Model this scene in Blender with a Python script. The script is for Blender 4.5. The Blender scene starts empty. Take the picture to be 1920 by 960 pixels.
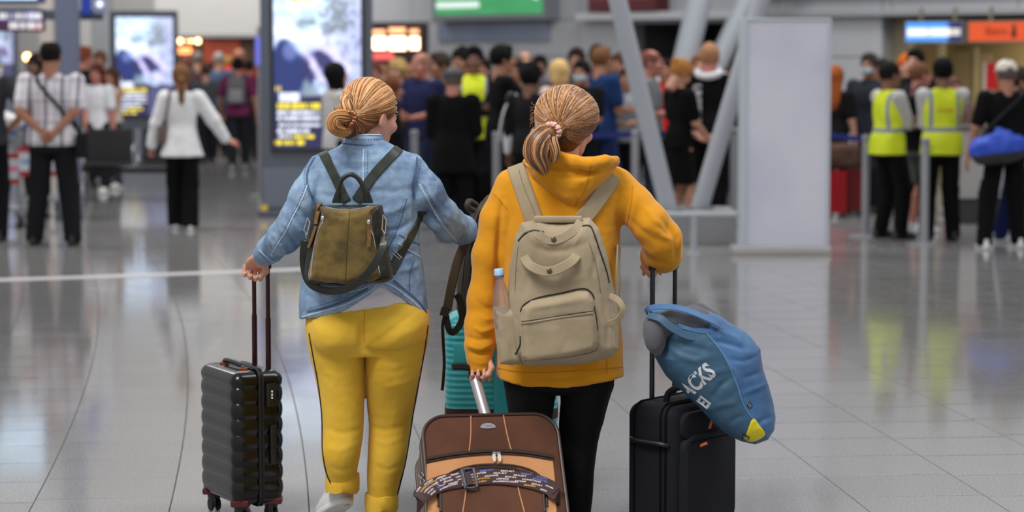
import bpy, bmesh, math, random
import numpy as np
from mathutils import Vector, Matrix, Euler
from mathutils.bvhtree import BVHTree

# ------------------------------------------------------------------ camera, world, lights, exposure
SC = bpy.context.scene
COL = SC.collection
FPX, HOR, HC = 4533.0, 97.0, 1.79
PITCH = math.atan((480 - HOR) / FPX)
cam = bpy.data.cameras.new('camera'); CAM = bpy.data.objects.new('camera', cam); COL.objects.link(CAM)
CAM.location = (0, 0, HC); CAM.rotation_euler = (math.pi / 2 - PITCH, 0, 0)
cam.sensor_width = 36; cam.lens = FPX / 1920 * 36
cam.dof.use_dof = True; cam.dof.focus_distance = 8.75; cam.dof.aperture_fstop = 2.5
cam.clip_end = 200
SC.camera = CAM
world = bpy.data.worlds.new('hall_daylight'); SC.world = world; world.use_nodes = True
bg = world.node_tree.nodes['Background']
bg.inputs[0].default_value = (0.96, 0.97, 1.0, 1); bg.inputs[1].default_value = 0.47
def area(name, loc, aim, sx, sy, power, col=(1, 1, 1)):
    l = bpy.data.lights.new(name, 'AREA'); l.shape = 'RECTANGLE'; l.size = sx; l.size_y = sy; l.energy = power; l.color = col
    o = bpy.data.objects.new(name, l); COL.objects.link(o); o.location = loc
    o.rotation_euler = (Vector(aim) - Vector(loc)).to_track_quat('-Z', 'Y').to_euler()
    return o
area('overhead_area_light', (-3, 4.5, 8.0), (-0.4, 9.0, 0.6), 3, 3, 620, (1.0, 0.97, 0.92))
area('overhead_area_light', (5, 9, 8.5), (1, 9, 1), 2.5, 5, 260, (0.95, 0.97, 1.0))
area('overhead_area_light', (-5, 24, 8.5), (-3, 24, 0), 2.5, 8, 520, (1.0, 0.98, 0.95))
area('overhead_area_light', (-6, 42, 7.5), (-6, 50, 0), 3, 8, 700, (1.0, 0.98, 0.95))  # added lamp, only there to brighten the far left wall
area('overhead_area_light', (4, 26, 8.5), (3, 28, 0), 2.5, 8, 520, (0.97, 0.98, 1.0))
SC.view_settings.view_transform = 'Standard'; SC.view_settings.look = 'None'
SC.view_settings.exposure = 0.1; SC.view_settings.gamma = 1.0; SC.view_settings.use_curve_mapping = False
SC.cycles.use_denoising = True
SC.cycles.max_bounces = 6; SC.cycles.diffuse_bounces = 3; SC.cycles.glossy_bounces = 3; SC.cycles.transmission_bounces = 6
SC.cycles.caustics_reflective = False; SC.cycles.caustics_refractive = False
SC.cycles.sample_clamp_indirect = 6

CP, SP = math.cos(PITCH), math.sin(PITCH)
def ray(px, py):
    x = (px - 960) / FPX; v = -(py - 480) / FPX
    return Vector((x, CP + v * SP, -SP + v * CP))
def P(px, py, Y):
    d = ray(px, py); t = Y / d.y
    return Vector((d.x * t, Y, HC + d.z * t))
def G(px, py, z=0.0):
    d = ray(px, py); t = (z - HC) / d.z
    return Vector((d.x * t, d.y * t, z))
def GX(px, Y):
    """world x of column px at depth Y"""
    return (px - 960) / FPX * Y
V = Vector

# ------------------------------------------------------------------ materials
def lin(c):
    return tuple(((v / 255) / 12.92 if v / 255 <= .04045 else ((v / 255 + .055) / 1.055) ** 2.4) for v in c) + (1,)
MC = {}
def mat(name, rgb, rough=.6, metal=0, noise=0, nscale=20, emit=0, spec=.5, bump=0, bscale=200, sheen=0, coat=0, alpha=1, trans=0, ecol=None):
    if name in MC: return MC[name]
    m = bpy.data.materials.new(name); m.use_nodes = True; nt = m.node_tree; b = nt.nodes['Principled BSDF']
    b.inputs['Base Color'].default_value = lin(rgb); b.inputs['Roughness'].default_value = rough
    b.inputs['Metallic'].default_value = metal; b.inputs['Specular IOR Level'].default_value = spec
    if sheen: b.inputs['Sheen Weight'].default_value = sheen; b.inputs['Sheen Roughness'].default_value = .5
    if coat: b.inputs['Coat Weight'].default_value = coat; b.inputs['Coat Roughness'].default_value = .08
    if trans: b.inputs['Transmission Weight'].default_value = trans; b.inputs['IOR'].default_value = 1.2
    if emit:
        b.inputs['Emission Color'].default_value = lin(ecol or rgb); b.inputs['Emission Strength'].default_value = emit
    tc = None
    if noise or bump:
        tc = nt.nodes.new('ShaderNodeTexCoord')
    if noise:
        n = nt.nodes.new('ShaderNodeTexNoise'); n.inputs['Scale'].default_value = nscale; n.inputs['Detail'].default_value = 5
        nt.links.new(tc.outputs['Object'], n.inputs['Vector'])
        r = nt.nodes.new('ShaderNodeMapRange'); r.inputs[1].default_value = .3; r.inputs[2].default_value = .7
        r.inputs[3].default_value = 1 - noise; r.inputs[4].default_value = 1 + noise
        nt.links.new(n.outputs['Fac'], r.inputs[0])
        h = nt.nodes.new('ShaderNodeHueSaturation'); h.inputs['Color'].default_value = lin(rgb)
        nt.links.new(r.outputs[0], h.inputs['Value']); nt.links.new(h.outputs[0], b.inputs['Base Color'])
    if bump:
        n2 = nt.nodes.new('ShaderNodeTexNoise'); n2.inputs['Scale'].default_value = bscale; n2.inputs['Detail'].default_value = 3
        nt.links.new(tc.outputs['Object'], n2.inputs['Vector'])
        bp = nt.nodes.new('ShaderNodeBump'); bp.inputs['Strength'].default_value = bump; bp.inputs['Distance'].default_value = .002
        nt.links.new(n2.outputs['Fac'], bp.inputs['Height']); nt.links.new(bp.outputs[0], b.inputs['Normal'])
    MC[name] = m
    return m
class NT:
    """small node helper"""
    def __init__(s, name, **kw):
        s.m = mat(name, (128, 128, 128), **kw); s.nt = s.m.node_tree; s.b = s.nt.nodes['Principled BSDF']
    def n(s, t, **kw):
        nd = s.nt.nodes.new(t)
        for k, v in kw.items():
            if k.startswith('_'): nd.inputs[int(k[1:])].default_value = v
            else: setattr(nd, k, v)
        return nd
    def l(s, a, b): s.nt.links.new(a, b)
    def math(s, op, a, b=None):
        nd = s.nt.nodes.new('ShaderNodeMath'); nd.operation = op
        for i, x in enumerate((a, b)):
            if x is None: continue
            if isinstance(x, (int, float)): nd.inputs[i].default_value = x
            else: s.l(x, nd.inputs[i])
        return nd.outputs[0]
    def mix(s, f, a, b):
        nd = s.nt.nodes.new('ShaderNodeMix'); nd.data_type = 'RGBA'
        if isinstance(f, (int, float)): nd.inputs[0].default_value = f
        else: s.l(f, nd.inputs[0])
        for i, x in ((6, a), (7, b)):
            if isinstance(x, tuple): nd.inputs[i].default_value = lin(x) if len(x) == 3 else x
            else: s.l(x, nd.inputs[i])
        return nd.outputs[2]
    def coord(s, kind='Object'):
        return s.n('ShaderNodeTexCoord').outputs[kind]
    def noise(s, vec, scale, detail=4, rough=.5):
        nd = s.n('ShaderNodeTexNoise'); nd.inputs['Scale'].default_value = scale; nd.inputs['Detail'].default_value = detail
        nd.inputs['Roughness'].default_value = rough; s.l(vec, nd.inputs['Vector']); return nd.outputs['Fac']
    def ramp(s, f, a, b):
        nd = s.n('ShaderNodeMapRange'); nd.inputs[1].default_value = a; nd.inputs[2].default_value = b; s.l(f, nd.inputs[0]); return nd.outputs[0]

# ------------------------------------------------------------------ object helpers
def raw_mesh(name, v, f, mi=None, smooth=True):
    me = bpy.data.meshes.new(name)
    v = np.asarray(v, dtype=np.float32)
    if isinstance(f, np.ndarray):
        n, k = f.shape
        me.vertices.add(len(v)); me.vertices.foreach_set('co', v.ravel())
        me.loops.add(n * k); me.loops.foreach_set('vertex_index', f.astype(np.int32).ravel())
        me.polygons.add(n); me.polygons.foreach_set('loop_start', np.arange(0, n * k, k, dtype=np.int32))
        me.update(calc_edges=True)
    else:
        me.from_pydata(v.tolist(), [], f)
    if mi is not None: me.polygons.foreach_set('material_index', np.asarray(mi, dtype=np.int32))
    me.polygons.foreach_set('use_smooth', np.full(len(me.polygons), smooth))
    me.update()
    return me
def link(name, me, mats=None, parent=None, loc=None):
    o = bpy.data.objects.new(name, me); COL.objects.link(o)
    if mats is not None:
        for m in (mats if isinstance(mats, (list, tuple)) else [mats]): me.materials.append(m)
    if parent: 
        o.parent = parent
        o.matrix_parent_inverse = parent.matrix_basis.inverted() if parent.parent is None else (parent.parent.matrix_basis @ parent.matrix_parent_inverse @ parent.matrix_basis).inverted()
    if loc is not None: o.location = loc
    return o
def tag(o, label=None, cat=None, group=None, kind=None):
    if label: o['label'] = label
    if cat: o['category'] = cat
    if group: o['group'] = group
    if kind: o['kind'] = kind
    return o
def empty(name, loc, label=None, cat=None, group=None, kind=None):
    o = bpy.data.objects.new(name, None); COL.objects.link(o); o.location = loc; o.empty_display_size = .1
    return tag(o, label, cat, group, kind)
class MB:
    """collects shapes (world coordinates) into one mesh"""
    def __init__(s): s.v = []; s.f = []; s.mi = []; s.cur = 0
    def add(s, v, f):
        b = len(s.v); s.v += [tuple(x) for x in v]; s.f += [[i + b for i in q] for q in f]; s.mi += [s.cur] * len(f); return s
    def box(s, c, h, rot=None, bev=0):
        """centre c, half sizes h, bevel by an inset second box shell"""
        hx, hy, hz = h; b = min(bev, hx * .9, hy * .9, hz * .9) if bev else 0
        c = V(c)
        if b <= 0:
            v = [V((x * hx, y * hy, z * hz)) for x in (-1, 1) for y in (-1, 1) for z in (-1, 1)]
            f = [[0, 1, 3, 2], [4, 6, 7, 5], [0, 4, 5, 1], [2, 3, 7, 6], [0, 2, 6, 4], [1, 5, 7, 3]]
        else:
            bm = bmesh.new(); bmesh.ops.create_cube(bm, size=2)
            bmesh.ops.scale(bm, vec=(hx, hy, hz), verts=bm.verts)
            bmesh.ops.bevel(bm, geom=bm.edges[:], offset=b, segments=2, affect='EDGES', profile=.6)
            bm.verts.index_update()
            v = [x.co.copy() for x in bm.verts]; f = [[q.index for q in p.verts] for p in bm.faces]; bm.free()
        if rot is not None: v = [rot @ x for x in v]
        return s.add([x + c for x in v], f)
    def tube(s, pts, r, n=10, cap=True, closed=False, flat=None):
        """tube along pts, r number or list; flat=(ratio, normal) squashes it"""
        pts = [V(p) for p in pts]; m = len(pts)
        R = r if isinstance(r, (list, tuple)) else [r] * m
        v = []; f = []; up = None
        for i, p in enumerate(pts):
            if closed: t = pts[(i + 1) % m] - pts[i - 1]
            else: t = pts[min(i + 1, m - 1)] - pts[max(i - 1, 0)]
            t.normalize()
            if up is None:
                a = V((0, 0, 1)) if abs(t.z) < .9 else V((1, 0, 0)); up = (a - t * a.dot(t)).normalized()
            else: up = (up - t * up.dot(t)).normalized()
            sd = t.cross(up)
            for k in range(n):
                a = 2 * math.pi * k / n
                v.append(p + (up * math.cos(a) + sd * math.sin(a)) * R[i])
        for i in range(m if closed else m - 1):
            for k in range(n):
                j = (i + 1) % m
                f.append([i * n + k, j * n + k, j * n + (k + 1) % n, i * n + (k + 1) % n][::-1])
        if cap and not closed:
            f.append(list(range(n))); f.append(list(range((m - 1) * n, m * n))[::-1])
        return s.add(v, f)
    def lathe(s, c, prof, n=20, axis=None):
        """prof = [(r, z)...] around local z at c"""
        c = V(c); v = []; f = []
        q = V((0, 0, 1)).rotation_difference(V(axis)).to_matrix() if axis is not None else None
        for r, z in prof:
            for k in range(n):
                a = 2 * math.pi * k / n; p = V((r * math.cos(a), r * math.sin(a), z))
                v.append(c + (q @ p if q else p))
        for i in range(len(prof) - 1):
            for k in range(n): f.append([i * n + k, i * n + (k + 1) % n, (i + 1) * n + (k + 1) % n, (i + 1) * n + k])
        f.append(list(range(n))[::-1]); f.append(list(range((len(prof) - 1) * n, len(prof) * n)))
        return s.add(v, f)
    def ball(s, c, r, n=8):
        c = V(c); rr = r if isinstance(r, (tuple, list)) else (r, r, r)
        bm = bmesh.new(); bmesh.ops.create_uvsphere(bm, u_segments=n * 2, v_segments=n, radius=1); bm.verts.index_update()
        v = [c + V((x.co.x * rr[0], x.co.y * rr[1], x.co.z * rr[2])) for x in bm.verts]; f = [[q.index for q in p.verts] for p in bm.faces]; bm.free()
        return s.add(v, f)
    def ribbon(s, pts, nrm, w, th=.003):
        """flat strap along pts with normals nrm; w number or list"""
        pts = [V(p) for p in pts]; m = len(pts); W = w if isinstance(w, (list, tuple)) else [w] * m
        N = nrm if isinstance(nrm, list) else [V(nrm)] * m
        v = []; f = []
        for i, p in enumerate(pts):
            t = (pts[min(i + 1, m - 1)] - pts[max(i - 1, 0)]).normalized(); n = V(N[i]).normalized()
            sd = t.cross(n).normalized() * W[i] / 2; n = n * th
            v += [p - sd, p - sd * .85 + n, p + sd * .85 + n, p + sd, p + sd * .8 - n * .3, p - sd * .8 - n * .3]
        for i in range(m - 1):
            for k in range(6): a = i * 6 + k; b = i * 6 + (k + 1) % 6; f.append([a, b, b + 6, a + 6])
        f.append([5, 4, 3, 2, 1, 0]); f.append([(m - 1) * 6 + k for k in range(6)])
        return s.add(v, f)
    def rings(s, rings_, cap=True):
        """list of equal-length point rings"""
        n = len(rings_[0]); v = [p for r in rings_ for p in r]; f = []
        for i in range(len(rings_) - 1):
            for k in range(n): f.append([i * n + k, i * n + (k + 1) % n, (i + 1) * n + (k + 1) % n, (i + 1) * n + k])
        if cap: f.append(list(range(n))[::-1]); f.append(list(range((len(rings_) - 1) * n, len(rings_) * n)))
        return s.add(v, f)
    def build(s, name, mats, parent=None, smooth=False, fix=True):
        me = bpy.data.meshes.new(name); me.from_pydata(s.v, [], s.f)
        me.polygons.foreach_set('material_index', s.mi)
        if fix:
            bm = bmesh.new(); bm.from_mesh(me); bmesh.ops.recalc_face_normals(bm, faces=bm.faces); bm.to_mesh(me); bm.free()
        o = link(name, me, mats, parent)
        if smooth:
            me.polygons.foreach_set('use_smooth', [True] * len(me.polygons)); me.update()
            try: me.set_sharp_from_angle(angle=math.radians(42))
            except Exception: pass
        return o
def crv(pts, n=24, closed=False):
    """Catmull-Rom through pts"""
    pts = [V(p) if len(p) == 3 else V((p[0], p[1], 0)) for p in pts]; out = []
    m = len(pts); segs = m if closed else m - 1; per = max(2, n // segs)
    for i in range(segs):
        if closed: p0, p1, p2, p3 = pts[i - 1], pts[i], pts[(i + 1) % m], pts[(i + 2) % m]
        else: p0, p1, p2, p3 = pts[max(i - 1, 0)], pts[i], pts[i + 1], pts[min(i + 2, m - 1)]
        for k in range(per):
            t = k / per
            out.append(.5 * ((2 * p1) + (p2 - p0) * t + (2 * p0 - 5 * p1 + 4 * p2 - p3) * t * t + (3 * p1 - p0 - 3 * p2 + p3) * t ** 3))
    if not closed: out.append(pts[-1].copy())
    return out

# ------------------------------------------------------------------ implicit surfaces on a grid (numpy), meshed by surface nets
class SDF:
    def __init__(s, lo, hi, h):
        s.lo = np.array(lo, float); s.h = h; s.n = np.ceil((np.array(hi, float) - s.lo) / h).astype(int) + 1
        s.F = np.full(tuple(s.n), 1.0, np.float32)
        s.ax = [(s.lo[i] + h * np.arange(s.n[i])).astype(np.float32) for i in range(3)]
    def sl(s, lo, hi, m):
        a = np.clip(np.floor((np.array(lo) - m - s.lo) / s.h).astype(int), 0, s.n); b = np.clip(np.ceil((np.array(hi) + m - s.lo) / s.h).astype(int) + 1, 0, s.n)
        return tuple(slice(a[i], b[i]) for i in range(3))
    def app(s, f, lo, hi, k, op):
        q = s.sl(lo, hi, k + 2.5 * s.h)
        if any(x.stop <= x.start for x in q): return s
        X, Y, Z = s.ax[0][q[0]][:, None, None], s.ax[1][q[1]][None, :, None], s.ax[2][q[2]][None, None, :]
        d = f(X, Y, Z); a = s.F[q]; k = max(k, 1e-5)
        if op == 'u': h = np.clip(.5 + .5 * (a - d) / k, 0, 1); s.F[q] = a + (d - a) * h - k * h * (1 - h)
        elif op == 's': h = np.clip(.5 - .5 * (a + d) / k, 0, 1); s.F[q] = a + (-d - a) * h + k * h * (1 - h)
        return s
    def inter(s, f):
        d = f(s.ax[0][:, None, None], s.ax[1][None, :, None], s.ax[2][None, None, :]); s.F = np.maximum(s.F, d).astype(np.float32); return s
    def cone(s, a, b, ra, rb, k=.02, op='u'):
        a = np.array(a, float); b = np.array(b, float); ab = b - a; L = max(float(ab @ ab), 1e-9); r = max(ra, rb)
        def f(X, Y, Z):
            x, y, z = X - a[0], Y - a[1], Z - a[2]; t = np.clip((x * ab[0] + y * ab[1] + z * ab[2]) / L, 0, 1)
            return np.sqrt((x - t * ab[0]) ** 2 + (y - t * ab[1]) ** 2 + (z - t * ab[2]) ** 2) - (ra + (rb - ra) * t)
        return s.app(f, np.minimum(a, b) - r, np.maximum(a, b) + r, k, op)
    def chain(s, pts, rs, k=.02, op='u'):
        for i in range(len(pts) - 1): s.cone(pts[i], pts[i + 1], rs[i], rs[i + 1], k if i else k, op)
        return s
    def ell(s, c, r, rot=None, k=.02, op='u', noise=None):
        c = np.array(c, float); r = np.array(r, float); R = np.array(rot.transposed() if rot is not None else Matrix.Identity(3)); m = r.max()
        def f(X, Y, Z):
            x, y, z = X - c[0], Y - c[1], Z - c[2]
            if rot is not None: x, y, z = (R[i, 0] * x + R[i, 1] * y + R[i, 2] * z for i in range(3))
            k0 = np.sqrt((x / r[0]) ** 2 + (y / r[1]) ** 2 + (z / r[2]) ** 2); k1 = np.sqrt((x / r[0] ** 2) ** 2 + (y / r[1] ** 2) ** 2 + (z / r[2] ** 2) ** 2)
            return k0 * (k0 - 1) / np.maximum(k1, 1e-6)
        return s.app(f, c - m, c + m, k, op)
    def box(s, c, hh, rd=.01, rot=None, k=.005, op='u'):
        c = np.array(c, float); hh = np.array(hh, float) - rd; R = np.array(rot.transposed() if rot is not None else Matrix.Identity(3)); m = np.linalg.norm(hh) + rd
        def f(X, Y, Z):
            x, y, z = X - c[0], Y - c[1], Z - c[2]
            if rot is not None: x, y, z = (R[i, 0] * x + R[i, 1] * y + R[i, 2] * z for i in range(3))
            qx, qy, qz = np.abs(x) - hh[0], np.abs(y) - hh[1], np.abs(z) - hh[2]
            return np.sqrt(np.maximum(qx, 0) ** 2 + np.maximum(qy, 0) ** 2 + np.maximum(qz, 0) ** 2) + np.minimum(np.maximum(qx, np.maximum(qy, qz)), 0) - rd
        ext = np.abs(R.T) @ (hh + rd)
        return s.app(f, c - ext, c + ext, k, op)
    def loft(s, rows, p=2.0, k=.02, op='u', axis=2):
        """rows (z, cx, cy, rx, ry) ascending z; superellipse exponent p; smooth interpolation"""
        A = np.array(rows, float); zs = A[:, 0]
        def itp(z, col):
            # monotone-ish cubic through rows
            y = A[:, col]; m = np.gradient(y, zs); i = np.clip(np.searchsorted(zs, z) - 1, 0, len(zs) - 2)
            hh = zs[i + 1] - zs[i]; t = np.clip((z - zs[i]) / hh, 0, 1)
            return (2 * t ** 3 - 3 * t ** 2 + 1) * y[i] + (t ** 3 - 2 * t ** 2 + t) * hh * m[i] + (-2 * t ** 3 + 3 * t ** 2) * y[i + 1] + (t ** 3 - t ** 2) * hh * m[i + 1]
        def f(X, Y, Z):
            z = Z.astype(float); cx, cy, rx, ry = (itp(z, c) for c in (1, 2, 3, 4))
            rx = np.maximum(rx, .004); ry = np.maximum(ry, .004)
            u, v = np.abs(X - cx) / rx, np.abs(Y - cy) / ry
            q = (u ** p + v ** p) ** (1 / p); g = (q - 1) * np.minimum(rx, ry)
            # gradient-scaled distance
            gu = np.maximum(np.sqrt((u / rx) ** 2 + (v / ry) ** 2) / np.maximum(q, 1e-4), 1e-3); g = (q - 1) / gu
            dz = np.maximum(zs[0] - z, z - zs[-1]); 
            return np.where(dz > 0, np.sqrt(np.maximum(g, 0) ** 2 + dz ** 2), np.maximum(g, dz + 0 * g)).astype(np.float32)
        lo = [(A[:, 1] - A[:, 3]).min(), (A[:, 2] - A[:, 4]).min(), zs[0]]; hi = [(A[:, 1] + A[:, 3]).max(), (A[:, 2] + A[:, 4]).max(), zs[-1]]
        return s.app(f, lo, hi, k, op)
    def inflate(s, poly, Yc, T, R, k=.01, op='u', p=2.0, px=True, bulge=0):
        """a cushion with the outline poly (picture points at depth Yc, or world x,z), half thickness T, edge rounding R"""
        pl = [(P(x, y, Yc).x, P(x, y, Yc).z) for x, y in poly] if px else list(poly); A = np.array(pl); lo = [A[:, 0].min(), Yc - T, A[:, 1].min()]; hi = [A[:, 0].max(), Yc + T, A[:, 1].max()]
        def f(X, Y, Z):
            xx, zz = np.meshgrid(X.ravel(), Z.ravel(), indexing='ij'); q = np.stack([xx.ravel(), zz.ravel()], 1); D, _ = pdist(q, pl + [pl[0]]); ins = np.zeros(len(q), bool); n = len(pl)
            for i in range(n):
                (x1, z1), (x2, z2) = pl[i], pl[(i + 1) % n]
                if z1 == z2: continue
                c = ((z1 > q[:, 1]) != (z2 > q[:, 1])) & (q[:, 0] < (x2 - x1) * (q[:, 1] - z1) / (z2 - z1) + x1); ins ^= c
            D = np.where(ins, D, -D).reshape(xx.shape)[:, None, :]; u = np.maximum(1 - D / R, 0); v = np.abs(Y - Yc) / T
            return ((u ** p + v ** p) ** (1 / p) - 1) * min(R, T)
        return s.app(f, lo, hi, k, op)
    def blur(s, it=1):
        for _ in range(it):
            for ax in range(3):
                s.F = (np.roll(s.F, 1, ax) + np.roll(s.F, -1, ax) + 2 * s.F) / 4
        return s
    def mesh(s):
        F = s.F; F[0] = F[-1] = 1; F[:, 0] = F[:, -1] = 1; F[:, :, 0] = F[:, :, -1] = 1
        N = F < 0; c = [N[a:N.shape[0] - 1 + a, b:N.shape[1] - 1 + b, d:N.shape[2] - 1 + d] for a in (0, 1) for b in (0, 1) for d in (0, 1)]
        al = c[0].copy(); an = c[0].copy()
        for x in c[1:]: al &= x; an |= x
        M = an & ~al; I, J, K = np.nonzero(M); idx = np.full(M.shape, -1, np.int32); idx[I, J, K] = np.arange(len(I))
        S = np.zeros((len(I), 3)); C = np.zeros(len(I))
        cor = [(a, b, d) for a in (0, 1) for b in (0, 1) for d in (0, 1)]
        for p in cor:
            for ax in range(3):
                if p[ax]: continue
                q = list(p); q[ax] = 1
                f0 = F[I + p[0], J + p[1], K + p[2]]; f1 = F[I + q[0], J + q[1], K + q[2]]; m = (f0 < 0) != (f1 < 0)
                t = np.where(m, f0 / np.where(m, f0 - f1, 1), 0); pos = np.tile(np.array(p, float), (len(I), 1)); pos[:, ax] += t
                S += pos * m[:, None]; C += m
        v = s.lo + s.h * (np.stack([I, J, K], 1) + S / C[:, None]); Q = []
        for ax in range(3):
            b1, b2 = (ax + 1) % 3, (ax + 2) % 3
            A_ = [slice(None)] * 3; B_ = [slice(None)] * 3; A_[ax] = slice(0, -1); B_[ax] = slice(1, None)
            a0, a1 = N[tuple(A_)], N[tuple(B_)]; e = np.argwhere(a0 != a1)
            e = e[(e[:, b1] > 0) & (e[:, b2] > 0) & (e[:, b1] < M.shape[b1]) & (e[:, b2] < M.shape[b2])]
            ins = a0[e[:, 0], e[:, 1], e[:, 2]]
            def g(d1, d2):
                q = e.copy(); q[:, b1] -= d1; q[:, b2] -= d2; return idx[q[:, 0], q[:, 1], q[:, 2]]
            q = np.stack([g(1, 1), g(0, 1), g(0, 0), g(1, 0)], 1); q[~ins] = q[~ins][:, ::-1]; Q.append(q)
        return v, np.concatenate(Q)
def vnormals(v, q):
    n = np.zeros_like(v); a = np.cross(v[q[:, 2]] - v[q[:, 0]], v[q[:, 3]] - v[q[:, 1]])
    for i in range(4): np.add.at(n, q[:, i], a)
    return n / np.maximum(np.linalg.norm(n, axis=1), 1e-9)[:, None]
_rs = np.random.RandomState(5); _T = _rs.rand(64, 64, 64).astype(np.float32) * 2 - 1
def vnoise(p):
    i = np.floor(p).astype(int); f = p - i; f = f * f * (3 - 2 * f); o = 0
    for a in (0, 1):
        for b in (0, 1):
            for c in (0, 1):
                w = (f[:, 0] if a else 1 - f[:, 0]) * (f[:, 1] if b else 1 - f[:, 1]) * (f[:, 2] if c else 1 - f[:, 2])
                o = o + w * _T[(i[:, 0] + a) & 63, (i[:, 1] + b) & 63, (i[:, 2] + c) & 63]
    return o
def pdist(v2, pl):
    """distance of 2d points to a polyline, and the fraction along it"""
    best = np.full(len(v2), 1e9); T = np.zeros(len(v2)); m = len(pl) - 1
    for i in range(m):
        a = np.array(pl[i]); b = np.array(pl[i + 1]); ab = b - a; t = np.clip(((v2 - a) @ ab) / max(ab @ ab, 1e-12), 0, 1)
        d = np.linalg.norm(v2 - a - t[:, None] * ab, axis=1); u = d < best; best[u] = d[u]; T[u] = (i + t[u]) / m
    return best, T
def folds(v, n, Y, lst, back=True):
    """push vertices along their normals along creases given as picture polylines at depth Y"""
    v2 = v[:, [0, 2]]; w = np.clip(-n[:, 1] * 2, 0, 1) if back else 1
    d = np.zeros(len(v))
    for pts, amp, wid in lst:
        pl = [(P(x, y, Y).x, P(x, y, Y).z) for x, y in pts]; D, T = pdist(v2, pl)
        d += amp * np.exp(-(D / wid) ** 2) * np.sin(np.clip(T, 0.02, .98) * math.pi) ** .5
    return v + n * (d * w)[:, None]

# ------------------------------------------------------------------ things laid on a surface seen by rays
class Surf:
    def __init__(s, objs):
        s.b = []
        for o in objs:
            me = o.data; n = len(me.vertices); co = np.empty(n * 3, np.float32); me.vertices.foreach_get('co', co)
            vs = [V(c) for c in co.reshape(-1, 3).tolist()]; s.b.append(BVHTree.FromPolygons(vs, [tuple(p.vertices) for p in me.polygons]))
    def hit(s, px, py, org=None, d=None):
        org = org or V((0, 0, HC)); d = d or ray(px, py); best = None
        for b in s.b:
            h = b.ray_cast(org, d)
            if h[0] is not None and (best is None or h[3] < best[3]): best = h
        return (best[0], best[1]) if best else (None, None)
    def line(s, pts, n=40, off=.001, smooth_n=True):
        c = crv([(x, y, 0) for x, y in pts], n); P_, N_ = [], []
        for q in c:
            h, nn = s.hit(q.x, q.y)
            if h is None: continue
            if nn.dot(ray(q.x, q.y)) > 0: nn = -nn
            P_.append(h + nn * off); N_.append(nn)
        if smooth_n and len(N_) > 3:
            for _ in range(4): N_ = [(N_[max(i - 1, 0)] + N_[i] + N_[min(i + 1, len(N_) - 1)]).normalized() for i in range(len(N_))]
            for _ in range(1): P_ = [P_[0]] + [(P_[i - 1] + 2 * P_[i] + P_[i + 1]) / 4 for i in range(1, len(P_) - 1)] + [P_[-1]]
        return P_, N_
def text_mesh(txt, size=1, ext=0, off=0, align='CENTER'):
    cu = bpy.data.curves.new('text', 'FONT'); cu.body = txt; cu.size = size; cu.extrude = ext; cu.offset = off; cu.align_x = align; cu.align_y = 'CENTER'; cu.resolution_u = 3
    o = bpy.data.objects.new('text', cu); COL.objects.link(o); dg = bpy.context.evaluated_depsgraph_get()
    me = bpy.data.meshes.new_from_object(o.evaluated_get(dg)); bpy.data.objects.remove(o); bpy.data.curves.remove(cu)
    v = [x.co.copy() for x in me.vertices]; f = [list(p.vertices) for p in me.polygons]; bpy.data.meshes.remove(me)
    return v, f
# ================================================================== the hall: floor
def stone_mat():
    s = NT('polished granite', rough=.13, spec=.55)
    c = s.coord(); geo = s.n('ShaderNodeNewGeometry').outputs['Position']
    a = s.noise(geo, 120, 3, .75); b = s.noise(geo, 420, 2); big = s.noise(geo, .8, 3)
    oi = s.n('ShaderNodeObjectInfo').outputs['Random']
    m = s.mix(s.ramp(a, .33, .67), (112, 111, 111), (172, 170, 168))
    m = s.mix(s.math('MULTIPLY', s.ramp(b, .6, .68), .55), m, (64, 62, 62))
    v = s.math('ADD', s.math('MULTIPLY', s.math('ADD', oi, big), .10), .93)
    h = s.n('ShaderNodeHueSaturation'); s.l(m, h.inputs['Color']); s.l(v, h.inputs['Value']); s.l(h.outputs[0], s.b.inputs['Base Color'])
    r = s.ramp(s.noise(geo, 3, 3), .2, .8); s.l(s.math('ADD', s.math('MULTIPLY', r, .06), .065), s.b.inputs['Roughness'])
    return s.m
STONE = stone_mat(); GROUT = mat('dark grout', (84, 83, 82), .8)
fm = MB(); fm.add([(-60, -10, -.006), (60, -10, -.006), (60, 75, -.006), (-60, 75, -.006)], [[0, 1, 2, 3]])
floor = tag(fm.build('floor', STONE), kind='structure')
RC = -100.0   # centre of the concentric tile rings lies far to the left
def ring_pt(r, s): a = s / 100.0; return V((RC + r * math.cos(a), r * math.sin(a), 0))
gm = MB(); rr = [100 + 1.28 - 14 * .545 + .2, 100 + 1.28 + 14 * .545]
R_ = [[ring_pt(r, s) + V((0, 0, -.0035)) for s in np.linspace(4.0, 24.0, 30)] for r in rr]
for i in range(29): gm.add([R_[0][i], R_[1][i], R_[1][i + 1], R_[0][i + 1]], [[0, 1, 2, 3]])
tag(gm.build('joint_bed', GROUT, floor), kind='stuff')
TW, TL, JG = .545, .478, .0022
def tile_shape(w, l):
    hw, hl, b, z0 = w / 2 - JG, l / 2 - .0008, .0009, -.0035
    v = [(-hw, -hl, z0), (hw, -hl, z0), (hw, hl, z0), (-hw, hl, z0), (-hw, -hl, -.0008), (hw, -hl, -.0008), (hw, hl, -.0008), (-hw, hl, -.0008),
         (-hw + b, -hl + b, 0), (hw - b, -hl + b, 0), (hw - b, hl - b, 0), (-hw + b, hl - b, 0)]
    f = [[8, 9, 10, 11]]
    for i in range(4): j = (i + 1) % 4; f += [[i, j, 4 + j, 4 + i], [4 + i, 4 + j, 8 + j, 8 + i]]
    return v, f
tv, tf = tile_shape(TW, TL); tile_me = raw_mesh('tile', tv, tf, smooth=False); tile_me.materials.append(STONE)
cand = []; rest = MB(); rg = random.Random(3)
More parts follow.
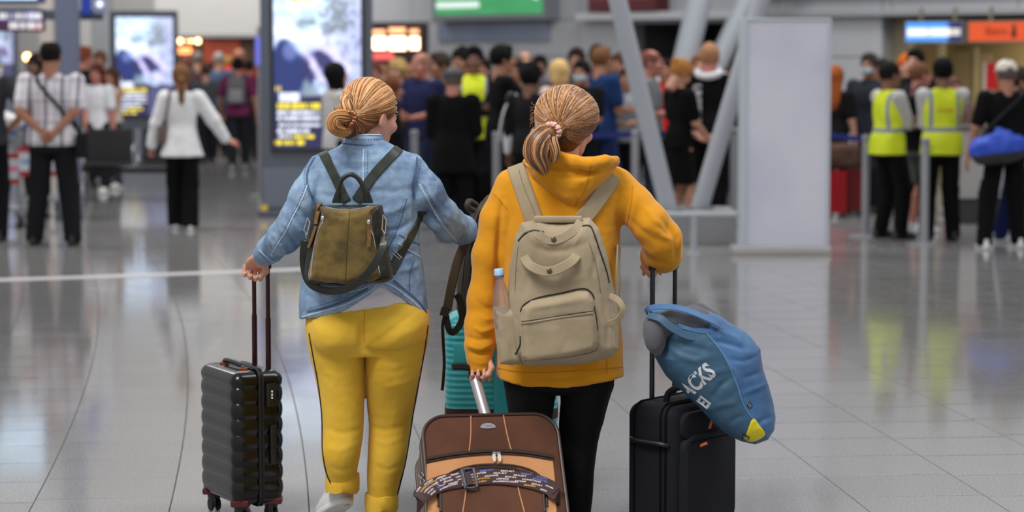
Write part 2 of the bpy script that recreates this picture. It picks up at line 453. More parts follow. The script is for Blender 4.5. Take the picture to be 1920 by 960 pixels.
for i in range(-14, 14):
    r = 100 + 1.28 + (i + .5) * TW; ph = rg.choice([0, .5]) * TL + rg.uniform(-.05, .05)
    k = 0; s0 = 4.2 + ph
    while s0 + k * TL * r / 100 < 24.6:
        a = (s0 + k * TL) / 100.0; c = V((RC + r * math.cos(a), r * math.sin(a), 0)); k += 1
        vis = c.y > 8.9 and abs(c.x) < c.y * .212 + .35
        cand.append((c.y if vis else 999, c, a))
cand.sort(key=lambda t: t[0]); nt_ = 0
for y, c, a in cand:
    if nt_ < 300 and y < 900:
        o = bpy.data.objects.new('tile', tile_me); COL.objects.link(o); o.parent = floor; o.location = c; o.rotation_euler.z = a; nt_ += 1
    else:
        ca, sa = math.cos(a), math.sin(a); rest.add([(c.x + x * ca - y_ * sa, c.y + x * sa + y_ * ca, z) for x, y_, z in tv], tf)
tag(rest.build('tiles', STONE, floor, fix=False), kind='stuff')
# pale inlaid stripe across the left part of the floor
st = MB(); sp = [(G(-60, 529.5), G(-60, 524.5)), (G(250, 519), G(250, 514.5)), (G(570, 507), G(570, 503))]
for (a, b), (c, d) in zip(sp, sp[1:]):
    v = [a, c, d, b]; st.add([p + V((0, 0, .0005)) for p in v] + [p + V((0, 0, .003)) for p in v], [[4, 5, 6, 7], [0, 1, 5, 4], [2, 3, 7, 6], [1, 2, 6, 5], [3, 0, 4, 7]])
st.build('inlay_strip', mat('pale inlay', (225, 222, 222), .3), floor)

# ================================================================== back wall (turned a little away to the left) and what is on it
WALLM = mat('light grey wall panel', (172, 174, 178), .45, noise=.03, nscale=2)
SEAM = mat('wall backing', (120, 122, 126), .7)
e_ = V((1, -1.2, 0)).normalized(); n_ = V((-e_.y * -1, -e_.x, 0)); n_ = V((-.768, -.640, 0)).normalized(); O_ = V((-3.0, 42.0, 0))
def WP(px, py, off=0.0):
    """picture point on the back wall plane -> (u along the wall, z)"""
    d = ray(px, py); o = O_ + n_ * off; t = (o - V((0, 0, HC))).dot(n_) / d.dot(n_); p = V((0, 0, HC)) + d * t
    return (p - o).dot(e_), p.z
def wall_box(mb, u0, u1, z0, z1, d0, d1):
    c = [O_ + e_ * u + n_ * d + V((0, 0, z)) for u in (u0, u1) for d in (d0, d1) for z in (z0, z1)]
    return mb.add(c, [[0, 1, 3, 2], [4, 6, 7, 5], [0, 4, 5, 1], [2, 3, 7, 6], [0, 2, 6, 4], [1, 5, 7, 3]])
uo0, _ = WP(1180, 80); uo1, _ = WP(1420, 80); us0, zs = WP(1656, 34); us1 = us0 + 7
zdark = WP(1290, 43)[1]
mb = MB(); UE = us1 + 4
wall_box(mb, 0, uo0, 0, 9, -.3, 0); wall_box(mb, uo0, uo1, zdark, 9, -.3, 0); wall_box(mb, uo1, us0, 0, 9, -.3, 0)
wall_box(mb, us0, us1, zs, 9, -.3, 0); wall_box(mb, us1, UE, 0, 9, -.3, 0)
wall_back = tag(mb.build('wall_back', SEAM), kind='structure')
rows = [(0.0, 1.05), (1.05, 1.72), (1.72, WP(1070, 37)[1]), (WP(1070, 37)[1], 3.3), (3.3, 4.4), (4.4, 5.5)]
zfas = WP(1750, 8)[1]
u = 0.0; cols = []
while u < UE: cols.append((u, min(u + 2.1, UE))); u += 2.1
def clip_out(u0, u1, z0, z1):
    """wall panel minus the two openings"""
    out = []
    for a, b, top in ((uo0, uo1, zdark), (us0, us1, zs)):
        pass
    cuts = sorted({u0, u1} | {x for x in (uo0, uo1, us0, us1) if u0 < x < u1})
    for a, b in zip(cuts, cuts[1:]):
        m = (a + b) / 2; lo = z0
        if uo0 < m < uo1: lo = max(lo, zdark)
        if us0 < m < us1: lo = max(lo, zs)
        if z1 - lo > .05 and b - a > .05: out.append((a, b, lo, z1))
    return out
for z0, z1 in rows:
    for u0, u1 in cols:
        for q in clip_out(u0, u1, z0, z1):
            m = MB(); wall_box(m, q[0] + .008, q[1] - .008, q[2] + .008, q[3] - .008, 0, .02); m.build('panel', WALLM, wall_back)
# fascia bands over the right opening, ledge over the dark opening
m = MB(); wall_box(m, uo1 - .2, us1, zs + .03, zs + .10, .02, .16); wall_box(m, uo1 - .2, us1, zs + .30, zs + .42, .02, .12)
m.build('fascia_band', mat('fascia grey', (150, 151, 155), .5), wall_back)
m = MB(); u0, z0 = WP(1102, 37); wall_box(m, u0, uo1, z0 - .01, z0 + .10, .02, .25); m.build('ledge', mat('pale ledge', (196, 198, 202), .4), wall_back)
# recess behind the dark opening
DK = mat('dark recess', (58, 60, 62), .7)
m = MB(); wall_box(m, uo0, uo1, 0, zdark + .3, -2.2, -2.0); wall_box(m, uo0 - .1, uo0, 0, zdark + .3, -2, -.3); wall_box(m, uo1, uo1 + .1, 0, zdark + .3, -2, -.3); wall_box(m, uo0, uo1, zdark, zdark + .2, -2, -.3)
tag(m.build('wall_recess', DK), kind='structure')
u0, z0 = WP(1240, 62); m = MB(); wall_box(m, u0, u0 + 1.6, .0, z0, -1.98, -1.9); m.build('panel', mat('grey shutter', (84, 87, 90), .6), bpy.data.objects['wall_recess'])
# shop interior behind the right opening
BEI = mat('beige shop wall', (150, 132, 92), .6, noise=.05, nscale=1.5)
m = MB(); wall_box(m, us0, us1, 0, zs + .5, -1.7, -1.5); wall_box(m, us0 - .1, us0, 0, zs + .3, -1.5, -.3); wall_box(m, us1, us1 + .1, 0, zs + .3, -1.5, -.3)
shopw = tag(m.build('wall_shop', BEI), kind='structure')
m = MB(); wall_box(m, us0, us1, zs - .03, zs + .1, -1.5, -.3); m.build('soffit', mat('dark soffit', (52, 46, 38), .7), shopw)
m = MB(); wall_box(m, us0, us0 + .28, 0, zs, -.3, -.2); wall_box(m, us0 + .42, us0 + .5, 0, zs, -.7, -.6); m.build('jamb', mat('olive beige jamb', (128, 120, 98), .6), shopw)
for a, b, t in ((1782, 1826, 96), (1844, 1862, 100)):
    ua, za = WP(a, t, -1.5); ub, _ = WP(b, t, -1.5); m = MB(); wall_box(m, ua, ub, 0, za, -1.5, -1.44); m.build('panel', mat('pale beige panel', (168, 152, 118), .5), shopw)
ua, za = WP(1828, 92, -1.4); m = MB(); wall_box(m, ua, ua + .05, 0, za + .02, -1.44, -1.38); m.build('post', mat('cream post', (190, 178, 140), .5), shopw)
area('shop_ceiling_lamp', tuple(O_ + e_ * (us0 + 1.6) - n_ * .9 + V((0, 0, zs - .1))), tuple(O_ + e_ * (us0 + 1.6) - n_ * .9), 2.5, .5, 26, (1, .88, .65))

# flat prints and screens: a fine grid of cells, each with the colour the print has there
def print_grid(name, c00, c10, c01, nx, ny, paint, parent=None, emit=1.0, base=None):
    """c00 lower left, c10 lower right, c01 upper left; paint(u, v) -> sRGB array"""
    u, v = np.meshgrid(np.linspace(0, 1, nx), np.linspace(0, 1, ny)); u = u.ravel(); v = v.ravel()
    A, B, C = (np.array(x, float) for x in (c00, c10, c01)); P_ = A + u[:, None] * (B - A) + v[:, None] * (C - A)
    i, j = np.meshgrid(np.arange(nx - 1), np.arange(ny - 1)); a = (j * nx + i).ravel(); f = np.stack([a, a + 1, a + nx + 1, a + nx], 1)
    me = raw_mesh(name, P_, f, smooth=False); rgb = np.clip(paint(u, v), 0, 255) / 255; rgb = np.where(rgb <= .04045, rgb / 12.92, ((rgb + .055) / 1.055) ** 2.4)
    at = me.color_attributes.new('print', 'FLOAT_COLOR', 'POINT'); at.data.foreach_set('color', np.concatenate([rgb, np.ones((len(u), 1))], 1).astype(np.float32).ravel())
    key = 'print %s %.2f' % ('lit' if emit else 'paper', emit)
    if key in MC: m = MC[key]
    else:
        s = NT(key, rough=.3); at_ = s.n('ShaderNodeAttribute'); at_.attribute_name = 'print'
        if emit:
            s.l(at_.outputs['Color'], s.b.inputs['Emission Color']); s.b.inputs['Emission Strength'].default_value = emit; s.b.inputs['Base Color'].default_value = (.01, .01, .01, 1)
        else: s.l(at_.outputs['Color'], s.b.inputs['Base Color'])
        m = s.m
    return link(name, me, m, parent)
def words_line(x, y, x0, x1, yc, h, seed, gap=.12):
    """mask of a row of letter-like strokes (the words are out of focus in the photograph)"""
    r = np.random.RandomState(seed); m = (np.abs(y - yc) < h / 2) & (x > x0) & (x < x1)
    cell = h * .34; k = np.floor((x - x0) / cell).astype(int); on = r.rand(400) > gap
    fx = (x - x0) / cell - k
    return m & on[np.clip(k, 0, 399)] & (fx < .8)
def paint_ad(u, v):
    x = 515 + u * 163; y = 276 - v * 300; p = np.stack([x / 14, y / 14, 0 * x], 1); n1 = vnoise(p + 7); n2 = vnoise(p * 2.3 + 19); n3 = vnoise(p * .5 + 3)
    c = np.array([200., 224, 255])[None] + (n1 * 28 + n2 * 16)[:, None] * np.array([1, .9, .4])
    def lay(mask, col, a=1.0):
        nonlocal c; w = np.clip(mask, 0, 1)[:, None] * a; c = c * (1 - w) + np.array(col, float) * w
    lay((x - 612) / 30 + n1 * .6, (172, 176, 214), .75); lay((n2 * 1.5 + n1) * ((x > 600) & (y > 20)), (120, 122, 165), .7)
    lay(1.2 - np.hypot((x - 633) / 26, (y - 34) / 42) + n2 * .8, (112, 124, 128), .8); lay(1.1 - np.hypot((x - 572) / 30, (y - 44) / 12) + n2 * .6, (104, 120, 122), .8)
    lay(1.2 - np.hypot((x - 535) / 30, (y - 58) / 30), (250, 252, 255), .9); lay(1.3 - np.hypot((x - 590) / 60, (y - 72) / 9), (235, 240, 255), .7)
    lay((1.15 - np.hypot((x - 540) / 42, (y - 140) / 62)) * 4 + n3, (34, 48, 104)); lay((1.1 - np.hypot((x - 602) / 38, (y - 118) / 34)) * 3 + n1, (46, 44, 92), .95)
    lay((1.1 - np.hypot((x - 545) / 16, (y - 95) / 20)) * 2, (120, 132, 196), .7)
    for (xa, ya, xb, yb, w) in ((572, 92, 590, 122, 8), (590, 122, 604, 150, 9), (590, 82, 622, 92, 9), (622, 92, 652, 130, 10), (604, 148, 640, 160, 8)):
        d, _ = pdist(np.stack([x, y], 1), [(xa, ya), (xb, yb)]); lay(1.4 - d / w + n2 * .5, (212, 206, 250), .9)
    lay((1.1 - np.hypot((x - 586) / 20, (y - 168) / 18)) * 2 + n1, (128, 146, 156), .9); lay((1.1 - np.hypot((x - 612) / 30, (y - 196) / 22)) * 2 + n1, (92, 80, 96), .9)
    lay((y - 178) / 10 + n1 * .5, (32, 30, 66), .97); lay(((y - 182) / 10 + n1) * (x > 606), (104, 106, 140), .6)
    W_, Y_ = (236, 240, 255), (250, 226, 50)
    for x0, x1, yc, h, col, sd in ((532, 590, 2, 8, (214, 196, 90), 1), (518, 527, 165, 9, Y_, 2), (524, 562, 180, 17, W_, 3), (521, 600, 197, 10, Y_, 4), (521, 600, 209, 6, W_, 5),
                               (521, 600, 220, 6, W_, 6), (521, 600, 232, 6, W_, 7), (521, 580, 243, 6, W_, 8), (521, 546, 253, 6, W_, 9), (549, 590, 254, 6, Y_, 10), (515, 574, 265, 7, Y_, 11)):
        lay(words_line(x, y, x0, x1, yc, h, sd) * 1.0, col)
    return c
FR = mat('kiosk dark grey', (86, 92, 104), .45); FR2 = mat('kiosk black', (30, 32, 36), .35)
def kiosk(px0, px1, Y, ztop, sx0, sx1, sz0, sz1, label, yaw=0, emit=1.4, grp=None):
    cx = GX((px0 + px1) / 2, Y); w = (px1 - px0) / FPX * Y; t = empty('advertising_kiosk', (cx, Y, 0), label, 'kiosk')
    m = MB(); m.box((cx, Y + .11, ztop / 2), (w / 2, .1, ztop / 2), bev=.02); m.build('housing', FR, t)
    m = MB(); m.box((cx, Y + .1, .035), (w / 2 + .04, .14, .035), bev=.01); m.build('foot', FR, t)
    zl = sz0 - .19
    m = MB(); m.box((cx, Y + .004, (zl) / 2 + .04), (w / 2 - .02, .012, zl / 2 - .06), bev=.004); m.build('lower_panel', mat('kiosk panel', (104, 112, 126), .4), t)
    a, b = GX(sx0, Y), GX(sx1, Y)
    m = MB()
    m.box((a - .02, Y + .0, (sz0 + sz1) / 2), (.02, .014, (sz1 - sz0) / 2 + .04)); m.box((b + .02, Y + .0, (sz0 + sz1) / 2), (.02, .014, (sz1 - sz0) / 2 + .04))
    m.box(((a + b) / 2, Y, sz0 - .02), ((b - a) / 2, .014, .02)); m.box(((a + b) / 2, Y, sz1 + .02), ((b - a) / 2, .014, .02)); m.build('bezel', FR2, t)
    print_grid('screen', (a, Y + .003, sz0), (b, Y + .003, sz0), (a, Y + .003, sz1), 130, 230, paint_ad, t, emit)
    if yaw: t.rotation_euler.z = yaw
    return t
k1 = kiosk(489, 698, 26.3, 2.62, 515, 678, 1.79 - 181 / 172.4, 1.79 + 121 / 172.4, 'tall grey advertising kiosk with a big lit screen, behind the woman in denim')
m = MB(); m.box(tuple(P(496, 395, 26.27)), (.035, .006, .06), bev=.004); m.build('sticker', mat('yellow sticker', (232, 190, 40), .5), k1)
kiosk(208, 334, 40, 2.47, 220, 327, 1.79 - 120 / 113.3, 1.79 + 64 / 113.3, 'smaller lit advertising kiosk farther back, behind the black bench seats')
kiosk(-22, 34, 47, 2.45, -16, 28, 1.2, 2.33, 'distant lit advertising kiosk at the far left picture edge', emit=1.0)

# food stall with lit menu boxes
Yst = 38
def stall():
    cx = GX(745, Yst); t = empty('food_stall', (cx, Yst, 0), 'dark food stall with warm glowing menu boxes right of the tall kiosk', 'stall')
    m = MB(); a, b = GX(690, Yst), GX(800, Yst); m.box(((a + b) / 2, Yst + .6, .5), ((b - a) / 2, .5, .5), bev=.02); m.box(((a + b) / 2, Yst + 1.05, 1.15), ((b - a) / 2, .05, 1.1)); m.build('counter', mat('stall dark brown', (52, 36, 32), .6), t)
    lamp = mat('menu light', (255, 226, 186), emit=4.2); lamp2 = mat('menu light dim', (255, 180, 130), emit=1.6)
    for i, (x0, x1, y0, y1) in enumerate(((698, 724, 69, 93), (730, 761, 69, 94), (768, 786, 69, 93), (698, 722, 56, 64), (729, 760, 52, 62), (768, 785, 55, 63))):
        p, q = P(x0, y1, Yst), P(x1, y0, Yst); c = (p + q) / 2; hx, hz = (q.x - p.x) / 2, (q.z - p.z) / 2
        m = MB(); m.box((c.x, Yst + .05, c.z), (hx + .02, .04, hz + .02), bev=.008); o = m.build('menu_box', mat('menu box rim', (120, 60, 44), .5), t)
        m = MB(); m.box((c.x, Yst + .006, c.z), (hx, .008, hz), bev=.003); m.build('lit_panel', lamp if i < 3 else lamp2, o)
    p, q = P(700, 112, Yst), P(738, 99, Yst); c = (p + q) / 2; m = MB(); m.box((c.x, Yst + .02, c.z), ((q.x - p.x) / 2, .03, (q.z - p.z) / 2), bev=.01); m.build('red_sign', mat('red sign lit', (236, 96, 92), emit=.9), t)
stall()

# green information screen and dark red sign on the back wall
def paint_green(u, v):
    c = np.array([62., 156, 96])[None] + (vnoise(np.stack([u * 6, v * 6, 0 * u], 1)) * 12)[:, None]
    for x0, x1, yc in ((.03, .40, .16), (.02, .25, .33), (.02, .42, .5), (.02, .34, .66)):
        d = np.maximum(np.maximum(x0 - u, u - x1) * 2.4, 0) ** 2 + (v - yc) ** 2; c[d < .055 ** 2] = (228, 246, 236)
    d = ((u - .94) * 2.4) ** 2 + (v - .32) ** 2; c[d < .1 ** 2] = (250, 255, 252)
    return c
def wall_sign(name, lab, cat, px0, px1, py, h, rim, paint, emit, rimc):
    (ua, za), (ub, zb) = WP(px0, py, .3), WP(px1, py, .3); za = WP((px0 + px1) / 2, py, .3)[1]
    t = empty(name, O_ + e_ * ((ua + ub) / 2) + n_ * .1 + V((0, 0, za)), lab, cat)
    m = MB(); wall_box(m, ua - rim, ub + rim, za - rim, za + h + rim, .02, .28); m.build('housing', rimc, t)
    c = lambda u, z: tuple(O_ + e_ * u + n_ * .285 + V((0, 0, z)))
    print_grid('screen', c(ua, za), c(ub, za), c(ua, za + h), 120, 60, paint, t, emit)
    return t
g = wall_sign('information_screen', 'large green lit screen with white lines, hung on the back wall', 'screen', 815, 1016, 27, 1.0, .09, paint_green, 1.0, mat('screen grey', (122, 126, 132), .5))
(ua, za), (ub, zb) = WP(822, 78, .04), WP(1030, 40, .04); m = MB(); wall_box(m, ua, ub, za, zb, .02, .06); m.build('glass_panel', mat('blue grey glass', (122, 132, 152), .3), g)
def paint_red(u, v):
    c = np.tile(np.array([92., 24, 32]), (len(u), 1)); x = u * 20; y = v * 4
    for yc, sd in ((2.6, 3), (1.4, 4)): c[words_line(x, y, 1, 18, yc, .7, sd)] = (140, 70, 74)
    return c
wall_sign('wall_sign', 'dark red sign with faint lettering on the back wall behind the sloping column', 'sign', 1102, 1228, 20, .6, .01, paint_red, 0, mat('dark red rim', (80, 24, 30), .5))
# signs above the shop
def shop_sign(px0, px1, py0, py1, paint, emit, lab):
    (ua, za), (ub, zb) = WP(px0, py1, .25), WP(px1, py0, .25)
    t = empty('shop_sign', O_ + e_ * ((ua + ub) / 2) + n_ * .2 + V((0, 0, za)), lab, 'sign')
    m = MB(); wall_box(m, ua - .02, ub + .02, za - .02, zb + .02, .12, .24); m.build('housing', mat('sign grey', (120, 112, 100), .5), t)
    for k in (.2, .8): m = MB(); wall_box(m, ua + (ub - ua) * k - .02, ua + (ub - ua) * k + .02, zb, zs + .12, .14, .18); m.build('hanger', mat('olive beige jamb', (128, 120, 98)), t)
    c = lambda u, z: tuple(O_ + e_ * u + n_ * .245 + V((0, 0, z)))
    print_grid('sign_face', c(ua, za), c(ub, za), c(ua, zb), 160, 60, paint, t, emit); return t, ua, ub, za, zb
def paint_blue(u, v):
    c = np.array([70., 150, 240])[None] * (1 - np.clip((u - .72) * 12, 0, 1))[:, None] + np.array([24., 34, 92])[None] * np.clip((u - .72) * 12, 0, 1)[:, None]
    k = words_line(u * 12, v * 3, .25, 9.3, 1.45, 1.35, 12, 0); c[k] = (330, 330, 330); k2 = words_line(u * 12, v * 3, 9.5, 11.6, 1.45, 1.1, 13, .1); c[k2] = (225, 218, 205); return c
shop_sign(1698, 1804, 41, 78, paint_blue, 1.25, 'blue and white lit sign over the shop opening, left of the orange sign')
t, ua, ub, za, zb = shop_sign(1816, 1990, 40, 77, lambda u, v: np.tile(np.array([228., 84, 30]), (len(u), 1)), .95, 'orange lit sign with dark word over the shop opening')
def wall_text(t, txt, uc, zc, size, m_, off=.25):
    v, f = text_mesh(txt, size, .002, .004); mm = MB(); mm.add([O_ + e_ * (uc + p.x) + n_ * (off + p.z) + V((0, 0, zc + p.y)) for p in v], f); return mm.build('lettering', m_, t, fix=False)
wall_text(t, 'Bistro', WP(1868, 58, .25)[0], (za + zb) / 2, (zb - za) * .62, mat('sign letter brown', (150, 50, 24), emit=.3))
uc = WP(1901, 58, .25)[0]; m = MB()
wall_box(m, uc - .035, uc + .035, za + .04, zb - .1, .245, .256); wall_box(m, uc - .02, uc + .02, zb - .1, zb - .03, .245, .256); m.build('bottle_emblem', mat('emblem dark', (70, 30, 30)), t)
# red notice inside the shop
c = P(1861, 143, 31.5); t = empty('notice_board', (c.x, c.y, 0), 'red notice board on a stand, left of the white baseball cap', 'sign')
m = MB(); m.box((c.x, c.y, c.z), (.085, .02, .17), bev=.005); m.build('board', mat('notice red', (214, 24, 30), .4, emit=.12), t)
m = MB(); m.box((c.x - .1, c.y, c.z), (.012, .022, .18)); m.build('rim', mat('notice white', (220, 220, 220)), t)
m = MB(); m.tube([(c.x, c.y, 0.02), (c.x, c.y, c.z - .15)], .02); m.lathe((c.x, c.y, 0), [(.18, 0), (.18, .015), (.03, .03)]); m.build('stand', mat('post steel', (150, 152, 156), .35, metal=.6), t)

# ------------------------------------------------------------------ left background: wall, shop front, columns, gantry
m = MB(); m.add([(-25, 56, 0), (-3.2, 50, 0), (-3.2, 50, 8), (-25, 56, 8)], [[0, 1, 2, 3]]); m.add([(-3.2, 50, 0), (-2.6, 42, 0), (-2.6, 42, 9), (-3.2, 50, 9)], [[0, 1, 2, 3]])
wl = tag(m.build('wall_left', mat('pale grey far wall', (176, 174, 172), .6, noise=.03, nscale=1)), kind='structure')
Ys = 46; x0, x1 = GX(328, Ys), GX(500, Ys); t = empty('shop', ((x0 + x1) / 2, Ys, 0), 'far brown shop front with orange panel and warm lamps, left of the tall kiosk', 'shop')
zt = P(400, 70, Ys).z; m = MB(); m.box(((x0 + x1) / 2, Ys + .3, zt / 2), ((x1 - x0) / 2, .25, zt / 2)); m.build('facade', mat('shop brown', (70, 46, 34), .7), t)
p, q = P(383, 118, Ys), P(450, 75, Ys); m = MB(); m.box(((p.x + q.x) / 2, Ys, (p.z + q.z) / 2), ((q.x - p.x) / 2, .03, (q.z - p.z) / 2), bev=.01); m.build('orange_panel', mat('shop orange', (150, 54, 26), .6), t)
WL = mat('warm lamp', (255, 214, 150), emit=7); WL2 = mat('orange lamp', (255, 150, 90), emit=2)
for x, y, r in ((337, 77, .05), (350, 77, .022), (359, 77, .03), (371, 77, .05)):
    c = P(x, y, Ys - .1); m = MB(); m.ball(c, r, 6); m.build('lamp', WL, t)
c = P(346, 95, Ys - .05); m = MB(); m.box(c, (.13, .03, .06), bev=.02); m.build('lamp', WL2, t)
m = MB(); m.box(((x0 + x1) / 2, Ys + .2, zt + .5), ((x1 - x0) / 2 + .3, .5, .45)); m.build('upper_fascia', mat('pale grey far wall', (176, 174, 172)), t)
# lit blue banner edge beside the kiosk
c = P(484, 95, 30); t = empty('lit_banner', (c.x, 30, 0), 'narrow violet blue lit panel at the left side of the tall kiosk', 'light panel')
m = MB(); m.box((c.x, 30, 1.80), (.035, .03, .18), bev=.01); m.build('lit_face', mat('violet light', (100, 104, 200), emit=.45), t)
m = MB(); m.tube([(c.x, 30.03, 0), (c.x, 30.03, 2.1)], .02); m.lathe((c.x, 30.03, 0), [(.14, 0), (.14, .015), (.02, .03)]); m.build('stand', mat('post steel', (150, 152, 156)), t)
# square columns
def column(px, w, Y, rgb, lab, h=5):
    x = GX(px, Y); t = empty('support_column', (x, Y, 0), lab, 'column')
    m = MB(); m.box((x, Y, h / 2), (w / 2, w / 2, h / 2), bev=.012); m.build('shaft', mat('column %d' % px, rgb, .5), t)
    m = MB(); m.box((x, Y, .05), (w / 2 + .012, w / 2 + .012, .05), bev=.004); m.build('base_trim', mat('column trim', (90, 94, 104), .5), t)
column(130, .225, 25.8, (104, 111, 136), 'slim blue grey square column right beside the man in the plaid shirt')
column(195, .32, 44, (120, 122, 126), 'grey column between the blue grey column and the smaller kiosk')
column(166, .2, 48, (172, 170, 168), 'pale column far behind, just right of the blue grey column')
column(92, .25, 48, (186, 180, 174), 'pale cream column far behind the man in plaid, left of the blue grey column')
# sign gantry
Yg = 27.0; t = empty('sign_gantry', (GX(110, Yg), Yg, 0), 'dark grey overhead beam carrying flight signs at the top left', 'sign')
zb_ = P(100, 28, Yg).z; m = MB(); m.box((GX(62, Yg), Yg, zb_), (.80, .06, .055), bev=.01); m.build('beam', mat('gantry grey', (70, 74, 86), .5), t)
for x_ in (-80,): m = MB(); m.box((GX(x_, Yg), Yg, zb_ / 2), (.03, .03, zb_ / 2)); m.build('upright', mat('gantry grey', (70, 74, 86)), t)
p = P(-30, 0, Yg); q = P(84, -70, Yg); z8 = P(84, 8, Yg).z
m = MB(); m.box(((p.x + q.x) / 2, Yg - .02, z8 + .28), ((q.x - p.x) / 2, .05, .27), bev=.01); o = m.build('upper_sign', mat('gantry navy', (58, 66, 120), .5), t)
m = MB(); m.box(((p.x + q.x) / 2 - .03, Yg - .075, z8 + .29), ((q.x - p.x) / 2 - .05, .006, .24)); m.build('lit_face', mat('pale blue light', (196, 226, 250), emit=.95), o)
def paint_board(u, v):
    c = np.tile(np.array([50., 40, 110]), (len(u), 1)); x = u * 10; y = v * 4
    c[(v < .42)] = (70, 30, 60); c[(v < .42) & (u > .7)] = (150, 26, 40); c[(v > .5) & (u > .68) & (u < .8)] = (40, 90, 200)
    for yc, x0, sd in ((2.9, .3, 31), (1.0, 3.2, 32)):
        k = words_line(x * 1.3, y, x0, 12.6, yc, 1.35, sd, .18); c[k] = (300, 300, 310) if yc > 2 else (320, 312, 290)
    return c
a, b = GX(3, Yg), GX(87, Yg); z0, z1 = P(3, 57, Yg).z, P(3, 20, Yg).z
m = MB(); m.box(((a + b) / 2, Yg - .03, (z0 + z1) / 2), ((b - a) / 2 + .015, .035, (z1 - z0) / 2 + .015), bev=.006); o = m.build('departure_board', FR2, t)
print_grid('screen', (a, Yg - .07, z0), (b, Yg - .07, z0), (a, Yg - .07, z1), 140, 50, paint_board, o, .9)
p = P(155, 27, Yg); q = P(173, -40, Yg); m = MB(); m.box(((p.x + q.x) / 2, Yg - .08, (p.z + q.z) / 2), ((q.x - p.x) / 2, .02, (q.z - p.z) / 2), bev=.004); m.build('blue_sign', mat('sign blue', (34, 62, 160), .4, emit=.15), t)
p = P(179, 26, Yg); q = P(200, -30, Yg); m = MB(); m.box(((p.x + q.x) / 2, Yg - .08, (p.z + q.z) / 2), ((q.x - p.x) / 2, .02, (q.z - p.z) / 2), bev=.004); m.build('violet_sign', mat('sign grey violet', (128, 134, 168), .4), t)
c = P(190, 8, Yg); m = MB()
for a in range(4):
    r = Matrix.Rotation(a * math.pi / 4, 3, 'Y'); m.box((c.x, Yg - .104, c.z), (.045, .004, .008), rot=r)
m.build('star_emblem', mat('emblem white', (235, 240, 255), emit=.6), t)
# ball lamp low in the left background
c = P(51, 107, 36); t = empty('globe_lamp', (c.x, c.y, 0), 'small glowing orange globe lamp behind the shoulder of the man in plaid', 'lamp')
m = MB(); m.ball(c, .055, 8); m.build('globe', mat('globe lamp glow', (255, 190, 120), emit=11), t)
m = MB(); m.tube([(c.x, c.y, 0), (c.x, c.y, c.z - .05)], .018); m.lathe((c.x, c.y, 0), [(.15, 0), (.15, .02), (.02, .035)]); m.build('stem', mat('lamp brown', (60, 40, 34)), t)

# ------------------------------------------------------------------ sloping tube columns in V shape
TUBE = mat('grey tube paint', (168, 173, 180), .35)
def vcol(p0, p1, Y, r, lab):
    a, b = P(*p0, Y), P(*p1, Y); a.z = 0 if Y > 30 else .302; d = (b - a).normalized(); b2 = a + d * (9 / d.z)
    t = empty('sloping_column', a, lab, 'column'); m = MB(); m.tube([a, b2], r, 24); m.build('tube', TUBE, t, smooth=True)
    m = MB(); m.lathe((a.x, a.y, a.z), [(r * 1.7, 0), (r * 1.7, .02), (r * 1.2, .03)], 24); m.build('foot_plate', mat('post steel', (150, 152, 156)), t)
vcol((1254, 398), (1158, 0), 22.7, .085, 'grey steel column sloping up to the left, in front of the queue')
vcol((1311, 398), (1428, 0), 22.9, .085, 'grey steel column sloping up to the right, left of the white light box')
vcol((1228, 345), (1312, 0), 32.7, .165, 'thicker pale column behind the queue, rising between the two front sloping columns')
vcol((1238, 345), (1402, 0), 32.9, .14, 'rear grey column behind the queue, sloping right towards the light box')

# light box panel
x0_, x1_ = GX(1150, 22.9), GX(1372, 22.9); t = empty('column_plinth', ((x0_ + x1_) / 2, 22.85, 0), 'low grey stone plinth under the two front sloping columns', 'plinth')
m = MB(); m.box(((x0_ + x1_) / 2, 22.85, .14), ((x1_ - x0_) / 2, .45, .14), bev=.01); m.build('block', mat('plinth grey', (142, 142, 144), .3, noise=.08, nscale=4), t); m = MB(); m.box(((x0_ + x1_) / 2, 22.85, .291), ((x1_ - x0_) / 2 + .015, .465, .011), bev=.004); m.build('cap_stone', mat('plinth cap', (168, 168, 170), .3), t)
Yb = 21.4; a, b = GX(1386, Yb), GX(1556, Yb); zt = 1.79 + 60 / (FPX / Yb); cx = (a + b) / 2
t = empty('light_box', (cx, Yb, 0), 'tall white lavender light box panel standing on the floor in front of the queue', 'light box')
s_ = NT('white acrylic', rough=.22, spec=.5); c_ = s_.coord(); s_.l(s_.mix(s_.ramp(s_.noise(c_, 1.3, 2), .35, .65), (206, 206, 224), (220, 220, 232)), s_.b.inputs['Base Color'])
m = MB(); m.box((cx + .03, Yb + .07, zt / 2 + .03), ((b - a) / 2 - .035, .07, zt / 2 - .03), bev=.01); m.build('acrylic_panel', s_.m, t)
m = MB(); m.box((a + .035, Yb + .06, zt / 2), (.035, .085, zt / 2), bev=.01); m.box((b - .012, Yb + .06, zt / 2), (.012, .085, zt / 2), bev=.005); m.box((cx, Yb + .06, zt), ((b - a) / 2, .085, .012), bev=.005); m.build('frame', mat('pale aluminium', (196, 204, 212), .35, metal=.2), t)
m = MB(); m.box((cx - .025, Yb + .06, .035), ((b - a) / 2 + .035, .15, .035), bev=.012); m.build('base', mat('base steel', (186, 184, 180), .35, metal=.3), t)
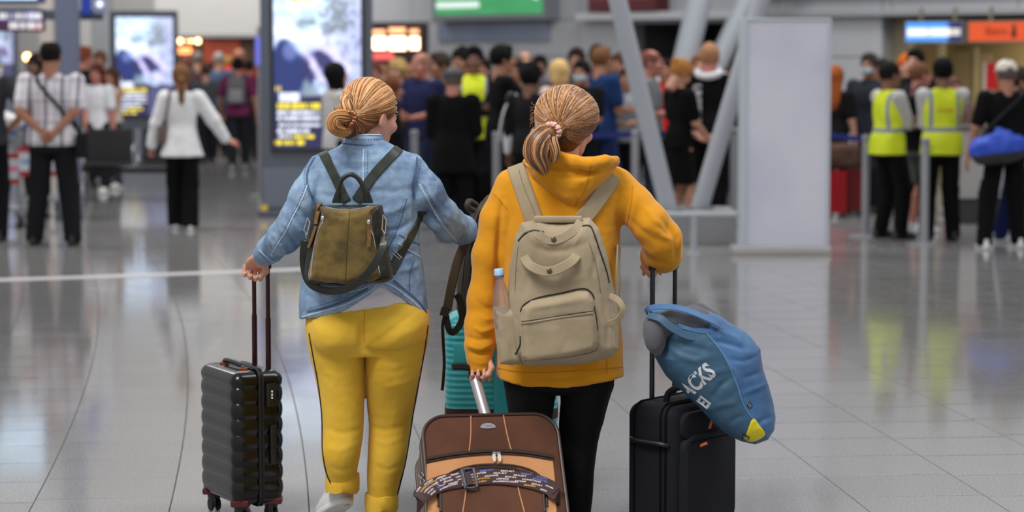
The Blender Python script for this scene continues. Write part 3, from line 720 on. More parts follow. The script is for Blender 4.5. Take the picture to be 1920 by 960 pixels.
# low rail to the left of it
z = P(1300, 403, Yb).z; t = empty('guard_rail', (GX(1300, Yb), Yb, 0), 'low horizontal grey guard rail left of the light box', 'rail')
m = MB(); m.tube([(GX(1205, Yb), Yb, z), (a - .002, Yb, z)], .024, 14); m.build('bar', TUBE, t, smooth=True)
for x in (1212, 1302):
    m = MB(); m.tube([(GX(x, Yb), Yb, 0), (GX(x, Yb), Yb, z)], .03 if x > 1250 else .024, 14); m.lathe((GX(x, Yb), Yb, 0), [(.07, 0), (.07, .01), (.03, .02)]); m.build('leg', TUBE, t, smooth=True)
# queue barrier posts with blue tape
POST = mat('barrier aluminium', (166, 168, 173), .32, metal=.35); TAPE = mat('barrier tape blue', (22, 36, 116), .5)
def post(px, Y, lab, tape_to=None, h=.99, w=.04):
    x = GX(px, Y); t = empty('barrier_post', (x, Y, 0), lab, 'barrier post')
    m = MB(); m.tube([(x, Y, 0.02), (x, Y, h - .06)], w, 20); m.build('pole', POST, t, smooth=True)
    m = MB(); m.lathe((x, Y, 0), [(.17, 0), (.17, .012), (.05, .03)], 24); m.build('base', POST, t, smooth=True)
    m = MB(); m.lathe((x, Y, h - .07), [(w * 1.05, 0), (w * 1.05, .06), (w * .8, .07)], 20); m.build('head', mat('barrier head', (140, 142, 148), .4), t, smooth=True)
    if tape_to:
        b = V((GX(tape_to[0], tape_to[1]), tape_to[1], 0)); a_ = V((x, Y, 0)); d = (b - a_).normalized(); nn = V((-d.y, d.x, 0)); m = MB()
        pts = [a_ + (b - a_) * k / 8 + V((0, 0, h - .035 - .012 * math.sin(k / 8 * math.pi))) for k in range(9)]; m.ribbon(pts, nn, .055, .002); m.build('tape', TAPE, t)
post(1191, 24.6, 'grey barrier post at the left sloping column', (1376, 25.6)); post(1376, 25.6, 'grey barrier post just left of the light box', (1400, 27))
post(1624, 23.4, 'grey barrier post left of the guard in profile', (1558, 24.3)); post(1735, 22.5, 'grey barrier post between the two guards in yellow vests')
post(931, 24.3, 'grey barrier post right of the man in the grey cap', (1191, 24.6)); post(777, 24.8, 'grey barrier post behind the denim shoulder, left of the man in the grey cap')
# white board hung up beside the man in the black hoodie
c = P(1357, 195, 24.9); t = empty('white_board', (c.x, c.y, 0), 'plain white board on a pole beside the man in the black hoodie', 'board')
m = MB(); m.box(c, (.072, .012, .15), bev=.004); m.build('board', mat('board white', (206, 206, 212), .5), t)
m = MB(); m.tube([(c.x + .03, c.y + .03, 0), (c.x + .03, c.y + .03, c.z + .1)], .014); m.lathe((c.x + .03, c.y + .03, 0), [(.14, 0), (.14, .015), (.02, .03)]); m.build('pole', mat('post steel', (150, 152, 156)), t)

# counter of the shop, right
x0, x1, Yc = GX(1795, 25.2), GX(1990, 25.2), 25.2
t = empty('service_counter', ((x0 + x1) / 2, Yc, 0), 'pale service counter with dark plinth behind the man with the blue duffel bag', 'counter')
m = MB(); m.box(((x0 + x1) / 2, Yc + .3, .62), ((x1 - x0) / 2, .3, .36), bev=.01); m.build('front_panel', mat('counter grey', (176, 172, 170), .5), t)
m = MB(); m.box(((x0 + x1) / 2, Yc + .3, .13), ((x1 - x0) / 2 - .01, .28, .13), bev=.005); m.build('plinth', mat('counter dark', (64, 62, 62), .6), t)
m = MB(); m.box(((x0 + x1) / 2, Yc + .3, 1.0), ((x1 - x0) / 2 + .03, .33, .02), bev=.008); m.build('worktop', mat('counter top', (90, 88, 86), .3), t)
# ================================================================== people: shared builders
def ik(a, b, l1, l2, pole):
    a, b = V(a), V(b); d = b - a; L = min(d.length, (l1 + l2) * .999); dn = d.normalized(); x = (l1 * l1 - l2 * l2 + L * L) / (2 * L); h = math.sqrt(max(l1 * l1 - x * x, 0))
    p = V(pole); p = (p - dn * p.dot(dn)).normalized(); return a + dn * x + p * h, a + dn * L
def rot_z(v, a): c, s = math.cos(a), math.sin(a); return V((v[0] * c - v[1] * s, v[0] * s + v[1] * c, v[2]))

# head: centre at the origin, facing +y
def head_mesh(h=.005, female=False):
    s = SDF((-.11, -.13, -.2), (.11, .15, .14), h)
    s.ell((0, -.014, .025), (.076, .096, .094)); s.ell((0, .028, -.035), (.061, .066, .084), k=.03); s.ell((0, .044, -.086), (.038 if female else .044, .042, .03), k=.03)
    s.cone((0, -.022, -.05), (0, -.036, -.19), .05 if female else .058, .052 if female else .064, k=.02)
    s.ell((0, .088, .022), (.05, .018, .012), k=.015)
    for x in (-1, 1):
        s.ell((x * .031, .102, .004), (.017, .014, .012), k=.01, op='s'); s.ell((x * .031, .083, .004), (.0135, .0125, .0125), k=.003)
        s.ell((x * .045, .07, -.03), (.02, .02, .02), k=.02)
        s.ell((x * .079, -.008, -.012), (.009, .019, .031), rot=Matrix.Rotation(x * .35, 3, 'Z'), k=.008)
        s.ell((x * .085, -.002, -.008), (.004, .009, .016), k=.004, op='s')
    s.cone((0, .094, .01), (0, .117, -.026), .008, .0125, k=.012); s.ell((-.011, .103, -.029), (.008, .009, .007), k=.006); s.ell((.011, .103, -.029), (.008, .009, .007), k=.006)
    s.ell((0, .094, -.055), (.022, .012, .006), k=.006); s.ell((0, .091, -.067), (.02, .012, .007), k=.006); s.ell((0, .105, -.061), (.022, .006, .0015), k=.003, op='s'); s.ell((0, .078, -.103), (.02, .018, .016), k=.02)
    v, q = s.mesh(); c = v[q].mean(1); mi = np.zeros(len(q), int)
    for x in (-1, 1):
        e = np.linalg.norm(c - np.array([x * .031, .0935, .004]), axis=1); mi[e < .0105] = 3; mi[e < .0065] = 1
        br = (np.abs(c[:, 0] - x * .032) < .02) & (np.abs(c[:, 2] - (.026 - .004 * np.abs(c[:, 0] * x - .03) / .02)) < .0042) & (c[:, 1] > .06); mi[br] = 1
    lp = (np.abs(c[:, 0]) < .021) & (np.abs(c[:, 2] + .061) < .0085) & (c[:, 1] > .094); mi[lp] = 2
    return v, q, mi
_hc = {}
def head(female, h=.006):
    k = (female, h)
    if k not in _hc: _hc[k] = head_mesh(h, female)
    return _hc[k]
HAIRC = {}
def hair_mesh(kind, h=.007):
    """hair or headwear in head coordinates"""
    if (kind, h) in HAIRC: return HAIRC[(kind, h)]
    s = SDF((-.17, -.24, -.46), (.17, .16, .2), h)
    def cap(g, low=-.06, front=.075):
        s.ell((0, -.018, .032), (.078 + g, .098 + g, .095 + g))
        s.ell((0, .11, -.045), (.1, front, .1), k=.012, op='s'); s.box((0, 0, low - .2), (.2, .2, .2), k=.012, op='s')
    if kind == 'crop': cap(.006, -.045)
    elif kind == 'short': cap(.012, -.055); s.ell((0, .05, .1), (.055, .04, .03), k=.02)
    elif kind == 'balding':
        cap(.006, -.05); s.ell((0, .03, .13), (.065, .11, .06), k=.01, op='s')
    elif kind == 'curly':
        cap(.02, -.06); rs = random.Random(4)
        for i in range(60):
            a = rs.uniform(0, 6.28); b = rs.uniform(-.3, 1.4); p = V((math.cos(a) * math.cos(b) * .098, -.02 + math.sin(a) * math.cos(b) * .11, .035 + math.sin(b) * .112))
            if p.y > .06 and p.z < .06: continue
            s.ell(p, (.016,) * 3, k=.01)
    elif kind in ('bob', 'long', 'pony', 'bun', 'hijab'):
        cap(.014, -.075 if kind in ('pony', 'bun') else -.1, .07)
        if kind == 'bob': s.ell((0, -.04, -.05), (.088, .075, .1), k=.02)
        if kind == 'long': s.loft([(-.36, 0, -.085, .045, .02), (-.28, 0, -.09, .08, .035), (-.15, 0, -.07, .095, .055), (-.05, 0, -.045, .09, .075), (.03, 0, -.03, .08, .08)], k=.03)
        if kind == 'pony': s.chain([(0, -.1, .0), (0, -.135, -.03), (0, -.13, -.12), (0, -.12, -.22), (.005, -.11, -.28)], [.03, .032, .034, .026, .008], k=.02)
        if kind == 'bun': s.ell((0, -.11, .06), (.045, .042, .042), k=.012)
        if kind == 'hijab':
            s.loft([(-.26, 0, -.01, .12, .09), (-.2, 0, 0, .1, .085), (-.12, 0, .0, .075, .08), (-.05, 0, -.01, .083, .088), (.02, 0, -.01, .09, .1)], k=.02)
            s.ell((0, .09, -.02), (.058, .05, .08), k=.01, op='s')
    elif kind == 'baseball':
        s.ell((0, -.012, .042), (.092, .112, .09)); s.box((0, 0, -.17), (.2, .2, .2), k=.006, op='s')
        s.ell((0, .12, .028), (.068, .07, .008), rot=Matrix.Rotation(-.15, 3, 'X'), k=.006); s.ell((0, -.125, .04), (.03, .03, .02), k=.004, op='s'); s.ell((0, -.012, .135), (.009, .009, .007), k=.003)
    elif kind == 'flatcap':
        s.ell((0, -.004, .05), (.1, .125, .062)); s.box((0, 0, -.18), (.2, .2, .2), k=.006, op='s'); s.ell((0, .11, .022), (.07, .045, .009), k=.008)
        s.ell((0, -.012, .02), (.088, .108, .03), k=.01)
    r = s.mesh(); HAIRC[(kind, h)] = r; return r

# hands: wrist at the origin, fingers towards -z, thumb towards +y, palm faces -x (a right hand)
def hand_mesh(pose, h=.0042, k=1.0):
    s = SDF((-.1, -.07, -.22), (.06, .1, .05), h)
    s.cone((0, 0, .04), (0, 0, -.01), .026, .024, k=.01); s.ell((0, 0, -.055), (.015, .04, .05), k=.015); s.ell((-.008, .022, -.035), (.015, .018, .03), k=.01)
    L = [(-.032, .058), (-.011, .072), (.011, .078), (.032, .07)]
    for y, l in L:
        a = V((0, y, -.088)); ang = {'relax': (.25, .55, .9), 'grip': (1.2, 2.5, 3.5), 'flat': (.05, .1, .15), 'hook': (.7, 1.7, 2.6), 'bar': (.95, 2.1, 3.1)}[pose]
        for i, fr in enumerate((.45, .32, .25)):
            t = ang[i]; b = a + V((-math.sin(t), 0, -math.cos(t))) * l * fr; s.cone(a, b, .0092 - i * .0009, .0083 - i * .0009, k=.003); a = b
    if pose in ('grip', 'hook', 'bar'): s.chain([(-.012, .03, -.03), (-.035, .04, -.055), (-.045, .025, -.08), (-.043, .005, -.092)], [.013, .011, .0095, .008], k=.004)
    else: s.chain([(-.005, .03, -.025), (-.02, .052, -.055), (-.028, .058, -.085), (-.03, .058, -.102)], [.013, .0105, .009, .0075], k=.005)
    return s.mesh()
_hd = {}
def hand(pose, right, h=.0042):
    k = (pose, right, h)
    if k not in _hd:
        v, q = hand_mesh(pose, h)
        if not right: v = v * np.array([-1, 1, 1]); q = q[:, ::-1]
        _hd[k] = (v, q)
    return _hd[k]
def place(v, loc, M=None, sc=1.0):
    v = v * sc
    if M is not None: v = v @ np.array(M).T
    return v + np.array(loc)
def hand_frame(fore, thumb):
    z = -V(fore).normalized(); y = V(thumb); y = (y - z * y.dot(z)).normalized(); x = y.cross(z); return Matrix((x, y, z)).transposed()

SKIN = [(196, 142, 116), (168, 116, 90), (122, 82, 62), (206, 152, 130), (186, 120, 104)]
def skin_mats(i):
    s = mat('skin %d' % i, SKIN[i], .5, noise=.05, nscale=30); return [s, mat('dark iris and brow', (40, 28, 24), .3), mat('lips %d' % i, tuple(int(c * .86) for c in (SKIN[i][0], SKIN[i][1] * .85, SKIN[i][2] * .88)), .4), mat('eye white', (214, 208, 202), .2)]
def shoe_mesh(h=.008):
    s = SDF((-.07, -.11, -.01), (.07, .22, .14), h)
    s.loft([(.0, 0, .05, .046, .142), (.02, 0, .05, .05, .146), (.045, 0, .045, .045, .138), (.07, 0, .01, .038, .09), (.1, 0, -.025, .036, .05)], p=2.4, k=.01); s.ell((0, -.03, .11), (.028, .035, .03), k=.006, op='s')
    return s.mesh()
_sh = None
POSE0 = dict(lf=(-.1, .0, 0), rf=(.1, .0, 0), lh=(-.27, .05, .8), rh=(.26, .05, .8), lp=(-.5, -1, 0), rp=(.5, -1, 0), lk=(0, 1, 0), rk=(0, 1, 0), lthumb=(0, 1, 0), rthumb=(0, 1, 0),
             lhand='relax', rhand='relax', head=(0, 0, 0), lean=0.0, w=1.08, fem=False)
def skel(p):
    J = {}
    le = p['lean']
    for s, k in ((-1, 'l'), (1, 'r')):
        hip = V((s * .09, 0, .92)); f = V(p[k + 'f']); ank = f + V((0, 0, .085)); kn, ank = ik(hip, ank, .43, .42, p[k + 'k']); J[k + 'hip'], J[k + 'knee'], J[k + 'ank'] = hip, kn, ank
        sh = V((s * .175 * p['w'], -.01 + le * .5, 1.41)); el, wr = ik(sh, p[k + 'h'], .295, .255, p[k + 'p']); J[k + 'sh'], J[k + 'el'], J[k + 'wr'] = sh, el, wr
    return J
def body_arrays(p, h=.014, legs=True):
    J = skel(p); w = p['w']; le = p['lean']
    s = SDF((-.75, -.65, .0), (.75, .75, 1.6), h)
    s.loft([(.84, 0, -.01, .125 * w, .08 * w), (.95, 0, -.01, .128 * w, .082 * w), (1.1, 0, le * .2, .112 * w, .075 * w), (1.25, 0, le * .35, .13 * w, .085 * w), (1.38, 0, -.005 + le * .5, .14 * w, .078 * w), (1.46, 0, -.01 + le * .5, .07, .06)], k=.03)
    s.cone((0, -.015 + le * .5, 1.42), (0, -.01 + le * .55, 1.5), .06, .055, k=.02)
    for c in 'lr':
        s.chain([J[c + 'sh'], J[c + 'el'], J[c + 'wr']], [.05, .042, .027], k=.02)
        if legs:
            sk = -1 if c == 'l' else 1
            s.chain([J[c + 'hip'], J[c + 'knee']], [.07, .046], k=.03); calf = J[c + 'knee'].lerp(J[c + 'ank'], .3) - V((0, .008, 0)); s.chain([J[c + 'knee'], calf, J[c + 'ank']], [.045, .047, .034], k=.02)
    v, q = s.mesh(); return J, v, q
def fuse(parts):
    vs, qs, ms, b = [], [], [], 0
    for v, q, m in parts:
        vs.append(v); qs.append(q + b); ms.append(m if isinstance(m, np.ndarray) else np.full(len(q), m)); b += len(v)
    return np.concatenate(vs), np.concatenate(qs), np.concatenate(ms)
_cache = {}
def build_body(key, p):
    k = ('body', key)
    if k in _cache: return _cache[k]
    J, v, q = body_arrays(p); hv, hq, hm = head(p['fem']); hv = hv * 1.09; R = Euler(p['head'], 'XYZ').to_matrix()
    parts = [(v, q, 0), (place(hv, (0, .012 + p['lean'] * .6, 1.628), R), hq, hm)]
    for c in 'lr':
        a, b = hand(p[c + 'hand'], c == 'r'); M = hand_frame(J[c + 'wr'] - J[c + 'el'] if c + 'dir' not in p else V(p[c + 'dir']), p[c + 'thumb']); parts.append((place(a, J[c + 'wr'], M), b, 0))
    r = raw_mesh('body', *fuse(parts)); _cache[k] = (r, J); return _cache[k]
def garment(key, p, J, kind, h=.014):
    """top: tee, long, tank, coat, vest; bottom: trousers, shorts, skirt, wide"""
    k = (kind, key)
    if k in _cache: return _cache[k]
    w = p['w']; le = p['lean']; s = SDF((-.75, -.65, .02), (.75, .75, 1.62), h)
    if kind in ('tee', 'long', 'tank', 'coat', 'vest', 'blouse'):
        g = {'coat': .03, 'vest': .03, 'blouse': .024}.get(kind, .014); z0 = {'coat': .7, 'blouse': .78, 'vest': .84}.get(kind, .86); fl = {'coat': .03, 'blouse': .05}.get(kind, 0)
        s.loft([(z0, 0, -.012, (.168 + fl) * w + g, (.13 + fl * .7) * w + g), (1.0, 0, -.012, .155 * w + g, .115 * w + g), (1.12, 0, le * .2, .135 * w + g, .092 * w + g), (1.25, 0, le * .35, .15 * w + g, .1 * w + g), (1.36, 0, le * .5, .155 * w + g, .092 * w + g),
                (1.44, 0, -.01 + le * .5, .11 * w + g, .065 + g), (1.485, 0, -.015 + le * .52, .055 + g * .6, .05 + g * .6)], p=2.2, k=.02)
        for c in 'lr':
            sh, el, wr = J[c + 'sh'], J[c + 'el'], J[c + 'wr']
            if kind in ('long', 'coat', 'blouse'): m = el.lerp(wr, .92); s.chain([sh, el, m], [.062 + g, .052 + g, .032 + g], k=.03)
            elif kind == 'tee': s.chain([sh, sh.lerp(el, .75)], [.066 + g * .7, .06 + g * .7], k=.03)
            elif kind == 'vest': s.ell(sh + V((0, 0, .0)), (.05, .07, .07), k=.03)
            else: s.ell(sh - V((sh.x * .15, 0, 0)), (.045, .06, .05), k=.03)
        s.cone((0, -.01 + le * .55, 1.5), (0, 0 + le * .6, 1.6), .056, .05, k=.005, op='s')
        if kind == 'vest':
            for c in 'lr': s.chain([J[c + 'sh'] + V(((J[c + 'sh'].x) * .45, 0, 0)), J[c + 'sh'].lerp(J[c + 'el'], .5) + V(((J[c + 'sh'].x) * .3, 0, 0))], [.05, .06], k=.004, op='s')
    else:
        g = .012 if kind != 'wide' else .022
        s.loft([(.8, 0, -.01, .145 * w + g, .11 * w + g), (.92, 0, -.012, .156 * w + g, .112 * w + g), (.99, 0, -.01, .136 * w + g, .096 * w + g)], k=.03)
        if kind == 'skirt': s.loft([(.5, 0, 0, .19, .15), (.75, 0, 0, .175, .13), (.95, 0, -.01, .15 * w, .11 * w)], k=.03)
        else:
            for c in 'lr':
                hip, kn, an = J[c + 'hip'], J[c + 'knee'], J[c + 'ank']
                if kind == 'shorts': s.chain([hip, hip.lerp(kn, .85)], [.09, .078], k=.03)
                else: s.chain([hip, kn, an - V((0, 0, .03)) * 1], [.088 * w ** .8 + g * .3, .067 * w ** .8 + g, (.062 if kind == 'trousers' else .08) * w ** .7 + g * .6], k=.03)
    v, q = s.mesh(); n = vnormals(v, q)
    v = v + n * (vnoise(v * np.array([16, 16, 9]) + 3) * .005 + vnoise(v * 34 + 9) * .0022)[:, None]
    r = raw_mesh(kind, v, q); _cache[k] = r; return r
FIXED = [(184, 361), (211, 352), (98, 459), (341, 429), (632, 432), (736, 428), (789, 412), (889, 416), (850, 452), (943, 428), (995, 446), (1046, 418), (1090, 414), (1129, 402), (1221, 420), (1276, 436), (1330, 424), (1724, 436), (1668, 447), (1765, 453), (1884, 466), (1912, 455), (-24, 452)]
TAKEN = [(GX(x, FPX * HC / (f - HOR)), FPX * HC / (f - HOR), .24) for x, f in FIXED] + [(GX(1200, 22.9), 22.9, .5), (GX(1300, 22.9), 22.9, .5), (GX(1228, 32.7), 32.7, .5), (GX(130, 25.8), 25.8, .3), (GX(195, 44), 44, .4), (GX(208, 29.4), 29.4, .55), (GX(310, 29.4), 29.4, .55), (GX(1576, 26), 26, .5), (GX(1191, 24.6), 24.6, .2), (GX(1376, 25.6), 25.6, .2), (GX(1400, 27), 27, .2), (GX(931, 24.3), 24.3, .2), (GX(777, 24.8), 24.8, .2), (GX(1624, 23.4), 23.4, .2), (GX(1357, 24.9), 24.9, .2), (GX(927, 26.8), 26.8, .25), (GX(1233, 27.4), 27.4, .2), (GX(130,25.8), 25.8, .25), (GX(92, 26.4), 26.4, .5), (GX(745, 38.8), 38.8, .9)]
def person(px, htop, foot, key, pose, yaw, label, skin=0, hair='short', hairc=(30, 26, 24), top='tee', topc=(30, 30, 32), bottom='trousers', botc=(24, 24, 27), shoec=(40, 40, 42), H=None, group=None, mats={}, extra=None, head_px=True):
    """px: picture column of the head; foot: picture row of the feet; htop: picture row of the top of the head"""
    global _sh
    p = dict(POSE0); p.update(pose); Y = FPX * HC / (foot - HOR); x = GX(px, Y)
    if (px, foot) not in FIXED:
        while any(math.hypot(GX(px, Y) - a, Y - b_) < .26 + r for a, b_, r in TAKEN): Y += .1
        x = GX(px, Y); TAKEN.append((x, Y, .22))
    H = H or min(1.95, max(1.5, HC - (htop - HOR) / (FPX / Y))); sc = H / 1.765
    bm_, J = build_body(key, p)
    t = empty('person', (0, 0, 0), label, 'person', group)
    def cp(name, me, mlist):
        o = bpy.data.objects.new(name, me); COL.objects.link(o)
        while len(me.materials) < len(mlist): me.materials.append(None)
        for i, m in enumerate(mlist): o.material_slots[i].link = 'OBJECT'; o.material_slots[i].material = m
        o.parent = t; return o
    cp('body', bm_, skin_mats(skin))
    if top: cp({'tee': 'shirt', 'long': 'sweater', 'tank': 'sleeveless_top', 'coat': 'jacket', 'blouse': 'blouse', 'vest': 'shirt'}[top], garment(key, p, J, 'long' if top == 'vest' else top), [mats.get('top') or cloth(topc if top != 'vest' else mats.get('under', (190, 186, 182)))])
    if top == 'vest': cp('safety_vest', garment(key, p, J, 'vest'), [mats.get('vest') or cloth((214, 226, 40))])
    if bottom: cp({'trousers': 'trousers', 'wide': 'trousers', 'shorts': 'shorts', 'skirt': 'skirt'}[bottom], garment(key, p, J, bottom), [cloth(botc)])
    R = Euler(p['head'], 'XYZ').to_matrix(); hc = V((0, .012 + p['lean'] * .6, 1.628))
    if hair:
        k = ('hair', hair, tuple(p['head']), p['lean'])
        if k not in _cache:
            v, q = hair_mesh(hair); v = v * 1.09; v = place(v, hc, R); n = vnormals(v, q); v = v + n * (vnoise(v * 60) * .002)[:, None]; _cache[k] = raw_mesh('hair', v, q)
        nm = 'cap' if hair in ('baseball', 'flatcap') else 'headscarf' if hair == 'hijab' else 'hair'
        cp(nm, _cache[k], [mats.get('hair') or mat('hair %d %d %d' % hairc, hairc, .75, noise=.25, nscale=60, spec=.12)])
        if nm == 'cap':
            k2 = ('hair', 'crop', tuple(p['head']), p['lean'])
            if k2 not in _cache: v, q = hair_mesh('crop'); _cache[k2] = raw_mesh('hair', place(v * 1.09, hc, R), q)
            cp('hair', _cache[k2], [mat('hair 90 80 74', (90, 80, 74), .6)])
    if _sh is None: _sh = raw_mesh('shoe', *shoe_mesh())
    if foot < 900:
        for c in 'lr':
            o = cp('shoe', _sh, [mat('shoe %d %d %d' % shoec, shoec, .5)]); a = J[c + 'ank']; o.location = (a.x, a.y, a.z - .085); sp = p.get(c + 'toe', 0); o.rotation_euler = (p.get(c + 'pitch', 0), 0, sp)
    t['_J'] = 0; del t['_J']
    if extra: extra(t, J, p, cp)
    t.scale = (sc,) * 3; t.rotation_euler.z = yaw; hl = rot_z((hc.x * sc, hc.y * sc, 0), yaw)
    t.location = (x - hl.x, Y, 0.0)
    return t
def cloth(rgb):
    if not isinstance(rgb, tuple): return rgb
    return mat('cloth %d %d %d' % rgb, rgb, .85, noise=.08, nscale=25, bump=.3, bscale=350, spec=.1)
def add_part(t, name, mb, m, smooth=True):
    """part given in the person's own coordinates (before scale and turn)"""
    me = bpy.data.meshes.new(name); me.from_pydata(mb.v, [], mb.f); bm = bmesh.new(); bm.from_mesh(me); bmesh.ops.recalc_face_normals(bm, faces=bm.faces); bm.to_mesh(me); bm.free()
    me.polygons.foreach_set('use_smooth', [smooth] * len(me.polygons)); me.materials.append(m); o = bpy.data.objects.new(name, me); COL.objects.link(o); o.parent = t; return o
# ================================================================== the people in the hall
PS = {
 'stand': dict(), 'stand_w': dict(fem=True, w=.9),
 'behind': dict(lf=(-.17, .02, 0), rf=(.17, -.02, 0), lh=(-.055, -.17, .985), rh=(.05, -.19, .97), lp=(-1, -.35, 0), rp=(1, -.35, 0), w=1.22, lhand='hook', rhand='hook', ldir=(.5, 0, -.4), rdir=(-.5, -.1, -.3), lthumb=(0, 0, 1), rthumb=(0, 0, 1)),
 'walkout': dict(lf=(-.07, .1, 0), rf=(.08, -.14, 0), lh=(-.33, .04, .88), rh=(.49, .04, .93), lp=(-1, -.6, .3), rp=(.5, -1, .1), fem=True, w=.98, rdir=(.8, .1, -.25), lhand='grip', rthumb=(0, .6, .6)),
 'walk': dict(lf=(-.08, -.16, 0), rf=(.09, .2, 0), lh=(-.3, .12, .9), rh=(.3, -.05, .88)),
 'hold': dict(lh=(-.1, .27, 1.08), rh=(.1, .29, 1.1), lhand='hook', rhand='hook'), 'hold_w': dict(lh=(-.1, .25, 1.02), rh=(.1, .27, 1.04), lhand='hook', rhand='hook', fem=True, w=.9),
 'phone': dict(rh=(.1, .28, 1.2), lh=(-.26, .06, .87), rhand='grip', head=(-.35, 0, 0)),
 'crossed': dict(lh=(.1, .2, 1.12), rh=(-.1, .23, 1.15), lp=(-1, -.3, -.3), rp=(1, -.3, -.3), lhand='hook', rhand='hook', w=1.08, lf=(-.13, 0, 0), rf=(.14, .06, 0)),
 'down_w': dict(lh=(-.08, .24, 1.0), rh=(.1, .27, .98), fem=True, w=.92, head=(-.55, 0, 0)),
 'reach': dict(rh=(.16, .42, 1.14), lh=(-.26, .06, .87), rp=(.6, -.6, -.6)),
 'akimbo': dict(rh=(.2, .04, 1.0), lh=(-.2, .04, 1.0), lp=(-1, -.4, 0), rp=(1, -.4, 0), w=1.1),
 'wide': dict(lf=(-.2, -.05, 0), rf=(.17, .08, 0), lh=(-.34, .02, .88), rh=(.3, .1, .9), w=1.16),
 'clasp_w': dict(lh=(-.04, .24, .93), rh=(.05, .25, .92), fem=True, w=.88, lhand='hook', rhand='hook'),
 'legup_w': dict(fem=True, w=.9, rf=(.1, .25, .25), lh=(-.25, .03, .86), rh=(.1, .2, .95)),
}
def ppl(px, ht, ft, key, yaw, label, **kw): return person(px, ht, ft, key, PS[key], math.radians(yaw), label, **kw)
def carried(t, name, label, cat, group=None):
    o = empty(name, t.location, label, cat, group); o.rotation_euler = t.rotation_euler; o.scale = t.scale; return o
def strap_bag(t, name, label, cat, c, size, rgb, sh=(.16, 0, 1.45), hip=None, stripe=None, front=-1):
    """bag at c with a shoulder strap running to sh"""
    b = carried(t, name, label, cat); m = MB(); m.box(c, size, bev=min(size) * .6); add_part(b, 'bag_body', m, cloth(rgb))
    m = MB(); y = front * .16; top = V(c) + V((0, 0, size[2]))
    m.ribbon(crv([top + V((0, 0, -.02)), ((sh[0] + c[0]) / 2, y, 1.2), (sh[0], y * .75, 1.42), (sh[0], 0, 1.5), (sh[0], .12, 1.42), ((sh[0] + c[0]) / 2, .17, 1.2), top + V((0, 0, -.03))], 24), (0, front, .2), .028, .004); add_part(b, 'strap', m, cloth(rgb)); return b
def rucksack(t, label, rgb, c=(0, -.25, 1.24), size=(.14, .085, .21), pocket=None):
    b = carried(t, 'backpack', label, 'backpack'); s = SDF((c[0] - .25, c[1] - .2, c[2] - .3), (c[0] + .25, c[1] + .2, c[2] + .3), .011)
    s.box(c, size, .07); v, q = s.mesh(); me = raw_mesh('pack_body', v, q); me.materials.append(cloth(rgb)); o = bpy.data.objects.new('pack_body', me); COL.objects.link(o); o.parent = b
    m = MB(); m.box((c[0], c[1] - size[1] - .005, c[2] - .07), (size[0] * .75, .03, .1), bev=.025); add_part(b, 'front_pocket', m, cloth(pocket or rgb))
    for s_ in (-1, 1):
        m = MB(); m.ribbon(crv([(s_ * .07, c[1] + .06, c[2] + .18), (s_ * .1, -.1, 1.5), (s_ * .11, 0, 1.53), (s_ * .13, .12, 1.42), (s_ * .15, .16, 1.2), (s_ * .17, .0, 1.08), (s_ * .13, c[1] + .04, 1.08)], 24), (0, -.3, 1), .05, .01); add_part(b, 'strap', m, cloth(rgb))
    m = MB(); m.tube(crv([(-.035, c[1], c[2] + .2), (0, c[1], c[2] + .245), (.035, c[1], c[2] + .2)], 10), .007); add_part(b, 'handle', m, cloth(rgb)); return b

# plaid shirt
s = NT('plaid cotton', rough=.85, spec=.2); c = s.coord(); sx = s.n('ShaderNodeSeparateXYZ'); s.l(c, sx.inputs[0])
def band(o, f, w, ph=0): return s.math('LESS_THAN', s.math('FRACT', s.math('ADD', s.math('MULTIPLY', o, f), ph)), w)
k = s.mix(s.math('MULTIPLY', band(sx.outputs['X'], 7.2, .22, .3), .75), (226, 220, 226), (84, 88, 104)); k = s.mix(s.math('MULTIPLY', band(sx.outputs['X'], 7.2, .06, .62), .6), k, (90, 92, 104))
k = s.mix(s.math('MULTIPLY', band(sx.outputs['Z'], 5.6, .12, .1), .42), k, (96, 98, 112)); k = s.mix(s.math('MULTIPLY', band(sx.outputs['Z'], 11.2, .05, .4), .35), k, (96, 98, 112)); s.l(k, s.b.inputs['Base Color']); PLAID = s.m
t = ppl(98, 75, 459, 'behind', 0, 'man in white plaid shirt, standing with his hands clasped behind his back', skin=1, hair='balding', hairc=(26, 23, 22), mats={'top': PLAID}, botc=(30, 30, 33), shoec=(22, 21, 22))
strap_bag(t, 'shoulder_bag', 'small black shoulder bag at the right hip of the man in plaid', 'bag', (.27, -.06, .86), (.05, .06, .11), (34, 33, 36), sh=(-.1, 0, 1.45))
ppl(-24, 80, 452, 'akimbo', 0, 'person in dark clothes with a bent bare arm, at the left picture edge', skin=1, hairc=(40, 30, 26), topc=(60, 60, 66))
ppl(70, 104, 372, 'stand', 160, 'dark haired person half hidden behind the left shoulder of the man in plaid', skin=2, hair='curly', hairc=(34, 24, 22), topc=(44, 34, 34))
ppl(160, 88, 350, 'stand', -60, 'red haired person in black, just right of the blue grey column', skin=4, hair='short', hairc=(120, 60, 36), topc=(26, 26, 30))
ppl(190, 96, 336, 'stand', 180, 'tall man behind the two long haired women', skin=1, hairc=(110, 74, 58), topc=(90, 92, 98))
ppl(184, 120, 361, 'legup_w', 165, 'woman with long dark red hair in a white T-shirt, facing the camera behind the bench', skin=4, hair='long', hairc=(82, 40, 30), topc=(222, 222, 228), botc=(40, 40, 46), shoec=(236, 234, 232))
t = ppl(211, 127, 352, 'clasp_w', 150, 'woman in a beige sleeveless top with bare arms and clasped hands', skin=1, hair='long', hairc=(74, 48, 38), top='tank', topc=(196, 182, 166), botc=(60, 60, 66), shoec=(230, 228, 226))
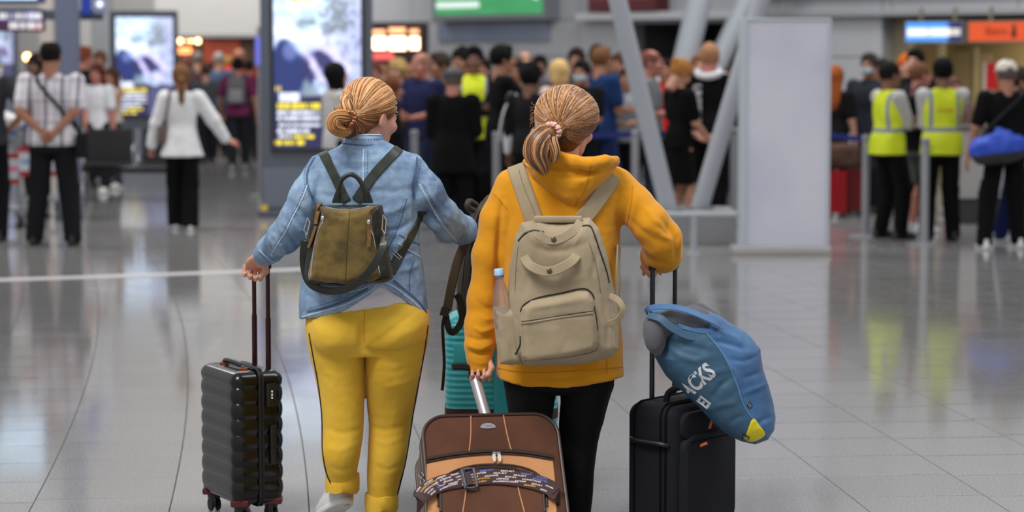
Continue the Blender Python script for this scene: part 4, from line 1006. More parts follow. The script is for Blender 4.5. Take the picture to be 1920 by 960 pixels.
b = carried(t, 'handbag', 'small white round handbag in front of the woman in the beige top', 'bag'); m = MB(); m.ball((.0, .2, 1.12), (.07, .03, .07), 8); add_part(b, 'bag_body', m, cloth((224, 218, 206)))
m = MB(); m.tube(crv([(-.05, .2, 1.16), (-.1, .13, 1.4), (-.09, 0, 1.49)], 12), .005); add_part(b, 'strap', m, cloth((200, 190, 176)))
t = ppl(341, 121, 429, 'walkout', 8, 'woman with long ponytail, white blouse and black trousers, walking with one arm out', skin=4, hair='pony', hairc=(116, 84, 56), top='blouse', topc=(228, 228, 230), bottom='wide', botc=(18, 18, 20), shoec=(226, 226, 228))
strap_bag(t, 'shoulder_bag', 'small grey brown shoulder bag at the left side of the woman in the white blouse', 'bag', (-.21, -.04, 1.02), (.05, .07, .1), (110, 98, 90), sh=(-.13, 0, 1.45))
t = ppl(447, 108, 318, 'walk', 0, 'man in a purple T-shirt and dark trousers walking away with a grey backpack', skin=1, hair='short', hairc=(18, 17, 18), topc=(112, 44, 84), botc=(36, 38, 44), shoec=(150, 150, 156))
rucksack(t, 'grey backpack on the back of the man in the purple T-shirt', (106, 104, 108), pocket=(140, 138, 140))
t = ppl(387, 120, 306, 'walk', 10, 'person in a dark grey hooded jacket walking between the white blouse and the purple T-shirt', skin=0, hair='short', hairc=(70, 52, 42), top='long', topc=(74, 78, 80), botc=(34, 34, 40))
for px, ht, ft, yaw, lab, sk, hr, hc, tc in ((371, 97, 292, 20, 'grey haired person in a dark jacket in front of the brown shop', 0, 'crop', (120, 110, 104), (50, 54, 62)), (412, 98, 294, 0, 'grey haired man in blue in the distant group before the orange panel', 0, 'crop', (150, 144, 138), (74, 96, 128)),
    (451, 91, 292, 0, 'bald man in a red jacket beyond the purple T-shirt', 4, 'balding', (170, 120, 100), (200, 50, 30)), (350, 106, 296, 0, 'reddish haired person beyond the head of the woman in white', 4, 'short', (120, 70, 60), (90, 60, 60)), (468, 112, 300, -10, 'person in black right beside the tall kiosk, beyond the purple T-shirt', 1, 'short', (30, 26, 26), (28, 30, 34)),
    (430, 106, 290, 0, 'person with ochre hair in the distant group, left of the purple T-shirt', 1, 'bob', (150, 110, 60), (70, 84, 70))):
    ppl(px, ht, ft, 'stand', yaw, lab, skin=sk, hair=hr, hairc=hc, topc=tc, botc=(40, 40, 46))
ppl(632, 118, 432, 'stand_w', -62, 'woman in a black headscarf and pale grey top, in front of the lit kiosk screen', skin=0, hair='hijab', hairc=(17, 16, 18), top='long', topc=(186, 186, 186), botc=(30, 30, 34))
# queue, left half
ppl(736, 147, 428, 'stand_w', -75, 'short brown haired person in black, right of the head of the woman in denim', skin=1, hair='bob', hairc=(96, 54, 34), top='long', topc=(20, 19, 22), botc=(20, 20, 24))
ppl(702, 116, 380, 'stand', 170, 'reddish faced person near the kiosk edge under the menu boxes', skin=4, hairc=(110, 60, 56), topc=(120, 50, 60))
ppl(716, 122, 376, 'stand_w', 175, 'woman in bright pink and white, beneath the warm menu boxes', skin=0, hair='bob', hairc=(140, 100, 70), topc=(226, 110, 160))
ppl(745, 113, 384, 'stand_w', 150, 'curly blond person in dark green near the food stall', skin=0, hair='curly', hairc=(176, 144, 92), topc=(48, 50, 38))
ppl(762, 106, 380, 'stand', -160, 'dark haired person between the curly blond one and the bald man', skin=1, hairc=(52, 44, 40), topc=(60, 44, 40))
ppl(789, 98, 412, 'hold', 140, 'bald man in a navy shirt at the left of the queue', skin=4, hair='balding', hairc=(150, 110, 96), topc=(36, 40, 74), botc=(40, 46, 70))
t = ppl(824, 99, 410, 'hold', 118, 'man in a dark navy T-shirt with a pale strap, forearms held forward', skin=1, hair='short', hairc=(60, 46, 40), topc=(38, 46, 74), botc=(44, 58, 92))
strap_bag(t, 'cream_bag', 'cream cloth bag with pale strap carried by the man in the dark navy T-shirt', 'bag', (-.12, .24, .84), (.1, .05, .12), (196, 188, 180), sh=(.08, 0, 1.45), front=1)
ppl(866, 92, 410, 'stand', 150, 'black haired man directly behind the bearded man in the yellow vest', skin=1, hair='curly', hairc=(18, 16, 16), topc=(24, 24, 26))
VEST = None
s = NT('safety vest cloth', rough=.7, spec=.3); c = s.coord(); sx = s.n('ShaderNodeSeparateXYZ'); s.l(c, sx.inputs[0]); Z_, X_ = sx.outputs['Z'], sx.outputs['X']
b1 = s.math('MULTIPLY', s.math('GREATER_THAN', Z_, 1.06), s.math('LESS_THAN', Z_, 1.105)); ax_ = s.math('ABSOLUTE', X_); b2 = s.math('MULTIPLY', s.math('MULTIPLY', s.math('GREATER_THAN', ax_, .112), s.math('LESS_THAN', ax_, .15)), s.math('GREATER_THAN', Z_, 1.08))
nz = s.noise(c, 9, 3); s.l(s.mix(s.math('MAXIMUM', b1, b2), s.mix(s.ramp(nz, .3, .7), (206, 222, 24), (226, 236, 58)), (140, 146, 152)), s.b.inputs['Base Color']); s.b.inputs['Emission Strength'].default_value = 0; VEST = s.m
def vest_print(t, lab='red'):
    pass
ppl(889, 87, 416, 'crossed', 178, 'bearded man in a yellow safety vest, facing the camera behind the grey flat cap', skin=2, hair='short', hairc=(16, 14, 14), top='vest', mats={'under': (20, 20, 22), 'vest': VEST}, botc=(22, 22, 25))
t_cap = ppl(850, 125, 452, 'hold', -6, 'elderly man in a grey flat cap and long black coat, seen from behind', skin=4, hair='flatcap', hairc=(74, 74, 78), top='coat', topc=(15, 15, 17), botc=(16, 16, 18), shoec=(24, 22, 22))
ppl(943, 85, 428, 'reach', -72, 'tall man in a black T-shirt with a dark beard, facing right towards the queue', skin=1, hair='short', hairc=(18, 16, 17), topc=(16, 16, 19), botc=(26, 26, 30))
ppl(968, 112, 402, 'stand_w', 160, 'person in a patterned dark top left of the curly black hair', skin=1, hair='short', hairc=(40, 32, 30), topc=(90, 84, 84))
s = NT('black jersey with white sleeve stripe', rough=.8, spec=.2); c = s.coord(); sx = s.n('ShaderNodeSeparateXYZ'); s.l(c, sx.inputs[0]); g1 = s.math('MULTIPLY', s.math('LESS_THAN', sx.outputs['X'], -.195), s.math('LESS_THAN', s.math('ABSOLUTE', s.math('ADD', sx.outputs['Y'], .01)), .026))
s.l(s.mix(g1, (20, 20, 23), (224, 224, 228)), s.b.inputs['Base Color']); STRIPE = s.m
t = ppl(995, 121, 446, 'stand', -22, 'person with dark curly hair, black track top with a white sleeve stripe, from behind', skin=2, hair='curly', hairc=(17, 15, 16), top='long', mats={'top': STRIPE}, botc=(20, 20, 24))
m = MB(); m.ribbon(crv([(-.13, -.04, 1.462), (-.2, -.055, 1.42), (-.262, -.075, 1.28), (-.295, -.085, 1.12), (-.315, -.06, .98)], 20), (-.75, -.65, .1), .036, .006); add_part(t, 'sleeve_stripe', m, mat('print white', (220, 220, 224)))
ppl(984, 96, 388, 'stand', 190, 'bald light skinned person far back between the tall man and the curly hair', skin=0, hair='balding', hairc=(130, 110, 100), topc=(90, 90, 96))
ppl(1012, 104, 390, 'stand', 180, 'dark faced person far back right of the curly black hair', skin=2, hairc=(30, 26, 26), topc=(60, 60, 64))
ppl(1046, 113, 418, 'stand_w', 30, 'blond woman in a pale pink top beside the ponytail in the queue', skin=3, hair='bob', hairc=(212, 176, 116), topc=(224, 190, 180), botc=(60, 60, 70))
ppl(1080, 90, 404, 'stand', 170, 'brown haired man standing behind the masked man in black', skin=1, hairc=(50, 36, 32), topc=(80, 70, 66))
def mask(t, head_rot=(0, 0, 0), rgb=(176, 208, 220), z=1.628):
    o = carried(t, 'face_mask', 'pale blue face mask worn by a man in the queue', 'mask'); s = SDF((-.08, .0, -.14), (.08, .16, .02), .006); s.ell((0, .03, -.045), (.068, .083, .06)); s.ell((0, .02, -.04), (.06, .07, .2), k=.002, op='s'); s.box((0, 0, .1), (.2, .2, .118), k=.003, op='s')
    v, q = s.mesh(); R = Euler(head_rot, 'XYZ').to_matrix(); me = raw_mesh('face_mask', place(v * 1.09, (0, .014, z), R), q); me.materials.append(cloth(rgb)); m = bpy.data.objects.new('mask_cloth', me); COL.objects.link(m); m.parent = o; return o
t = ppl(1090, 113, 414, 'hold', 158, 'man in black with a pale blue face mask, facing the camera above the ponytail', skin=1, hair='short', hairc=(30, 27, 28), topc=(22, 22, 26)); o = mask(t); o['label'] = 'pale blue face mask on the man in black, centre of the queue'
ppl(1129, 88, 402, 'hold', -50, 'tall man in a blue shirt seen from behind, left of the sloping column', skin=1, hair='short', hairc=(112, 78, 52), top='tee', topc=(32, 56, 100), botc=(36, 50, 84))
ppl(1120, 84, 396, 'stand', 180, 'dark haired head just behind the tall man in the blue shirt', skin=1, hairc=(30, 26, 26), topc=(60, 60, 64))
ppl(1160, 100, 398, 'stand_w', 160, 'long haired woman in black and cream at the left sloping column', skin=1, hair='long', hairc=(70, 44, 34), topc=(190, 180, 160), botc=(30, 30, 34))
ppl(1144, 118, 404, 'hold_w', 170, 'blond short haired woman in black beside the blue shirt', skin=1, hair='short', hairc=(150, 116, 76), topc=(26, 24, 26))
ppl(1221, 93, 420, 'hold', -100, 'red faced bald man in a grey T-shirt behind the left sloping column', skin=4, hair='balding', hairc=(120, 74, 66), topc=(116, 118, 122), botc=(40, 44, 54))
ppl(1204, 100, 392, 'stand', 180, 'reddish faced person peering out behind the red faced bald man', skin=4, hair='short', hairc=(90, 60, 52), topc=(190, 190, 196))
ppl(1246, 112, 396, 'stand', 180, 'dark haired person in a bright red top behind the blond bun', skin=1, hairc=(36, 28, 28), topc=(206, 40, 34))
ppl(1276, 112, 436, 'down_w', -58, 'woman with a blond bun and long black dress looking down', skin=0, hair='bun', hairc=(164, 112, 60), top='tee', topc=(13, 13, 15), bottom='skirt', botc=(13, 13, 15))
t = ppl(1330, 82, 424, 'hold', -14, 'tall fair haired man in a black track top with a white hood, from behind', skin=4, hair='short', hairc=(164, 120, 88), top='long', topc=(16, 16, 18), botc=(15, 15, 17))
m = MB(); m.tube(crv([(-.1, -.03, 1.5), (-.09, -.1, 1.47), (0, -.14, 1.44), (.09, -.1, 1.47), (.1, -.03, 1.5)], 24), [.02] + [.035] * 22 + [.03] * 2 + [.02], 10) if False else m.tube(crv([(-.1, -.03, 1.5), (-.09, -.1, 1.47), (0, -.13, 1.45), (.09, -.1, 1.47), (.1, -.03, 1.5)], 24), .036, 10); add_part(t, 'hood', m, cloth((216, 216, 220)))
m = MB(); v, f = text_mesh('UNION', .105, .003, .004); R = Matrix.Rotation(math.pi / 2, 3, 'X') @ Matrix.Rotation(-math.pi / 2, 3, 'Z')
m.add([R @ p + V((-.1, -.137 , 1.2)) for p in v], f); add_part(t, 'lettering', m, mat('print white', (220, 220, 224)), False)
m = MB(); m.ribbon(crv([(.1, -.07, 1.49), (.18, -.03, 1.475), (.245, -.02, 1.38), (.265, -.03, 1.28)], 14), (.5, -.3, .8), .022, .004); add_part(t, 'sleeve_stripe', m, mat('print white', (220, 220, 224)))
ppl(1309, 102, 398, 'stand', 180, 'light skinned person left of the white hood, far back', skin=0, hairc=(130, 90, 70), topc=(80, 76, 76))
ppl(1364, 128, 398, 'stand_w', 20, 'dark reddish haired person above the white board', skin=4, hair='bob', hairc=(60, 34, 28), topc=(40, 34, 34))
# fillers seen low between the others
ppl(906, 110, 398, 'stand', 170, 'dark haired person far back between the yellow vest and the tall man in black', skin=1, hairc=(28, 24, 24), topc=(36, 36, 40))
ppl(1176, 128, 402, 'hold', 150, 'person in black and white behind the lower part of the left sloping column', skin=1, hairc=(40, 34, 32), topc=(150, 152, 160))
# right group
ppl(1566, 124, 400, 'stand_w', -30, 'long orange haired person half hidden by the light box', skin=0, hair='long', hairc=(150, 78, 34), topc=(24, 22, 24))
t = ppl(1627, 100, 398, 'stand', 150, 'man with a pale blue mask in a dark jacket, left of the guard in profile', skin=1, hairc=(60, 54, 52), top='long', topc=(46, 48, 56), botc=(40, 40, 44)); o = mask(t); o['label'] = 'pale blue face mask on the man left of the guards'
t = ppl(1652, 112, 408, 'stand', 160, 'person in black with denim sleeves behind the guard in profile', skin=1, hair='long', hairc=(20, 18, 18), top='long', topc=(96, 118, 142), botc=(30, 30, 34))
ppl(1697, 102, 396, 'stand_w', 170, 'orange haired person between the guard in profile and the black haired man', skin=3, hair='bob', hairc=(196, 96, 24), topc=(40, 40, 44))
ppl(1713, 92, 402, 'stand', 150, 'black haired pale man in black standing behind the guards', skin=3, hair='short', hairc=(20, 18, 18), topc=(20, 22, 28))
t = ppl(1724, 117, 436, 'hold', -68, 'short haired man in grey shorts and black T-shirt between the two guards', skin=4, hair='crop', hairc=(110, 76, 56), topc=(26, 26, 30), bottom='shorts', botc=(88, 92, 90), shoec=(216, 222, 230))
rucksack(t, 'dark backpack on the man in grey shorts between the guards', (44, 42, 50), c=(0, -.23, 1.26), size=(.13, .07, .18))
ppl(1668, 115, 447, 'crossed', -66, 'guard in a yellow safety vest, in profile with cropped black hair', skin=2, hair='crop', hairc=(26, 22, 22), top='vest', mats={'under': (188, 184, 184), 'vest': VEST}, botc=(15, 15, 17), shoec=(18, 18, 20))
ppl(1786, 146, 400, 'stand', 190, 'bare legged person hidden behind the right guard', skin=4, hairc=(110, 80, 70), topc=(120, 96, 86), bottom='shorts', botc=(80, 80, 90), shoec=(226, 228, 232))
t = ppl(1765, 109, 453, 'crossed', 4, 'black haired guard in a yellow vest seen from behind, red print on the back', skin=2, hair='short', hairc=(15, 14, 14), top='vest', mats={'under': (196, 194, 194), 'vest': VEST}, botc=(18, 18, 20), shoec=(20, 20, 22))
m = MB(); v, f = text_mesh('airport', .055, .002, .001); R = Matrix.Rotation(math.pi / 2, 3, 'X'); m.add([R @ p + V((.0, -.135, 1.27)) for p in v], f); add_part(t, 'lettering', m, mat('print red brown', (196, 110, 40)), False)
t = ppl(1884, 112, 466, 'wide', 6, 'man in a white baseball cap, black T-shirt and black white-striped trousers', skin=1, hair='baseball', hairc=(222, 212, 200), topc=(19, 19, 21), botc=(17, 17, 19), shoec=(232, 232, 236))
J = _cache[('body', 'wide')][1]
for c, sg in (('l', -1), ('r', 1)):
    m = MB(); out = V((sg, .0, 0)); m.ribbon([J[c + 'hip'] + out * .1, J[c + 'hip'].lerp(J[c + 'knee'], .5) + out * .09, J[c + 'knee'] + out * .072, J[c + 'ank'] + out * .055], out, .028, .005); add_part(t, 'side_stripe', m, mat('print white', (220, 220, 224)))
b = carried(t, 'duffel_bag', 'bright blue and dark grey duffel bag of the man in the white cap', 'bag')
s = SDF((-.55, -.45, .6), (.3, -.02, 1.35), .012); c0 = V((-.14, -.25, .955)); R = Matrix.Rotation(-.08, 3, 'Y')
s.ell(c0, (.29, .12, .13), rot=R); s.box(c0 - V((0, 0, .02)), (.25, .1, .12), .09, rot=R, k=.03); s.cone(c0 + V((.08, 0, .12)), c0 + V((.0, .02, .15)), .05, .04, k=.04); v, q = s.mesh()
v = v + (vnoise(v * 14) * .016)[:, None] * vnormals(v, q); me = raw_mesh('bag_body', v, q, ((v[q].mean(1)[:, 2] - .9 + v[q].mean(1)[:, 0] * -.12) < .03).astype(int))
for x in ((36, 74, 190), (44, 43, 46)): me.materials.append(mat('duffel %d' % x[0], x, .6, bump=.3, bscale=60))
o = bpy.data.objects.new('bag_body', me); COL.objects.link(o); o.parent = b
m = MB(); m.ribbon(crv([(-.36, -.22, 1.0), (-.1, -.19, 1.25), (.12, -.12, 1.44), (.14, 0, 1.5), (.12, .1, 1.42), (-.1, .16, 1.1)], 24), (-.3, -1, .4), .035, .004); add_part(b, 'strap', m, cloth((38, 38, 42)))
ppl(1912, 126, 455, 'walk', -90, 'person in navy trousers and white trainers at the right picture edge', skin=0, hairc=(60, 50, 46), topc=(30, 34, 50), botc=(30, 38, 84), shoec=(232, 232, 234))

# ================================================================== seats, trolley, cases among the people
def bench():
    Y = 29.4; ppm = FPX / Y; t = empty('beam_seating', (GX(255, Y), Y, 0), 'row of black waiting hall seats on a steel beam, seen from behind', 'bench'); BL = mat('seat black', (26, 26, 28), .5); ST = mat('seat steel', (176, 178, 182), .25, metal=.7)
    xs = [GX(208, Y), GX(310, Y), GX(412, Y) - .35]
    w = .27
    m = MB(); m.box(((xs[0] + xs[1]) / 2, Y - .2, .36), (xs[1] - xs[0], .03, .03), bev=.006); m.build('beam', BL, t)
    for x in xs[:2]:
        m = MB(); m.box((x, Y, .66), (w, .02, .2), rot=None, bev=.012); m.build('backrest', BL, t); m = MB(); m.box((x, Y - .23, .44), (w, .22, .02), bev=.012); m.build('seat', BL, t)
    for x in (xs[0] - .33, (xs[0] + xs[1]) / 2, xs[1] + .33):
        m = MB(); m.tube(crv([(x, Y + .02, .86), (x, Y - .02, .5), (x, Y - .2, .4)], 10), .018); m.build('seat_bracket', ST, t, smooth=True)
        m = MB(); m.tube(crv([(x, Y + .0, .64), (x, Y - .2, .68), (x, Y - .38, .64), (x, Y - .36, .46)], 14), .015); m.build('armrest', ST, t, smooth=True)
    for x in (xs[0] - .28, xs[1] + .28):
        m = MB(); m.tube(crv([(x, Y + .16, .015), (x, Y + .1, .1), (x, Y - .2, .34), (x, Y - .45, .1), (x, Y - .52, .015)], 20), .018); m.build('leg', ST, t, smooth=True)
bench()
def trolley(px, Y, lab, full=True):
    x = GX(px, Y); t = empty('luggage_trolley', (x, Y, 0), lab, 'trolley'); ST = mat('trolley steel', (158, 162, 168), .3, metal=.6); RED = mat('trolley red', (170, 34, 32), .5)
    for sx_ in (-.3, .3):
        m = MB(); m.tube([(x + sx_, Y + .35, .14), (x + sx_, Y - .25, .2), (x + sx_ * .9, Y - .38, .98)], .016); m.build('frame_tube', ST, t, smooth=True)
        m = MB(); m.lathe((x + sx_ - .02, Y - .25, .08), [(.035, 0), (.08, .005), (.08, .035), (.035, .04)], 18, axis=(1, 0, 0)); m.build('wheel', mat('wheel black', (28, 28, 30), .5), t, smooth=True)
        m = MB(); m.box((x + sx_, Y - .25, .14), (.03, .05, .045), bev=.01); m.build('wheel_fork', ST, t)
    m = MB(); m.lathe((x - .02, Y + .42, .08), [(.035, 0), (.08, .005), (.08, .035), (.035, .04)], 18, axis=(1, 0, 0)); m.build('wheel', mat('wheel black', (28, 28, 30), .5), t, smooth=True)
    m = MB(); m.box((x, Y + .05, .19), (.3, .42, .015), bev=.005); m.build('platform', ST, t)
    m = MB(); m.tube([(x - .29, Y - .38, .98), (x + .29, Y - .38, .98)], .022); m.build('push_bar', mat('trolley blue', (40, 60, 130), .5), t, smooth=True)
    for i in range(9): 
        m = MB(); m.tube([(x - .29, Y - .37 + i * .001, .8 + i * .018), (x + .29, Y - .37 + i * .001, .8 + i * .018)], .0035, 6); m.build('wire', ST, t)
    for z in (.74, .48): m = MB(); m.box((x, Y - .36, z), (.31, .015, .025), bev=.006); m.build('red_rail', RED, t)
    def ad(u, v):
        c = np.tile(np.array([196., 198, 204]), (len(u), 1))
        for cu, cv, r, col in ((.42, .4, .2, (60, 140, 50)), (.62, .75, .14, (226, 200, 50)), (.82, .5, .12, (214, 60, 130)), (.2, .5, .12, (120, 150, 190)), (.95, .5, .1, (226, 60, 150))):
            c[np.hypot((u - cu) * 1.2, v - cv) < r] = col
        return c
    print_grid('advert_plate', (x - .3, Y - .38, .51), (x + .3, Y - .38, .51), (x - .3, Y - .38, .71), 60, 24, ad, t, 0)
trolley(-8, 24.8, 'luggage trolley with red rails and an advert plate at the left picture edge')
trolley(92, 26.4, 'second luggage trolley partly hidden behind the legs of the man in plaid')
bb = P(18, 222, 24.9); t = empty('white_bag', (bb.x, bb.y, .99), 'white cloth bundle lying on the trolley at the left picture edge', 'bag'); s = SDF((bb.x - .3, bb.y - .25, .9), (bb.x + .3, bb.y + .25, 1.3), .012); s.ell((bb.x, bb.y, 1.07), (.16, .12, .08)); s.ell((bb.x - .06, bb.y, 1.12), (.07, .08, .07)); v, q = s.mesh(); v = v + (vnoise(v * 18) * .012)[:, None] * vnormals(v, q)
link('cloth', raw_mesh('cloth', v, q), cloth((214, 210, 212)), t)
def small_case(px0, px1, ytop, ybot, rgb, lab, name='suitcase', group=None):
    Y = FPX * HC / (ybot - HOR); x0, x1 = GX(px0, Y), GX(px1, Y); zt = HC - (ytop - HOR) / (FPX / Y); x = (x0 + x1) / 2; w = (x1 - x0) / 2; t = empty(name, (x, Y, 0), lab, 'suitcase', group)
    m = MB(); R_ = [[V((x + dx * (w - .004 * (i % 2)), Y + .13 + dy * .12, .05 + (zt - .05) * i / 16)) for dx, dy in ((-1, -.7), (-.85, -1), (.85, -1), (1, -.7), (1, .7), (.85, 1), (-.85, 1), (-1, .7))] for i in range(17)]; m.rings(R_); m.build('shell', mat('case %d %d %d' % rgb, rgb, .3), t)
    m = MB(); m.tube(crv([(x - .08, Y + .13, zt), (x - .06, Y + .13, zt + .03), (x + .06, Y + .13, zt + .03), (x + .08, Y + .13, zt)], 12), .009); m.build('handle', mat('wheel black', (28, 28, 30)), t)
    for sx_ in (-1, 1):
        for sy in (-1, 1):
            m = MB(); m.lathe((x + sx_ * w * .75 - .012, Y + .13 + sy * .08, .026), [(.01, 0), (.026, .003), (.026, .021), (.01, .024)], 14, axis=(1, 0, 0)); m.build('wheel', mat('wheel black', (28, 28, 30)), t)
            m = MB(); m.box((x + sx_ * w * .75, Y + .13 + sy * .08, .045), (.016, .02, .012)); m.build('wheel_housing', mat('wheel black', (28, 28, 30)), t)
    return t
small_case(1548, 1590, 320, 408, (150, 12, 20), 'bright red hard suitcase right of the light box'); small_case(1594, 1620, 318, 404, (110, 14, 20), 'darker red suitcase beside the bright red one')
small_case(1220, 1246, 345, 394, (30, 120, 160), 'teal blue case standing on the floor behind the left sloping column')
small_case(910, 944, 268, 400, (196, 84, 40), 'orange patterned case standing behind the barrier post right of the yellow vest')
t = empty('travel_bag', (GX(1576, 26.1), 26.2, 0), 'brown soft travel bag lying on top of the red suitcases', 'bag'); zc = HC - (293 - HOR) / (FPX / 26.1)
s = SDF((t.location.x - .35, 26.0, zc - .25), (t.location.x + .4, 26.5, zc + .25), .012); s.box((t.location.x + .02, 26.25, zc - .0), (.21, .13, .14), .08); v, q = s.mesh(); v = v + (vnoise(v * 14) * .01)[:, None] * vnormals(v, q); link('bag_body', raw_mesh('bag_body', v, q), cloth((84, 62, 54)), t)
m = MB(); m.tube(crv([(t.location.x - .1, 26.2, zc + .12), (t.location.x, 26.2, zc + .2), (t.location.x + .1, 26.2, zc + .12)], 12), .01); m.build('handle', cloth((50, 38, 34)), t)
# ================================================================== the two women in front
YW = 8.77
def rows(tab, Y=YW, cy=0.0):
    """(row, left, right, half depth[, centre offset]) in picture pixels at depth Y -> loft rows"""
    o = []
    for r in tab:
        a, b = P(r[1], r[0], Y), P(r[2], r[0], Y); o.append((a.z, (a.x + b.x) / 2, Y + (r[4] if len(r) > 4 else cy), (b.x - a.x) / 2, r[3]))
    return sorted(o)
def hemcut(pts, Y=YW):
    A = sorted((P(x, y, Y).x, P(x, y, Y).z) for x, y in pts); X0 = [a[0] for a in A]; Z0 = [a[1] for a in A]
    return lambda X, Y_, Z: np.interp(X, X0, Z0) - Z + 0 * Y_
def finish(s, name, m, parent, Y=YW, fl=(), n1=.004, n2=.0012, f1=(14, 14, 10), smooth=0, post=None, seed=0):
    v, q = s.mesh(); n = vnormals(v, q)
    v = v + n * (vnoise(v * np.array(f1) + 5 + seed) * n1 + vnoise(v * 55 + 1 + seed) * n2)[:, None]
    if fl:
        n = vnormals(v, q); v = folds(v, n, Y, fl)
    if post: v = post(v, vnormals(v, q))
    o = link(name, raw_mesh(name, v, q), m, parent); return o
def on(sf, t, name, pts, w, m, th=.002, n=40, off=.0008, parent=None):
    p, nn = sf.line(pts, n, off)
    if len(p) < 2: print('MISS', name, pts[0]); return None
    mb = MB(); mb.ribbon(p, nn, w, th); return mb.build(name, m, parent or t, smooth=True)
def cord(sf, t, name, pts, r, m, n=40, off=.001):
    p, nn = sf.line(pts, n, off)
    if len(p) < 2: print('MISS', name, pts[0]); return None
    mb = MB(); mb.tube(p, r, 8); return mb.build(name, m, t, smooth=True)
def stitches(sf, t, name, pts, m, w=.0022, l=.006, gap=.006, kind=True):
    p, nn = sf.line(pts, max(8, int(sum(math.dist(a, b) for a, b in zip(pts, pts[1:])) / 2.2)), .0009)
    mb = MB(); i = 0
    while i < len(p) - 1:
        if i % 2 == 0: mb.ribbon([p[i], p[i].lerp(p[i + 1], .85)], [nn[i], nn[i + 1]], w, .0008)
        i += 1
    if mb.v: return tag(mb.build(name, m, t, fix=False), kind='stuff')

# ---- materials
def denim():
    s = NT('washed denim', rough=.85, spec=.15); c = s.coord('Object'); geo = s.n('ShaderNodeNewGeometry')
    a = s.noise(c, 9, 4, .6); mp = s.n('ShaderNodeMapping'); s.l(c, mp.inputs[0]); mp.inputs['Scale'].default_value = (5, 5, 14); st = s.noise(mp.outputs[0], 5, 3, .6); w = s.noise(c, 420, 2, .6)
    k = s.mix(s.ramp(s.math('ADD', s.math('MULTIPLY', a, .82), s.math('MULTIPLY', st, .18)), .36, .62), (72, 102, 142), (150, 178, 206))
    pt = s.ramp(geo.outputs['Pointiness'], .46, .56); k = s.mix(s.math('MULTIPLY', pt, .35), k, (196, 212, 228)); k = s.mix(s.math('MULTIPLY', s.ramp(w, .35, .65), .28), k, (64, 92, 128)); s.l(k, s.b.inputs['Base Color'])
    bp = s.n('ShaderNodeBump'); bp.inputs['Strength'].default_value = .35; bp.inputs['Distance'].default_value = .001; s.l(w, bp.inputs['Height']); s.l(bp.outputs[0], s.b.inputs['Normal']); return s.m
def knit(name, a_, b_, scale=7, rough=.9, sheen=.25):
    s = NT(name, rough=rough, spec=.12, sheen=sheen); c = s.coord('Object'); n = s.noise(c, scale, 3); w = s.noise(c, 500, 2, .7); s.l(s.mix(s.math('MULTIPLY', s.ramp(w, .3, .7), .22), s.mix(s.ramp(n, .35, .65), a_, b_), tuple(int(x * .72) for x in b_)), s.b.inputs['Base Color'])
    bp = s.n('ShaderNodeBump'); bp.inputs['Strength'].default_value = .25; bp.inputs['Distance'].default_value = .001; s.l(w, bp.inputs['Height']); s.l(bp.outputs[0], s.b.inputs['Normal']); return s.m
DENIM = denim(); SEAMM = mat('frayed denim seam', (182, 200, 216), .9, noise=.2, nscale=160); DSEAM = mat('dark denim seam', (74, 100, 134), .9); STITCH = mat('denim stitch', (60, 84, 118), .9)
HOODM = knit('mustard fleece', (216, 146, 26), (228, 157, 34)); YEL = knit('yellow cotton', (226, 180, 56), (234, 190, 68), rough=.8, sheen=.1)
LEG = mat('black leggings', (11, 11, 15), .8, bump=.2, bscale=500, spec=.25); WHITE = knit('white jersey', (216, 212, 218), (232, 228, 232)); PIP = mat('dark piping', (28, 26, 34), .7)
BLK = mat('black plastic', (24, 24, 26), .35); CHR = mat('chrome', (214, 214, 218), .18, metal=1.0); RUB = mat('rubber', (20, 20, 21), .7)

def strand_mats(tag_, cols): return [mat('%s hair strands %d' % (tag_, i), c, .42, spec=.45) for i, c in enumerate(cols)]
def comb(name, cap_obj, centre, focus, starts, n, mats, parent, r=.0016, seed=1, lift=.002, jit=.03, extra=None, wander=.02):
    """combed hair: strands running over the cap from start directions to the focus, one joined mesh"""
    me = cap_obj.data; bv = BVHTree.FromPolygons([x.co.copy() for x in me.vertices], [tuple(p.vertices) for p in me.polygons]); rs = random.Random(seed); mb = MB(); ce = V(centre); fo = (V(focus) - ce).normalized()
    for i in range(n):
        a = V(starts(rs)).normalized(); pts = []; tw = V((rs.gauss(0, wander), rs.gauss(0, wander), rs.gauss(0, wander))); f2 = (fo + V((rs.gauss(0, jit), rs.gauss(0, jit), rs.gauss(0, jit)))).normalized()
        ang = a.angle(f2)
        if ang < .15: continue
        m = 14; lf = rs.uniform(0, lift)
        for k in range(m + 1):
            t = k / m; d = (a * math.sin((1 - t) * ang) + f2 * math.sin(t * ang)) / math.sin(ang); d = (d + tw * math.sin(t * math.pi) * 2).normalized()
            h = bv.ray_cast(ce + d * .4, -d)[0]
            if h is not None: pts.append(h + d * lf)
        if len(pts) > 3:
            mb.cur = rs.choices(range(len(mats)), weights=[3, 3, 2, 2] if a.z > .05 else [2, 0, 6, 0])[0]; rr = r * rs.uniform(.7, 1.4); mb.tube(pts, [rr * (.5 + .5 * min(1, 4 * k / len(pts), 4 * (1 - k / len(pts)) + .3)) for k in range(len(pts))], 5)
    if extra: extra(mb, rs)
    return tag(mb.build(name, mats, parent, smooth=True, fix=False), kind='stuff')
